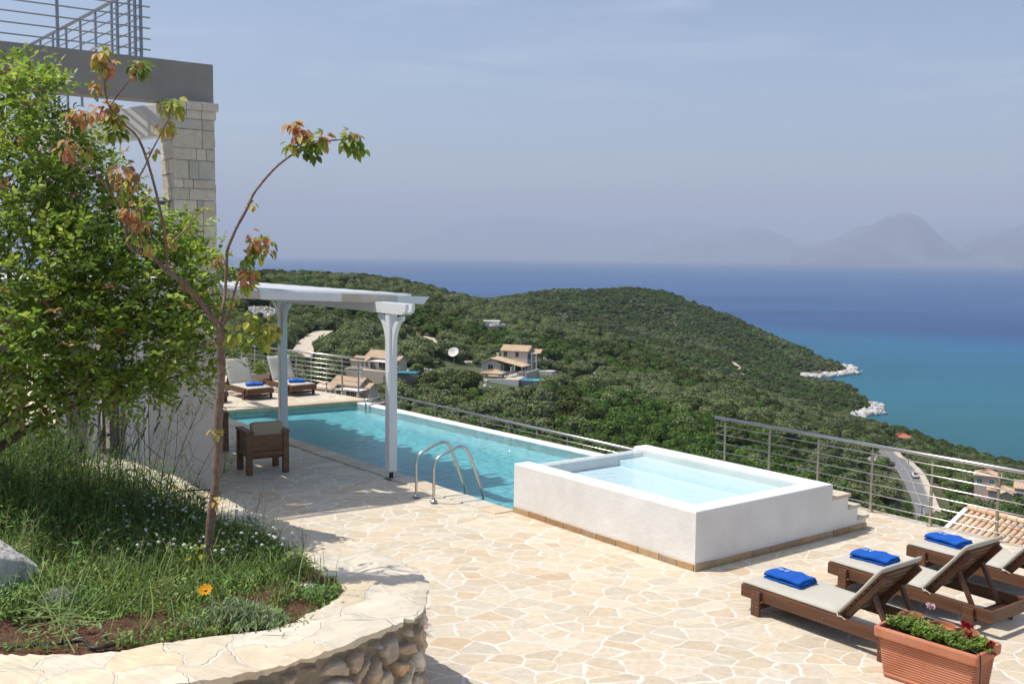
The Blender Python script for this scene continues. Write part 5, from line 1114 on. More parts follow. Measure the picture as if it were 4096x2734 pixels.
# ------------------------------------------------------------------ rock, hose
def rock(name, c, sz, seed, label, mat=m_rock, kk=1.0):
    v, f = IV3, IF3; v, f = subdiv(v, f); v, f = subdiv(v, f); q = v * 1.5 + seed * 3.1; rgk = np.random.default_rng(seed)
    # planes cut from the block, then weathered pits
    pl_ = rgk.normal(size=(26, 3)); pl_ /= np.linalg.norm(pl_, axis=1, keepdims=True); off = .70 + .25 * rgk.random(26); dd = v @ pl_.T; rr = np.min(np.where(dd > .05, off / np.maximum(dd, .05), 9), axis=1); rr = np.clip(rr, .5, 1.25)
    n = fbm(q[:, 0] + q[:, 2] * .7, q[:, 1] - q[:, 2] * .6, 4); n2 = fbm(q[:, 0] * 5 + q[:, 2] * 3, q[:, 1] * 5 - q[:, 2] * 4, 4); pit = np.clip(-n2 * 3 - .35, 0, 1)
    v = v * (rr + n * .22 + n2 * .05 - pit * .05)[:, None] * np.array(sz); k = np.clip(.52 + n * .5 + n2 * .35 - pit * .4, .08, .68)[:, None]; col = kk * k * np.array([1, .975, .94])
    o = link(name, npmesh(name, v, f, col=col), mat, smooth=True); o.location = c; o.rotation_euler = (0, 0, .5); tag(o, label, 'rock'); return o
rk = gz(30, 2400, 1.0); rock('rock', (rk.x - .26, rk.y + .25, .98), (.44, .40, .46), 4, 'large pitted grey and white limestone rock at the left edge of the bed')
rk2 = gz(160, 2430, 1.0); rock('rock', (rk2.x - .04, rk2.y + .22, .93), (.34, .2, .12), 9, 'low dark grey rock lying against the big limestone rock', kk=.38)
s3 = gz(1225, 2330, 1.0); rock('rock', (s3.x, s3.y, .97), (.10, .05, .03), 2, 'small flat pale stone on the red soil at the right end of the bed')
hp_ = bez([gz(x, y, 1.0) for x, y in ((-60, 2580), (20, 2588), (110, 2582), (240, 2572), (330, 2560), (370, 2590), (460, 2575))], 5)
tag(MB().tube([p - hp_[0] + Z * .0 for p in hp_], .013, 8).build('irrigation_hose', m_black, smooth=True), 'thin black irrigation hose lying on the soil along the coping', 'hose').location = hp_[0]
ch_ = bez([gz(x, y, 1.02) for x, y in ((620, 2010), (690, 1972), (760, 1960), (845, 1957))], 5)
tag(MB().tube([p - ch_[0] for p in ch_], .010, 6).build('garden_cable', m_black, smooth=True), 'black cable crossing the coping at the foot of the beige wall', 'cable').location = ch_[0]

# ------------------------------------------------------------------ the large glossy-leaved shrub
rgb_ = np.random.default_rng(21)
lumps = [(60, 300, 75, 60, 9.4, 5), (130, 400, 110, 110, 9.2, 10), (40, 480, 120, 120, 9.6, 9), (100, 620, 190, 150, 9.2, 20), (300, 620, 130, 110, 9.6, 8), (330, 760, 170, 130, 9.5, 14), (90, 850, 230, 180, 9.0, 26), (420, 900, 220, 150, 9.4, 22), (200, 1060, 300, 180, 8.8, 34), (560, 1000, 190, 130, 9.6, 16), (690, 960, 120, 90, 9.8, 8), (740, 1080, 130, 100, 9.5, 9), (520, 1180, 240, 150, 9.1, 24), (760, 1230, 130, 110, 9.3, 12), (180, 1300, 300, 180, 8.7, 36), (520, 1380, 240, 140, 8.9, 26), (760, 1390, 120, 100, 9.2, 7), (120, 1480, 260, 140, 8.7, 22), (420, 1500, 210, 80, 8.9, 13), (720, 1500, 120, 70, 9.2, 4), (860, 1390, 70, 70, 9.4, 3), (60, 1580, 130, 60, 8.8, 5), (560, 1580, 50, 50, 9.0, 1), (-250, 900, 300, 400, 9.4, 30), (-300, 1400, 300, 250, 9.2, 22), (180, 1640, 60, 40, 8.9, 2)]
sh_root = Vector((-6.1, 9.5, .95)); spo = []; spd = []; lc_ = []
for (x, y, rx, ry, d, wt) in lumps:
    c = gd(x, y, d); n = int(wt * 6.6); ph = rgb_.normal(size=(n, 3)); ph /= np.linalg.norm(ph, axis=1, keepdims=True); r_ = rgb_.random((n, 1)) ** .45
    k = np.array([rx / 4000 * d, .62 * min(rx, 200) / 4000 * d + .16, ry / 4000 * d]); o_ = np.array(c) + ph * r_ * k
    dd = ph * .9 + np.array([.15, -.1, .35]) + rgb_.normal(size=(n, 3)) * .55; dd[y > 1450 and slice(None) or slice(0, 0), 2] -= .9
    spo.append(o_); spd.append(dd); lc_.append(np.full(n, 1.0 if y < 1300 else .92))
spo = np.concatenate(spo); spd = np.concatenate(spd); spd /= np.linalg.norm(spd, axis=1, keepdims=True); ns = len(spo); nl = 9; sl = .20 + .14 * rgb_.random((ns, 1))
up3 = np.tile([0., 0, 1], (ns, 1)); sd3 = np.cross(spd, up3); sd3 /= np.linalg.norm(sd3, axis=1, keepdims=True) + 1e-9; un3 = np.cross(sd3, spd)
reds = rgb_.random(ns); pos, dr, nr, ln, wd_, cl_ = [], [], [], [], [], []
for j in range(nl):
    t_ = (j + 1) / nl; sgn = -1 if j % 2 else 1; p = spo + spd * sl * t_ + np.array([0, 0, -1]) * (sl * t_) ** 2 * .5
    dd = spd * (.45 + .5 * (t_ > .9)) + sd3 * sgn * .75 * (t_ < .95) + un3 * rgb_.normal(size=(ns, 1)) * .35 + rgb_.normal(size=(ns, 3)) * .22; pos.append(p); dr.append(dd); nr.append(un3 + rgb_.normal(size=(ns, 3)) * .45 + np.array([-.25, -.1, .25]))
    ln.append((.060 + .034 * rgb_.random(ns)) * (1.1 - .3 * t_)); wd_.append(ln[-1] * (.42 + .12 * rgb_.random(ns)))
    base = np.where(reds[:, None] < .055, np.array([.36, .20, .10]) if t_ > .4 else np.array([.24, .27, .05]), np.where(reds[:, None] < .5, np.array([.34, .44, .07]), np.array([.23, .35, .055])))
    cl_.append(np.clip(base * (1 + rgb_.normal(size=(ns, 1)) * .2) + rgb_.normal(size=(ns, 3)) * .008, .01, .9))
v, f, c = leaf_arrays(np.concatenate(pos), np.concatenate(dr), np.concatenate(nr), np.concatenate(ln), np.concatenate(wd_), np.concatenate(cl_), .15, .06)
shrub = empty('large_shrub', sh_root, 0, 'tall dense shrub with small glossy green leaves filling the left side', 'shrub')
link('foliage', npmesh('foliage', v - np.array(sh_root), f, col=c), m_leaf, shrub)
tw = MB()
random.seed(8)
for (x, y, rx, ry, d, wt) in lumps:
    if wt < 2: continue
    c_ = gd(x, y, d); mid = sh_root.lerp(c_, .45) + Vector((random.uniform(-.25, .25), random.uniform(-.2, .2), random.uniform(.1, .4)))
    tw.tube([p - sh_root for p in bez([sh_root + Vector((random.uniform(-.15, .15), random.uniform(-.15, .15), -.1)), mid, c_], 6)], [lerp(.032, .008, i / 12) for i in range(13)], 6)
for i in range(0, ns, 2):
    a = Vector(spo[i]) - sh_root; b_ = a + Vector(spd[i]) * float(sl[i]) - Z * .5 * float(sl[i]) ** 2; a2 = a - Vector(spd[i]) * .08; tw.tube([a2, a.lerp(b_, .5) + Z * .004, b_], [.0032, .0024, .0012], 3, cap=False)
tw.build('branches', m_bark2, shrub)

# ------------------------------------------------------------------ young apricot tree
TD = 8.1
def tp(x, y, d=TD): return gd(x, y, d)
tb0 = gz(815, 2325, 1.0); tb0.y = TD + .0
tree = empty('apricot_tree', tp(815, 2322), 0, 'young fruit tree with thin reddish trunk and orange leaf clusters on bare arching shoots', 'tree'); T0 = tp(815, 2322)
def limb(pts, r0_, r1_, k=8, knob=True, seed=0):
    P = bez([tp(*p) for p in pts], 6); n = len(P); rs_ = [lerp(r0_, r1_, i / (n - 1)) for i in range(n)]; rnd = random.Random(seed)
    rs_ = [r_ * (1 + (.10 * rnd.uniform(-1, 1) if knob else 0)) for r_ in rs_]; return [p - T0 for p in P], rs_
tk = MB(); P, rs_ = limb([(812, 2345), (818, 2300), (832, 2200), (846, 2060), (862, 1940), (872, 1830), (874, 1700), (880, 1600), (886, 1480), (884, 1380), (881, 1300)], .036, .030); tk.tube(P, rs_, 12); tk.build('trunk', m_bark, tree, smooth=True)
LB = [([(881, 1305), (850, 1270), (800, 1205), (750, 1150), (718, 1118), (669, 1084), (620, 1035), (591, 1020), (545, 1008), (515, 980), (505, 934), (505, 878), (480, 830), (425, 746), (367, 683), (321, 660), (275, 626)], .026, .006, 8.0),
      ([(669, 1090), (668, 1040), (664, 980), (655, 900), (649, 878), (626, 775), (591, 649), (551, 551), (499, 499), (455, 450), (432, 415), (422, 367), (413, 287), (396, 230)], .015, .005, 8.0),
      ([(440, 425), (480, 370), (534, 304), (562, 270)], .006, .004, 8.0), ([(505, 890), (519, 792), (545, 725), (574, 677), (614, 591), (654, 517), (690, 440)], .008, .005, 7.9),
      ([(881, 1305), (892, 1230), (901, 1158), (907, 1040), (911, 996), (947, 910), (987, 836), (1013, 778), (1054, 724), (1094, 679), (1134, 644), (1170, 619), (1214, 600), (1259, 575), (1326, 562), (1384, 557), (1420, 552)], .015, .0045, 8.2),
      ([(893, 1300), (915, 1240), (935, 1180), (955, 1110), (978, 1060), (1010, 1000), (1022, 975)], .013, .005, 8.0), ([(955, 1150), (975, 1125), (1005, 1105)], .005, .004, 8.0),
      ([(890, 1322), (930, 1305), (960, 1293), (1005, 1276), (1062, 1300), (1090, 1325)], .008, .004, 7.9), ([(895, 1330), (940, 1310), (990, 1300), (1040, 1330)], .006, .003, 7.9),
      ([(868, 1290), (858, 1230), (852, 1165), (848, 1145)], .005, .003, 8.0), ([(905, 1060), (888, 1030), (870, 1018)], .004, .003, 8.1), ([(760, 905), (790, 860), (815, 840), (830, 828)], .006, .003, 8.3), ([(700, 960), (725, 935), (760, 905)], .008, .006, 8.3), ([(590, 590), (610, 600), (614, 591)], .004, .003, 8.0), ([(893, 1300), (935, 1240), (985, 1170), (1018, 1118)], .004, .002, 7.95)]
bb_ = MB(); spurs = []
for i, (pts, a, b_, d) in enumerate(LB):
    P, rs_ = limb([(x, y, lerp(8.1, d, min(1, j / 3)) + .04 * math.sin(j * 1.3 + i)) for j, (x, y) in enumerate(pts)], a, b_, 8, True, i); bb_.tube(P, rs_, 7)
    rnd = random.Random(i + 50)
    for j in range(3, len(P) - 2, 3):
        dirv = Vector((rnd.uniform(-1, 1), rnd.uniform(-1, 1), rnd.uniform(-.2, 1))).normalized(); bb_.tube([P[j], P[j] + dirv * (rs_[j] + .012)], [rs_[j] * .35, rs_[j] * .22], 4)
bb_.build('branches', m_bark, tree, smooth=True)
rga = np.random.default_rng(4)
OR, RD, YG, GR, DG = (.56, .36, .13), (.56, .25, .15), (.46, .45, .08), (.27, .36, .06), (.15, .24, .04)
clus = [(400, 215, 50, 26, OR, YG, 8), (430, 260, 45, 16, RD, YG, 8), (385, 345, 35, 10, OR, YG, 8), (400, 375, 20, 5, YG, GR, 8), (560, 270, 55, 34, GR, DG, 8), (690, 425, 60, 34, YG, GR, 8), (660, 500, 42, 16, OR, YG, 8), (425, 440, 55, 26, OR, RD, 8), (470, 470, 55, 26, YG, GR, 8), (460, 520, 45, 18, GR, DG, 8), (330, 455, 60, 22, OR, RD, 8), (300, 480, 50, 16, RD, GR, 8), (260, 590, 50, 20, OR, RD, 8), (350, 600, 40, 12, OR, GR, 8), (490, 690, 65, 32, OR, RD, 8), (520, 730, 60, 22, OR, YG, 8), (500, 770, 50, 14, GR, YG, 8), (520, 850, 45, 20, OR, RD, 7.9), (560, 890, 40, 14, RD, OR, 7.9), (590, 985, 45, 12, OR, YG, 7.9), (545, 930, 30, 8, GR, YG, 7.9),
        (1175, 500, 40, 16, OR, RD, 8.2), (1210, 535, 45, 18, RD, OR, 8.2), (1165, 575, 38, 12, GR, YG, 8.2), (1235, 590, 55, 26, GR, DG, 8.2), (1275, 565, 45, 18, OR, GR, 8.2), (1300, 545, 35, 10, RD, GR, 8.2), (1250, 615, 40, 12, DG, GR, 8.2), (1405, 560, 50, 26, GR, DG, 8.2), (1430, 590, 40, 14, DG, GR, 8.2), (1400, 535, 30, 8, RD, GR, 8.2),
        (1020, 960, 55, 22, RD, OR, 8), (1040, 1000, 60, 24, GR, YG, 8), (1000, 1030, 50, 14, GR, DG, 8), (1075, 970, 45, 14, RD, GR, 8), (1000, 1100, 45, 18, RD, YG, 8), (985, 1135, 40, 12, YG, GR, 8), (865, 1030, 25, 6, RD, OR, 8.1), (935, 1205, 24, 6, YG, YG, 8), (1000, 1290, 60, 16, YG, GR, 7.9), (1060, 1330, 60, 22, YG, GR, 7.9), (950, 1340, 60, 16, GR, YG, 7.9), (1010, 1370, 55, 16, GR, DG, 7.9), (1085, 1300, 40, 10, YG, YG, 7.9), (610, 605, 22, 5, OR, YG, 8), (1008, 820, 22, 6, YG, OR, 8.2), (835, 835, 18, 4, OR, YG, 8.3), (760, 910, 25, 6, OR, GR, 8.3), (865, 1735, 28, 6, YG, OR, 8), (850, 1720, 20, 4, YG, OR, 8), (865, 2010, 22, 5, YG, OR, 8), (800, 2210, 40, 10, GR, YG, 8.0), (690, 960, 35, 8, OR, GR, 8.2)]
pos, dr, nr, ln, wd_, cl_ = [], [], [], [], [], []
for (x, y, r_, n, c1, c2, d) in clus:
    n = int(n * 1.35); c = np.array(gd(x, y, d)); R_ = r_ / 4000 * d; ph = rga.normal(size=(n, 3)); ph /= np.linalg.norm(ph, axis=1, keepdims=True); ctr = c + ph * R_ * (.15 + .6 * rga.random((n, 1)))
    pos.append(ctr); dr.append(ph * .8 + np.array([0, 0, -.75]) + rga.normal(size=(n, 3)) * .3); nr.append(ph + np.array([0, -.35, .5]) + rga.normal(size=(n, 3)) * .4); l_ = .048 + .034 * rga.random(n); ln.append(l_ * (.75 if r_ < 30 else 1)); wd_.append(ln[-1] * .68)
    m_ = rga.random((n, 1)); bs = np.where(m_ < .55, np.array(c1), np.array(c2)); cl_.append(np.clip(bs * (1 + rga.normal(size=(n, 1)) * .16), .01, .9))
v, f, c = leaf_arrays(np.concatenate(pos), np.concatenate(dr), np.concatenate(nr), np.concatenate(ln), np.concatenate(wd_), np.concatenate(cl_), .22, .22)
link('leaves', npmesh('leaves', v - np.array(T0), f, col=c), m_leaf2, tree)
m_fruit = pmat('green_fruit', (.22, .21, .06), .6, col2=(.34, .17, .08), v2s=14)
for (x, y) in ((530, 285), (557, 260), (536, 316)):
    v_ = IV3 * .026; o_ = link('fruit', npmesh('fruit', v_, IF3), m_fruit, tree, smooth=True); o_.location = gd(x, y, 7.93) - T0

# ------------------------------------------------------------------ wild growth in the bed
rgw = np.random.default_rng(31)
def bedpts(n, dens=None, xr=(-9.5, -1.2), yr=(6.2, 13.4)):
    out = np.zeros((0, 2))
    while len(out) < n:
        p = np.stack([rgw.uniform(*xr, n * 3), rgw.uniform(*yr, n * 3)], 1); p = p[inside(p[:, 0], p[:, 1], ipoly)]; p = p[np.abs(p[:, 0]) < p[:, 1] * .58 + .5]
        if dens is not None: p = p[rgw.random(len(p)) < dens(p[:, 0], p[:, 1])]
        out = np.concatenate([out, p])
    out = out[:n]; return np.concatenate([out, soilz(out[:, 0], out[:, 1])[:, None] - .01], 1)
def dens_low(x, y):
    base = np.clip(.62 + fbm(x * 1.9, y * 1.9, 3) * 2.6, .05, 1); bare = np.exp(-((x + 3.3) ** 2 / .3 + (y - 6.6) ** 2 / .06)) + np.exp(-((x + 1.55) ** 2 / .02 + (y - 7.2) ** 2 / .10)); return np.clip(base - bare, .02, 1)
n = 26000; p = bedpts(n, dens_low, xr=(-5.6, -1.2), yr=(6.2, 10.4)); v1 = blade_arrays(p, .035 + .10 * rgw.random(n) ** 1.6 * (1 + np.clip(p[:, 1] - 7.2, 0, 1)), .003 + .003 * rgw.random(n), rgw.random(n) * 6.28, .2 + .9 * rgw.random(n), jit((.17, .26, .06), n, rgw, .35, .02))
n = 26000; p = bedpts(n, dens_low, xr=(-5.6, -1.2), yr=(6.2, 10.4)); p[:, 2] += rgw.random(n) * .07; a = rgw.random(n) * 6.28; v2 = leaf_arrays(p, np.stack([np.cos(a), np.sin(a), rgw.random(n) * .9], 1), rgw.normal(size=(n, 3)) * .35 + np.array([0, 0, 1.]), .018 + .028 * rgw.random(n), .008 + .016 * rgw.random(n), jit((.15, .25, .05), n, rgw, .35, .018))
nh = 130; hc = bedpts(nh, dens_low, xr=(-5.2, -1.3), yr=(6.5, 9.6)); kk = rgw.integers(0, nh, 9000); r_h = .05 + .10 * rgw.random(nh); h_h = .07 + .20 * rgw.random(nh) ** 1.5
ph = hc[kk] + np.stack([rgw.normal(size=9000) * r_h[kk] * .6, rgw.normal(size=9000) * r_h[kk] * .6, rgw.random(9000) * h_h[kk]], 1); a = rgw.random(9000) * 6.28; hcol = np.array([(.17, .30, .06), (.25, .36, .10), (.12, .24, .06), (.28, .34, .12)])[rgw.integers(0, 4, nh)][kk] * (1 + rgw.normal(size=(9000, 1)) * .18)
v3 = leaf_arrays(ph, np.stack([np.cos(a), np.sin(a), rgw.random(9000) * 1.1], 1), rgw.normal(size=(9000, 3)) * .4 + np.array([0, -.2, 1.]), .025 + .04 * rgw.random(9000), .008 + .012 * rgw.random(9000), np.clip(hcol, .01, .9))
ns4 = 1500; p4 = bedpts(ns4, dens_low, xr=(-5.4, -1.3), yr=(6.4, 9.8)); v4 = blade_arrays(p4, .14 + .26 * rgw.random(ns4) ** 1.6, .003 + .004 * rgw.random(ns4), rgw.random(ns4) * 6.28, .3 + .9 * rgw.random(ns4), jit((.24, .33, .10), ns4, rgw, .25, .02))
v, f, c = merge([v1, v2, v3, v4]); o = link('low_weeds', npmesh('low_weeds', v, f, col=c), m_grass); tag(o, 'short green weeds and clover covering the red soil of the bed', 'weeds', kind='stuff')
def dens_tall(x, y):
    u_ = x / y * 4000 + 2048; vy = 1017 + 2600 / y * 4; return np.clip((y - 7.7) * .8, 0, 1) * np.clip((1050 - u_) / 350, 0, 1) * np.clip(.55 + fbm(x * 1.5, y * 1.5, 2) * 2, .1, 1)
n = 9000; p = bedpts(n, dens_tall, xr=(-9, -2.2), yr=(7.8, 13.2)); hh_ = .16 + (.36 + .16 * np.clip((-3.0 - p[:, 0]) * .6, 0, 1)) * rgw.random(n) ** 1.5; dry = rgw.random(n) < .10
v1 = blade_arrays(p, hh_, .004 + .004 * rgw.random(n), rgw.random(n) * 6.28, .15 + 1.0 * rgw.random(n) ** 1.3, np.where(dry[:, None], jit((.34, .25, .12), n, rgw, .15), jit((.13, .21, .055), n, rgw, .35, .016)))
n = 17000; p = bedpts(n, dens_tall, xr=(-9, -2.2), yr=(7.8, 13.2)); p[:, 2] += rgw.random(n) ** 1.4 * (.34 + .12 * np.clip((-3.2 - p[:, 0]) * .6, 0, 1)); a = rgw.random(n) * 6.28
v2 = leaf_arrays(p, np.stack([np.cos(a), np.sin(a), rgw.random(n) * 1.2 - .2], 1), rgw.normal(size=(n, 3)) * .6 + np.array([0, 0, 1.]), .03 + .06 * rgw.random(n), .008 + .016 * rgw.random(n), jit((.12, .20, .045), n, rgw, .35, .014))
v, f, c = merge([v1, v2]); o = link('tall_grass', npmesh('tall_grass', v, f, col=c), m_grass); tag(o, 'tall tangled wild grass in the shade under the shrub', 'grass', kind='stuff')
# white clover heads
ncl = 135; cv = []; cf = []; cc_ = []; st_ = MB(); nb = 0
pp = bedpts(ncl * 5, xr=(-3.9, -1.7), yr=(7.9, 10.2)); sel = []
for q in pp:
    X_, Y_, _ = topx((q[0], q[1], q[2] + .14))
    if 430 < X_ < 1200 and 2000 < Y_ < 2300 and (Y_ - 2000) > (X_ - 900) * .25 and len(sel) < ncl: sel.append(q)
for q in sel:
    h_ = rgw.uniform(.20, .34); ln_ = rgw.normal(size=2) * .03; b_ = Vector(q); t_ = b_ + Vector((ln_[0], ln_[1], h_)); st_.tube([b_, t_], [.0018, .0012], 3, cap=False); r_ = rgw.uniform(.011, .017)
    v_ = IV2 * r_ * (1 + rgw.normal(size=(len(IV2), 1)) * .16) * np.array([1, 1, .8]); cv.append(v_ + np.array(t_)); cf.append(IF2 + nb); nb += len(IV2); k = rgw.uniform(.62, .85); cc_.append(np.tile([k, k, k * .9], (len(IV2), 1)))
n = 2600; base = np.array(sel)[rgw.integers(0, len(sel), n)] + rgw.normal(size=(n, 3)) * np.array([.11, .11, .0]) ; base[:, 2] += rgw.random(n) * .11; a = rgw.random(n) * 6.28
lv = leaf_arrays(base, np.stack([np.cos(a), np.sin(a), rgw.random(n) * .5], 1), rgw.normal(size=(n, 3)) * .3 + np.array([0, 0, 1.]), .015 + .022 * rgw.random(n), .010 + .010 * rgw.random(n), jit((.09, .18, .04), n, rgw, .2))
clv = empty('white_clover', Vector(sel[0]), 0, 'patch of white clover heads flowering round the foot of the young tree', 'clover'); off = np.array(sel[0])
o = link('flower_heads', npmesh('flower_heads', np.concatenate(cv) - off, np.concatenate(cf), col=np.concatenate(cc_)), m_petal, clv); o['kind'] = 'stuff'
o = link('clover_leaves', npmesh('clover_leaves', lv[0] - off, lv[1], col=lv[2]), m_grass, clv); o['kind'] = 'stuff'
o = st_.build('clover_stalks', m_grass, clv); o['kind'] = 'stuff'; o.data.color_attributes['Col'].data.foreach_set('color', np.tile([.12, .2, .05, 1], len(o.data.vertices)).astype(np.float32)); o.location = -Vector(sel[0])
# wild mustard: branching stems with yellow flowers
def mustard(b_, h_, seed, lab, lean=(0, 0), nbch=11, fcol=(.62, .56, .06), fl=1.0):
    rnd = random.Random(seed); root = empty('wild_mustard', b_, 0, lab, 'wildflower', 'tall weeds with yellow flowers'); st = MB(); fl_p = []
    top = Vector((lean[0], lean[1], h_)); main = bez([Vector((0, 0, 0)), top * .5 + Vector((rnd.uniform(-.05, .05), rnd.uniform(-.05, .05), 0)), top], 5); st.tube(main, [lerp(.0045, .0018, i / (len(main) - 1)) for i in range(len(main))], 4, cap=False)
    for k in range(nbch):
        s = rnd.uniform(.25, .95); p = main[int(s * (len(main) - 1))]; a = rnd.uniform(0, 6.28); l_ = h_ * rnd.uniform(.18, .42) * (1.15 - s * .6); q = p + Vector((math.cos(a) * l_ * .6, math.sin(a) * l_ * .6, l_ * .85)); md = p.lerp(q, .5) + Vector((math.cos(a) * .04, math.sin(a) * .04, -.01)); st.tube([p, md, q], [.0024, .0018, .0012], 4, cap=False); fl_p.append(q)
        for j in range(rnd.randint(2, 4)):
            pp_ = md.lerp(q, rnd.uniform(0, 1)); a2 = rnd.uniform(0, 6.28); q2 = pp_ + Vector((math.cos(a2) * .04, math.sin(a2) * .04, rnd.uniform(.02, .09))); st.tube([pp_, q2], [.0013, .0010], 3, cap=False); fl_p.append(q2)
    so_ = st.build('stems', m_grass, root); so_.data.color_attributes['Col'].data.foreach_set('color', np.tile([.12, .17, .05, 1], len(so_.data.vertices)).astype(np.float32))
    P_, D_, N_, L_, C_ = [], [], [], [], []
    for q in fl_p:
        if rnd.random() > .62 * fl: continue
        for k in range(5):
            a = rnd.uniform(0, 6.28); P_.append(tuple(q + Vector((rnd.uniform(-.006, .006), rnd.uniform(-.006, .006), 0)))); D_.append((math.cos(a), math.sin(a), .4)); N_.append((rnd.uniform(-.2, .2), rnd.uniform(-.2, .2), 1)); L_.append(rnd.uniform(.009, .015)); C_.append(fcol)
    if P_:
        v, f, c = leaf_arrays(np.array(P_), np.array(D_), np.array(N_), np.array(L_), np.array(L_) * .8, np.array(C_)); link('flowers', npmesh('flowers', v, f, col=c), m_petal, root)
    n_ = 14; P_ = []; D_ = []
    for k in range(n_): s = rnd.uniform(0.02, .5); p = main[int(s * (len(main) - 1))]; a = rnd.uniform(0, 6.28); P_.append(tuple(p)); D_.append((math.cos(a), math.sin(a), rnd.uniform(-.2, .5)))
    v, f, c = leaf_arrays(np.array(P_), np.array(D_), np.tile([0, 0, 1.], (n_, 1)), np.full(n_, .09), np.full(n_, .018), jit((.10, .16, .045), n_, rgw, .2)); link('leaves', npmesh('leaves', v, f, col=c), m_grass, root)
def bp(x, y): p = gz(x, y, 1.0); p.z = float(soilz(np.array([p.x]), np.array([p.y]))[0]); return p
MU = [(560, 2075, 1.15, (.05, 0)), (620, 2110, 1.35, (.22, 0)), (640, 2090, 1.25, (.42, .1)), (690, 2120, .95, (.45, 0)), (500, 2060, 1.0, (-.1, 0)), (420, 2090, .95, (.1, 0)), (330, 2080, 1.0, (.2, 0)), (250, 2060, .8, (0, 0)), (180, 2090, 1.0, (.1, 0)), (90, 2080, 1.0, (-.1, 0)), (720, 2140, .85, (.55, .1)), (590, 2130, 1.0, (-.15, 0)), (380, 2050, .9, (.3, 0)), (30, 2120, 1.1, (.05, 0)), (660, 2060, 1.1, (.15, 0)), (760, 2110, .6, (.35, 0))]
for i, (x, y, h_, ln_) in enumerate(MU): mustard(bp(x, y), h_, 70 + i, 'spindly yellow flowered weed standing up under the big shrub', ln_)
for i, (x, y, h_) in enumerate(((1180, 2290, .42), (1060, 2240, .38), (940, 2280, .30))): mustard(bp(x, y), h_, 170 + i, ['dry seed stalk at the right end of the clover patch', 'thin seed stalk rising behind the clover against the shaded paving', 'small seed stalk right of the young tree trunk'][i], (.06, 0), 5, (.45, .38, .2), .4)
# oat-like seed heads
so_ = MB(); sb = bp(420, 2090); P_, D_, C_ = [], [], []
oat = empty('wild_oats', sb, 0, 'cluster of tall dark grass stems with nodding green seed heads against the white panel', 'grass'); random.seed(12)
for k in range(26):
    b_ = Vector((random.uniform(-.45, .45), random.uniform(-.25, .25), 0)); h_ = random.uniform(.7, 1.25); t_ = b_ + Vector((random.uniform(-.05, .38), random.uniform(-.1, .1), h_)); md = b_.lerp(t_, .55) - Vector((.05, 0, -.05)); ps = bez([b_, md, t_], 5); so_.tube(ps, [.003] * 6 + [.0016] * (len(ps) - 6), 4, cap=False, c=(.09, .14, .04))
    e = ps[-1] - ps[-2]; e.normalize()
    for j in range(10): P_.append(tuple(ps[-1] - e * (.012 * j))); D_.append(tuple(e + Vector((random.uniform(-.35, .35), random.uniform(-.35, .35), random.uniform(-.2, .2))))); C_.append((.13, .17, .06))
so_.build('stems', m_grass, oat); v, f, c = leaf_arrays(np.array(P_), np.array(D_), np.tile([.2, -1, .3], (len(P_), 1)), np.full(len(P_), .05), np.full(len(P_), .010), np.array(C_)); link('seed_heads', npmesh('seed_heads', v, f, col=c), m_grass, oat)
# arching pale stems in front
fs_ = MB(); q0 = bp(200, 2500); ar = empty('sprawling_weed', q0, 0, 'sprawling weed with long pale green arching stems lying across the front of the bed', 'weed')
for pts in ([(60, 2470), (300, 2440), (450, 2300), (600, 2180)], [(120, 2500), (330, 2450), (450, 2340), (545, 2290)], [(60, 2530), (250, 2480), (450, 2470), (600, 2320)], [(230, 2540), (180, 2400), (120, 2300), (70, 2200)], [(230, 2540), (250, 2350), (290, 2200), (300, 2160)], [(240, 2570), (290, 2400), (350, 2240), (365, 2230)], [(150, 2470), (290, 2465), (400, 2470), (445, 2468)], [(300, 2610), (240, 2500), (200, 2440), (60, 2380)], [(100, 2560), (200, 2520), (420, 2400), (500, 2380)], [(20, 2450), (150, 2430), (330, 2440)], [(560, 2540), (610, 2450), (600, 2330), (595, 2310)]):
    P = []; 
    for j, (x, y) in enumerate(pts): zz = 1.02 + .16 * math.sin(j / (len(pts) - 1) * PI * .62) * (1 if j else .2); P.append(gz(x, y, zz) - q0)
    Q_ = bez(P, 6); fs_.tube(Q_, [lerp(.0042, .0018, i / (len(Q_) - 1)) for i in range(len(Q_))], 5, cap=False, c=(.27, .35, .12))
fs_.build('stems', m_grass, ar)
n = 90; qq = np.array([[*(gz(rgw.uniform(60, 420), rgw.uniform(2420, 2560), 1.03) - q0)] for _ in range(n)]); a = rgw.random(n) * 6.28; v, f, c = leaf_arrays(qq, np.stack([np.cos(a), np.sin(a), rgw.random(n) * .5], 1), np.tile([0, -.3, 1.], (n, 1)), .05 + .07 * rgw.random(n), .012 + .01 * rgw.random(n), jit((.20, .29, .10), n, rgw, .15)); link('leaves', npmesh('leaves', v, f, col=c), m_grass, ar)
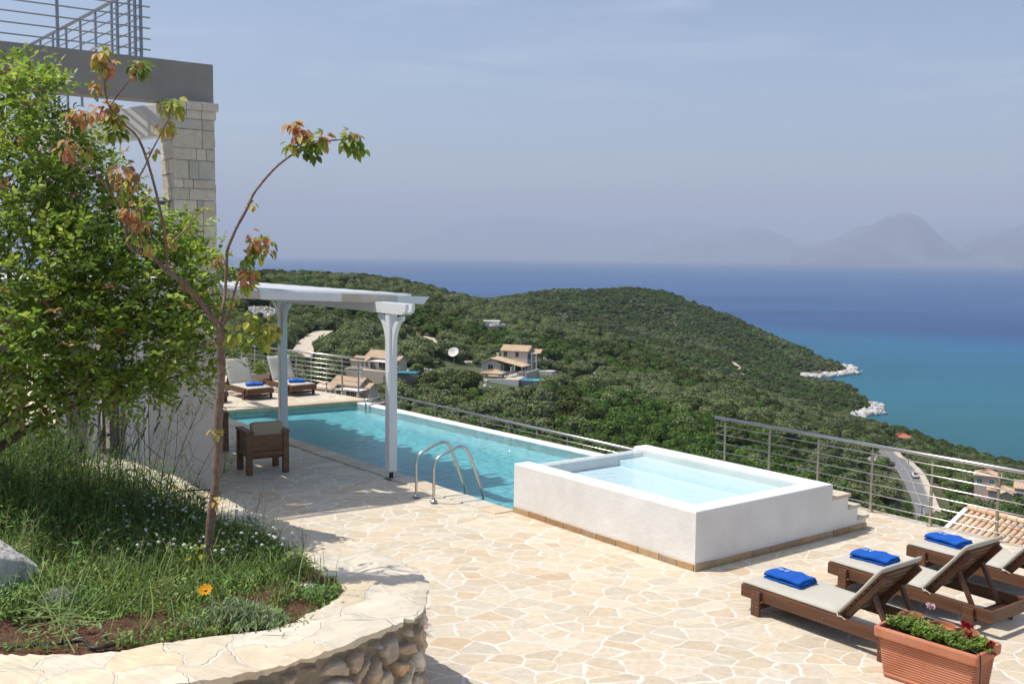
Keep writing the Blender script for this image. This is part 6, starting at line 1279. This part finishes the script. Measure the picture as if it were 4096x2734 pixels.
# silver leaved gazania with one orange flower
gp = bp(930, 2490); gz_ = empty('gazania', gp, 0, 'silvery leaved plant with a single open orange daisy flower by the coping', 'flower'); n = 1500
qx = rgw.normal(size=(n, 3)) * np.array([.15, .085, 0]); qx[:, 0] += .05; rr2 = np.clip(1 - (qx[:, 0] / .42) ** 2 - (qx[:, 1] / .24) ** 2, 0, 1); qx[:, 2] = rgw.random(n) * .15 * rr2 + .01; a = rgw.random(n) * 6.28
v, f, c = leaf_arrays(qx, np.stack([np.cos(a) * .7, np.sin(a) * .7, .35 + rgw.random(n)], 1), rgw.normal(size=(n, 3)) * .4 + np.array([0, -.5, 1.]), .035 + .035 * rgw.random(n), .008 + .006 * rgw.random(n), jit((.27, .34, .17), n, rgw, .22)); link('leaves', npmesh('leaves', v, f, col=c), m_grass, gz_)
fc_ = gd(822, 2362, 7.2) - gp; st3 = MB().tube(bez([Vector((-.08, 0, .02)), fc_ * .6 - Vector((0, 0, .02)), fc_], 5), .0035, 6, c=(.2, .26, .12)); st3.build('stem', m_grass, gz_)
k_ = 15; P_ = np.tile(np.array(fc_), (k_, 1)); a = np.arange(k_) / k_ * 6.283 + rgw.normal(size=k_) * .05; ax1 = np.array([1, 0, .0]); ax2 = np.array([0, .82, .57]); D_ = np.cos(a)[:, None] * ax1 + np.sin(a)[:, None] * ax2 + np.array([0, -.18, .34]); v, f, c = leaf_arrays(P_, D_, np.tile([0, -.55, .8], (k_, 1)), np.full(k_, .062), np.full(k_, .022), jit((.80, .40, .015), k_, rgw, .07)); link('petals', npmesh('petals', v, f, col=c), m_petal, gz_)
hd = link('flower_head', npmesh('flower_head', IV3 * np.array([.014, .014, .008]), IF3), pmat('yellow_disc', (.55, .30, .02), .8), gz_, smooth=True); hd.location = fc_ + Vector((0, -.008, .012))
# tiny yellow and white blooms
tf = MB(); lst = []
for k in range(70): x, y = random.uniform(60, 1250), random.uniform(2230, 2560); q = gz(x, y, 1.0); 
nn_ = 64; qs_ = bedpts(nn_, dens_low, xr=(-4.6, -1.4), yr=(6.4, 9.4)); qs_[:, 2] += .07; rep = np.repeat(qs_, 5, 0); a = rgw.random(nn_ * 5) * 6.28; wht = np.repeat(rgw.random(nn_) < .2, 5)[:, None]
v, f, c = leaf_arrays(rep, np.stack([np.cos(a), np.sin(a), np.full(nn_ * 5, .3)], 1), np.tile([0, -.2, 1.], (nn_ * 5, 1)), np.full(nn_ * 5, .010), np.full(nn_ * 5, .009), np.where(wht, np.array([.75, .75, .75]), np.array([.70, .50, .02]))); tag(link('tiny_wildflowers', npmesh('tiny_wildflowers', v, f, col=c), m_petal), 'tiny yellow and white wildflowers dotted through the low weeds', 'wildflowers', kind='stuff')

# ------------------------------------------------------------------ sun loungers
def lounger(loc, rz, label, group, bang=50, bx=1.13, bl=.72):
    o = empty('sun_lounger', loc, rz, label, 'sun lounger', group); Lg, W = 1.88, .66; rt_ = .27
    for y in (0, W): MB().box(0, Lg, y - .0175, y + .0175, .15, rt_).build('side_rail', m_wood, o, bevel=.004)
    MB().box(-.0176 - .0, .018, .018, W - .018, .15, rt_ - .002).build('foot_board', m_wood, o, bevel=.004); MB().box(Lg - .036, Lg - .001, .018, W - .018, .15, rt_ - .004).build('head_board', m_wood, o, bevel=.004)
    for x in (.16, 1.60):
        for y, s in ((-.018, -1), (W + .018, 1)): lg = MB().box(x, x + .105, min(y, y + s * .035), max(y, y + s * .035), 0, .255).build('leg', m_wood, o, bevel=.004)
        MB().box(x + .03, x + .075, .018, W - .018, .06, .105).build('stretcher', m_wood, o, bevel=.003)
    sl_ = MB()
    for k in range(10): sl_.box(.03 + k * .108, .11 + k * .108, .018, W - .018, rt_ - .024, rt_ - .004)
    sl_.build('seat_slats', m_wood, o)
    # reclining back
    a = R(bang); ca, sa = math.cos(a), math.sin(a)
    def bk(s, h): return (bx + ca * s - sa * h, rt_ - .01 + sa * s + ca * h)
    def bbox(mb, s0, s1, y0, y1, h0, h1):
        c4 = [bk(s0, h0), bk(s1, h0), bk(s1, h1), bk(s0, h1)]; mb.add([(c4[i][0], y0, c4[i][1]) for i in range(4)] + [(c4[i][0], y1, c4[i][1]) for i in range(4)], [(0, 1, 2, 3), (7, 6, 5, 4), (0, 4, 5, 1), (1, 5, 6, 2), (2, 6, 7, 3), (3, 7, 4, 0)])
    for y in (.045, W - .085): m1 = MB(); bbox(m1, -.02, bl - .05, y, y + .04, -.075, -.018); m1.build('back_rail', m_wood, o, bevel=.003)
    bs_ = MB()
    for k in range(8): bbox(bs_, .03 + k * .083, .095 + k * .083, .03, W - .03, -.0175, .0)
    bs_.build('back_slats', m_wood, o)
    px_, pz_ = bk(.42, -.05)
    for y in (.09, W - .13): MB().bar((px_, y + .02, pz_), (px_ + .20, y + .02, .17), .035, .045, (0, 1, 0)).build('back_prop', m_wood, o, bevel=.002)
    MB().box(px_ + .17, px_ + .22, .02, W - .02, .135, .165).build('prop_bar', m_wood, o)
    # cushion, seat and back
    def pillow(name, fn, n1, n2):
        vs = []; fs = []
        for side in (0, 1):
            for i in range(n1 + 1):
                for j in range(n2 + 1):
                    u_ = i / n1; v_ = j / n2; e = min(u_, 1 - u_) * n1 / 2.2; e2 = min(v_, 1 - v_) * n2 / 2.2; rr_ = min(1, e) ** .5 * min(1, e2) ** .5; vs.append(fn(u_, v_, side, rr_))
        K2 = (n1 + 1) * (n2 + 1)
        for i in range(n1):
            for j in range(n2): q = i * (n2 + 1) + j; fs += [(q, q + 1, q + n2 + 2, q + n2 + 1), (K2 + q, K2 + q + n2 + 1, K2 + q + n2 + 2, K2 + q + 1)]
        for i in range(n1): q = i * (n2 + 1); fs += [(q, q + n2 + 1, K2 + q + n2 + 1, K2 + q), (q + n2, K2 + q + n2, K2 + q + 2 * n2 + 1, q + 2 * n2 + 1)]
        for j in range(n2): q = n1 * (n2 + 1) + j; fs += [(j, K2 + j, K2 + j + 1, j + 1), (q, q + 1, K2 + q + 1, K2 + q)]
        return link(name, npmesh(name, vs, fs), m_cush, o, smooth=True)
    T_ = .052; sd_ = int(loc[0] * 7) % 9
    def f1_(u_, v_, s, r_): h_ = T_ * (.55 + .45 * r_) if s else T_ * .15 * (1 - r_); return (.004 + u_ * (bx - .01), .012 + v_ * (W - .024), rt_ - .003 + h_ + (s * .004 * math.sin(u_ * 9 + sd_) * math.sin(v_ * 5 + sd_)))
    cu = pillow('seat_cushion', f1_, 26, 14)
    def f2_(u_, v_, s, r_): h_ = T_ * (.55 + .45 * r_) if s else T_ * .15 * (1 - r_); x, z = bk(.01 + u_ * bl, .002 + h_ + s * .004 * math.sin(u_ * 8 + sd_)); return (x, .004 + v_ * (W - .008), z)
    pillow('back_cushion', f2_, 20, 14)
    tie = MB(); 
    for y in (.01, W - .01): tie.tube(bez([(bx, y, rt_ + .03), (bx + .03, y - .03, rt_ + .01), (bx + .07, y - .035, rt_ + .015), (bx + .11, y - .03, rt_ - .005)], 4), .006, 5)
    tie.build('cushion_tie', m_cush, o)
    bo = MB()
    for x in (.19, .235, 1.63, 1.675):
        for z in (.10, .22): bo.tube([(x, -.0535, z), (x, -.0555, z)], .005, 8)
    bo.tube([(1.0, -.0176, .21), (1.0, -.03, .21)], .006, 8); bo.build('bolts', m_steel2, o)
    return o
def towel(lng, x, y, rz, label, group='folded blue towels on the loungers', s=1.0, emb=True):
    m_ = lng.matrix_basis; m_ = Matrix.Translation(lng.location) @ Matrix.Rotation(lng.rotation_euler.z, 4, 'Z'); p = m_ @ Vector((x, y, .322))
    o = empty('towel', p, lng.rotation_euler.z + rz, label, 'towel', group); o.scale = (s, s, s); Lx, Wy = .44, .27; rg = np.random.default_rng(int(abs(p.x) * 100)); th = .021
    # folded profile in y-z: a strip wound three layers deep
    path = [(0, 0), (.09, 0), (.18, .001), (.255, .003), (.272, .013), (.262, .0245), (.18, .026), (.08, .0265), (.02, .0275), (.004, .040), (.02, .051), (.09, .0515), (.18, .052), (.245, .051), (.268, .040), (.272, .026), (.270, .015)]
    P2 = [Vector((a, b_, 0)) for a, b_ in path]; Q2 = bez(P2, 3); nX = 26; vs = []; fs = []; nP = len(Q2)
    for i in range(nX + 1):
        xx = -Lx / 2 + Lx * i / nX; sag = .006 * math.sin(i * .5 + rg.random() * .2) + .012 * (abs(i / nX - .5) * 2) ** 3 * -1; ed = .0 
        for s_ in (1, -1):
            for j, q in enumerate(Q2):
                t_ = (Q2[min(j + 1, nP - 1)] - Q2[max(j - 1, 0)]).normalized(); n_ = Vector((-t_.y, t_.x, 0)) * .0105 * s_; yy = q.x - Wy / 2 + n_.x + .004 * math.sin(i * .9 + j * .3); zz = .0115 + q.y + n_.y + rg.normal() * .0009 + max(0, q.y) / .052 * (sag + .006); vs.append((xx + .006 * math.sin(j * .7), yy, max(0.0005, zz)))
    rw = 2 * nP
    for i in range(nX):
        for j in range(nP - 1): a = i * rw + j; fs.append((a, a + 1, a + rw + 1, a + rw)); a = i * rw + nP + j; fs.append((a, a + rw, a + rw + 1, a + 1))
        a = i * rw; fs += [(a, a + rw, a + rw + nP, a + nP), (a + nP - 1, a + 2 * nP - 1, a + rw + 2 * nP - 1, a + rw + nP - 1)]
    for j in range(nP - 1): fs.append((j, nP + j, nP + j + 1, j + 1)); a = nX * rw; fs.append((a + j, a + j + 1, a + nP + j + 1, a + nP + j))
    link('folded_cloth', npmesh('folded_cloth', vs, fs), m_towel, o, smooth=True)
    if emb:
        e = MB(); zt = .088
        for pts in ([(-.015, .0), (.0, .022), (.022, .018), (.026, -.004), (.01, -.02), (-.008, -.012)], [(-.02, .02), (.0, .002), (.018, -.026)], [(-.035, .012), (-.05, .016), (-.046, .0), (-.034, -.004), (-.042, -.018), (-.054, -.016)], [(-.075, -.018), (-.072, .018), (-.083, .0), (-.094, .018), (-.097, -.018)], [(-.06, .022), (-.062, -.02)], [(-.11, .014), (-.112, -.014)]):
            e.tube(bez([(a - .06, b_ * 1.3 + .02, zt) for a, b_ in pts], 4), .0024, 5)
        e.build('embroidered_emblem', m_emb, o)
    return o
zl = .27
LA = lounger(Vector((*X2(gz(2969, 2332, zl)), 0)), R(-53.0), 'sun lounger closest to the raised spa, its head end hidden by the terracotta planter', 'wooden sun loungers on the near terrace')
LB_ = lounger(Vector((*X2(gz(3315, 2246, zl)), 0)), R(-54.5), 'middle sun lounger of the near row, reclined back and empty head frame in view', 'wooden sun loungers on the near terrace')
LC = lounger(Vector((*X2(gz(3629, 2179, zl)), 0)), R(-54.5), 'sun lounger nearest the railing and the tiled roof, cut off by the right edge', 'wooden sun loungers on the near terrace')
towel(LA, .33, .34, 0.02, 'folded blue towel on the lounger closest to the spa'); towel(LB_, .34, .34, .13, 'folded blue towel on the middle lounger of the near row'); towel(LC, .31, .33, -.09, 'folded blue towel on the lounger nearest the railing')
FL = []
for (x, y, lab) in ((1264, 1537, 'far deck sun lounger standing right beside the steel railing'), (1093, 1551, 'far deck sun lounger just right of the young tree trunk')):
    FL.append(lounger(Vector((*X2(gz(x, y, zl)), 0)), R(129), lab, 'sun loungers on the far deck', bang=60))
FL.append(lounger(Vector((*X2(gz(1093, 1551, zl) + (gz(1093, 1551, zl) - gz(1264, 1537, zl)) * 1.0), 0)), R(129), 'far deck sun lounger mostly hidden behind the house wall, only its corner leg showing', 'sun loungers on the far deck', bang=60))
towel(FL[0], .36, .36, 1.2, 'small folded blue towel on the white lounger beside the far railing', s=.9, emb=False); towel(FL[1], .36, .34, 1.3, 'small folded blue towel on the white lounger behind the tree trunk', s=.9, emb=False)

# ------------------------------------------------------------------ armchairs
def armchair(loc, rz, label):
    o = empty('armchair', loc, rz, label, 'armchair', 'teak armchairs under the pergola'); W, D, Hh, p = .70, .66, .72, .095
    for x in (0, W - p):
        for y in (0, D - p): MB().box(x, x + p, y, y + p, 0, Hh - .045).build('leg', m_teak, o, bevel=.004)
    for x in (-.01, W - p - .02): MB().box(x, x + p + .03, -.01, D + .01, Hh - .0448, Hh).build('armrest', m_teak, o, bevel=.005)
    for k in range(4): MB().box(p + .001, W - p - .001, .012, .045, .30 + k * .092, .378 + k * .092).build('back_slat', m_teak, o, bevel=.003)
    for x in (.02, W - .055):
        for k in range(4): MB().box(x, x + .03, p + .001, D - p - .001, .30 + k * .092, .378 + k * .092).build('side_slat', m_teak, o, bevel=.003)
    MB().box(p + .001, W - p - .001, D - .05, D - .015, .28, .36).build('front_rail', m_teak, o, bevel=.003); MB().box(.06, W - .06, .05, D - .06, .26, .285).build('seat_board', m_teak, o)
    MB().box(.1, W - .1, .14, D + .02, .287, .43).build('seat_cushion', m_cush2, o, smooth=True, bevel=.035, seg=4); MB().box(.085, W - .085, .03, .17, .44, .86).build('back_cushion', m_cush2, o, smooth=True, bevel=.04, seg=4)
    return o
chd = R(30)
armchair(gz(989, 1904), chd, 'slatted teak armchair seen from behind under the pergola, taupe cushion showing above its back')
q = gz(916, 1803); armchair(q - Vector((math.cos(chd), math.sin(chd), 0)) * .70, chd, 'second slatted teak armchair, only its side showing past the house wall')

# ------------------------------------------------------------------ terracotta planter
ZR = .45; pa = gz(3493, 2515, ZR); pb = gz(3912, 2626, ZR); pc_ = gz(4036, 2592, ZR); lx = (pb - pa); lx.z = 0; Lp = lx.length; ang = math.atan2(lx.y, lx.x); Wp = abs((pc_ - pb).dot(Vector((-math.sin(ang), math.cos(ang), 0))))
ang = R(-48.5); Lp = .90; Wp = .46; pa = pb - Vector((math.cos(ang), math.sin(ang), 0)) * Lp
pl = empty('terracotta_planter', (pa.x, pa.y, 0), ang, 'long ribbed terracotta planter box full of green leaves with a few red flowers', 'planter')
tt = MB(); tp_ = .045
def ring(z, ins): return [(ins, ins, z), (Lp - ins, ins, z), (Lp - ins, Wp - ins, z), (ins, Wp - ins, z)]
prof = [(0.0, .075), (.03, .058), (.05, .066)]; z = .055; nrib = 13
for k in range(nrib): t_ = k / nrib; i_ = lerp(.062, .034, t_); z0_ = .06 + t_ * .285; prof += [(z0_, i_), (z0_ + .009, i_ - .004), (z0_ + .015, i_ - .001), (z0_ + .0165, i_ + .003)]
prof += [(.348, .034), (.358, .030), (.362, .004), (.372, 0), (.435, -.002), (.448, .004), (ZR, .012), (ZR, .03), (ZR - .01, .034), (.36, .036)]
def rring(z, ins, r=.03, k=4):
    out = []; cs_ = [(ins + r, ins + r, PI), (Lp - ins - r, ins + r, 1.5 * PI), (Lp - ins - r, Wp - ins - r, 0), (ins + r, Wp - ins - r, .5 * PI)]
    for cx, cy, a0 in cs_:
        for j in range(k + 1): a = a0 + j / k * PI / 2; out.append((cx + r * math.cos(a), cy + r * math.sin(a), z))
    return out
rings = [rring(z, i_) for z, i_ in prof]; m_n = len(rings[0]); vs = sum(rings, []); fs = []
for i in range(len(rings) - 1):
    for j in range(m_n): a = i * m_n + j; b_ = i * m_n + (j + 1) % m_n; fs.append((a, b_, b_ + m_n, a + m_n))
tt.add(vs, fs); tt.build('box', m_terra, pl, smooth=False)
MB().add([(.03, .03, .40), (Lp - .03, .03, .40), (Lp - .03, Wp - .03, .40), (.03, Wp - .03, .40)], [(0, 1, 2, 3)]).build('potting_soil', m_soil, pl)
Mp = Matrix.Translation(pl.location) @ Matrix.Rotation(ang, 4, 'Z')
for i, (x, y, r_, lab) in enumerate(((.14, Wp - .06, .10, 'round clay pot rim poking out of the leaves at the left of the planter'), (.44, Wp - .10, .11, 'round clay pot rim half buried in leaves in the middle of the planter'), (.64, Wp - .09, .10, 'round clay pot rim at the back of the planter near the red flowers'))):
    p = Mp @ Vector((x, y, .402)); tag(MB().lathe([(r_ * .8, 0), (r_ * .93, .06), (r_, .062), (r_ * 1.02, .09), (r_ * .93, .09), (r_ * .9, .04)], k=26).build('clay_pot', m_terra, smooth=False), lab, 'pot', 'small round clay pots inside the planter').location = p
rgp = np.random.default_rng(77)
def potplant(name, cx, cy, sx, sy, n, lab, col, flowers=(), spill=0):
    p0 = Mp @ Vector((cx, cy, .41)); o = empty(name, p0, ang, lab, 'plant', 'plants in the terracotta planter'); P_, D_, N_ = [], [], []; st = MB()
    ns_ = n // 9
    for k in range(ns_):
        a = rgp.random() * 6.28; r_ = rgp.random() ** .5; b_ = np.array([sx * r_ * math.cos(a), sy * r_ * math.sin(a), -.01]); t_ = b_ + np.array([rgp.normal() * .03, rgp.normal() * .03 - spill * .02, .045 + .065 * rgp.random()]); st.tube([Vector(b_), Vector(t_)], [.0025, .0015], 3, cap=False, c=(.14, .2, .05))
        for j in range(9): s_ = .35 + .65 * (j + 1) / 9; a2 = j * 2.4 + rgp.random(); P_.append(b_ + (t_ - b_) * s_); D_.append([math.cos(a2), math.sin(a2), .25 + .5 * rgp.random()]); N_.append([rgp.normal() * .3, rgp.normal() * .3, 1])
    n_ = len(P_); ln_ = .026 + .018 * rgp.random(n_); v, f, c = leaf_arrays(np.array(P_), np.array(D_), np.array(N_), ln_, ln_ * .42, jit(col, n_, rgp, .25, .015)); link('leaves', npmesh('leaves', v, f, col=c), m_leaf2, o); st.build('stems', m_grass, o)
    for (fx, fy, fz, r_, fc) in flowers:
        P_, D_, N_, C_ = [], [], [], []; MB().tube([Vector((fx * .6, fy * .6, 0)), Vector((fx, fy, fz))], .002, 4, c=(.2, .25, .08)).build('flower_stalk', m_grass, o)
        for k in range(34): d_ = rgp.normal(size=3); d_[2] = abs(d_[2]) * .8; d_ /= np.linalg.norm(d_); P_.append(np.array([fx, fy, fz]) + d_ * r_ * .55); D_.append(d_ + rgp.normal(size=3) * .6); N_.append(d_ + rgp.normal(size=3) * .4); C_.append(np.array(fc) * rgp.uniform(.6, 1.3))
        v, f, c = leaf_arrays(np.array(P_), np.array(D_), np.array(N_), np.full(34, r_ * .85), np.full(34, r_ * .7), np.clip(np.array(C_), 0, 1)); link('flower', npmesh('flower', v, f, col=c), m_petal, o)
REDF = (.33, .008, .025)
potplant('green_plant', .16, Wp * .55, .13, .13, 800, 'low green plant at the left end of the terracotta planter', (.17, .27, .05))
potplant('green_plant', .42, Wp * .45, .16, .14, 1000, 'green plant with a pale pink flower in the middle of the terracotta planter', (.19, .29, .05), [(-.08, .12, .22, .035, (.75, .55, .62))])
potplant('geranium', Lp - .17, Wp * .5, .17, .15, 1050, 'plant with dark red flowers spilling over the right end of the terracotta planter', (.19, .28, .05), [(-.07, .10, .13, .038, REDF), (-.03, .03, .09, .030, REDF), (.17, .0, .08, .032, REDF), (-.13, .16, .14, .018, REDF), (.22, -.06, .03, .018, REDF)], spill=1)
cbp = [Mp @ Vector(q_) for q_ in ((Lp - .10, .06, .47), (Lp - .03, .02, .475), (Lp + .006, .03, .45), (Lp + .004, .05, .30), (Lp - .01, .07, .14), (Lp - .035, .08, .01), (Lp + .1, .0, .006))]
tag(MB().tube([q_ - cbp[0] for q_ in bez(cbp, 5)], .0045, 7).build('black_cable', m_black, smooth=True), 'black cable hanging down the right end of the terracotta planter', 'cable').location = cbp[0]
# white flower pot on the far deck
wpz = gz(1037, 1532); wp_ = empty('white_planter', wpz, R(35), 'pale stone planter with a small leafy plant between the two far loungers', 'planter'); MB().hexa([(-.26, -.13, 0), (.26, -.13, 0), (.26, .13, 0), (-.26, .13, 0)], [(-.31, -.17, .27), (.31, -.17, .27), (.31, .17, .27), (-.31, .17, .27)]).build('box', m_hstone, wp_, bevel=.01)
n = 220; a = rgp.random(n) * 6.28; qx = np.stack([rgp.normal(size=n) * .14, rgp.normal(size=n) * .08, .28 + rgp.random(n) ** 1.5 * .32], 1); v, f, c = leaf_arrays(qx, np.stack([np.cos(a), np.sin(a), .5 * np.ones(n)], 1), rgp.normal(size=(n, 3)) * .4 + np.array([0, 0, 1]), .05 + .04 * rgp.random(n), .035 + .03 * rgp.random(n), jit((.22, .30, .05), n, rgp, .25)); link('leaves', npmesh('leaves', v, f, col=c), m_leaf2, wp_)
MB().tube([(0, 0, .25), (-.05, 0, .45), (-.1, 0, .6)], .008, 5).build('stem', m_bark2, wp_)

# ------------------------------------------------------------------ neighbour's tiled roof and cypress tips beyond the edge
m_tile2 = pmat('curved_clay_roof_tile', (.55, .40, .25), .8, attr=True, var=.12, vs=6, bump=.3, bs=30)
ra = gd(3872, 2040, 33.5); rb_ = gd(3790, 2125, 31.0); rdw = (rb_ - ra); 
nbr = empty('neighbour_house', ra, 0, 'roof of the house just below the terrace, curved cream clay tiles with a white verge', 'house')
rx_ = Vector((.49, -.87, 0)).normalized(); rdn_ = Vector((-.76, -.43, -.47)).normalized(); rnn = rx_.cross(rdn_).normalized()
if rnn.z < 0: rnn = -rnn
tl = MB(); random.seed(2)
for i in range(34):
    for j in range(16):
        c = [(.60, .44, .28), (.56, .40, .26), (.62, .47, .32), (.55, .36, .24), (.64, .50, .35)][random.randint(0, 4)]; k = random.uniform(.88, 1.1); c = tuple(q * k for q in c); o_ = rx_ * (.225 * i + .22) + rdn_ * (.36 * j) + rnn * (.008 * random.random()); n_ = 6; vs = []
        for e_, (r_, l_, h_) in enumerate(((.085, 0, .035), (.105, .42, .0))):
            for q in range(n_ + 1): a = PI * q / n_; vs.append(o_ + rdn_ * l_ + rx_ * (r_ * math.cos(a)) + rnn * (r_ * math.sin(a) * .85 + .012 + (0.018 if e_ else 0)))
        fs = [(q, q + 1, n_ + 2 + q, n_ + 1 + q) for q in range(n_)]; fs.append(tuple(range(n_ + 1, 2 * n_ + 2))); tl.add(vs, fs, 0, c)
tl.add([rnn * -.0 + Vector((0, 0, 0)), rx_ * 9.2, rx_ * 9.2 + rdn_ * 6, rdn_ * 6], [(0, 1, 2, 3)], 0, (.30, .22, .15)); tl.build('tiled_roof', m_tile2, nbr)
vg = MB().obox(-rx_ * .10 - rnn * .25, rx_ * .16, rdn_ * 6, rnn * .36).build('verge', m_white, nbr)
rt2 = MB()
for i in range(26): o_ = rx_ * (.36 * i) + rnn * .08 - rdn_ * .05; rt2.tube([o_, o_ + rx_ * .40], [.10, .12], 10, c=random.choice([(.60, .38, .26), (.64, .48, .33), (.58, .42, .28)]))
rt2.build('ridge_tiles', m_tile2, nbr)
MB().obox(Vector((0, 0, 0)) - rnn * .3 + rx_ * .1 + rdn_ * .3, rx_ * 9, rdn_ * 5.5, Vector((0, 0, -4))).build('wall', m_wwall, nbr)
def cyp(x, y, d, h_, seed, lab):
    b_ = gd(x, y, d); gzv = b_.z - h_; rg = np.random.default_rng(seed); o = empty('cypress_tree', (b_.x, b_.y, gzv), 0, lab, 'cypress tree', 'young conifers below the terrace edge'); P_, D_, N_ = [], [], []
    for k in range(46):
        z_ = h_ - (k / 46) ** 1.0 * min(h_, 2.2); r_ = .03 + (h_ - z_) * .26; a = k * 2.4; tipp = np.array([math.cos(a) * r_, math.sin(a) * r_, z_ + r_ * .7]); bse = np.array([0, 0, z_ - .03])
        for s_ in np.linspace(.15, 1, 14):
            for q in range(3): P_.append(bse + (tipp - bse) * s_); D_.append((tipp - bse) / (np.linalg.norm(tipp - bse) + 1e-6) + rg.normal(size=3) * .55); N_.append(rg.normal(size=3))
    n_ = len(P_); v, f, c = leaf_arrays(np.array(P_), np.array(D_), np.array(N_), .05 + .04 * rg.random(n_), .012 + .008 * rg.random(n_), jit((.15, .27, .06), n_, rg, .2)); link('foliage', npmesh('foliage', v, f, col=c), m_leaf2, o); MB().tube([(0, 0, 0), (0, 0, h_)], [.05, .008], 6).build('trunk', m_bark2, o)
cyp(3628, 2012, 17.5, 3.2, 1, 'feathery bright green conifer tip in front of the road, the right one of two'); cyp(3560, 2030, 17.8, 3.0, 2, 'feathery bright green conifer tip in front of the road, left of the taller one')
cyp(3378, 1935, 18.5, 2.6, 3, 'bright green twig tips showing beside the spa steps')
# ------------------------------------------------------------------ air
hz = MB().box(-70000, 70000, -500, 70000, SEA - 40, 2600).mesh('haze')
mh = bpy.data.materials.new('air'); mh.use_nodes = True; t = mh.node_tree; t.nodes.clear(); pv = N(t, 'ShaderNodeVolumePrincipled'); o = N(t, 'ShaderNodeOutputMaterial'); L(t, pv.outputs[0], o.inputs['Volume'])
pv.inputs['Color'].default_value = (.68, .78, 1, 1); pv.inputs['Density'].default_value = 5.2e-5; pv.inputs['Anisotropy'].default_value = 0.0
ho = link('haze', hz, mh); tag(ho, 'pale blue sea haze fading the far coast', 'haze', kind='stuff')
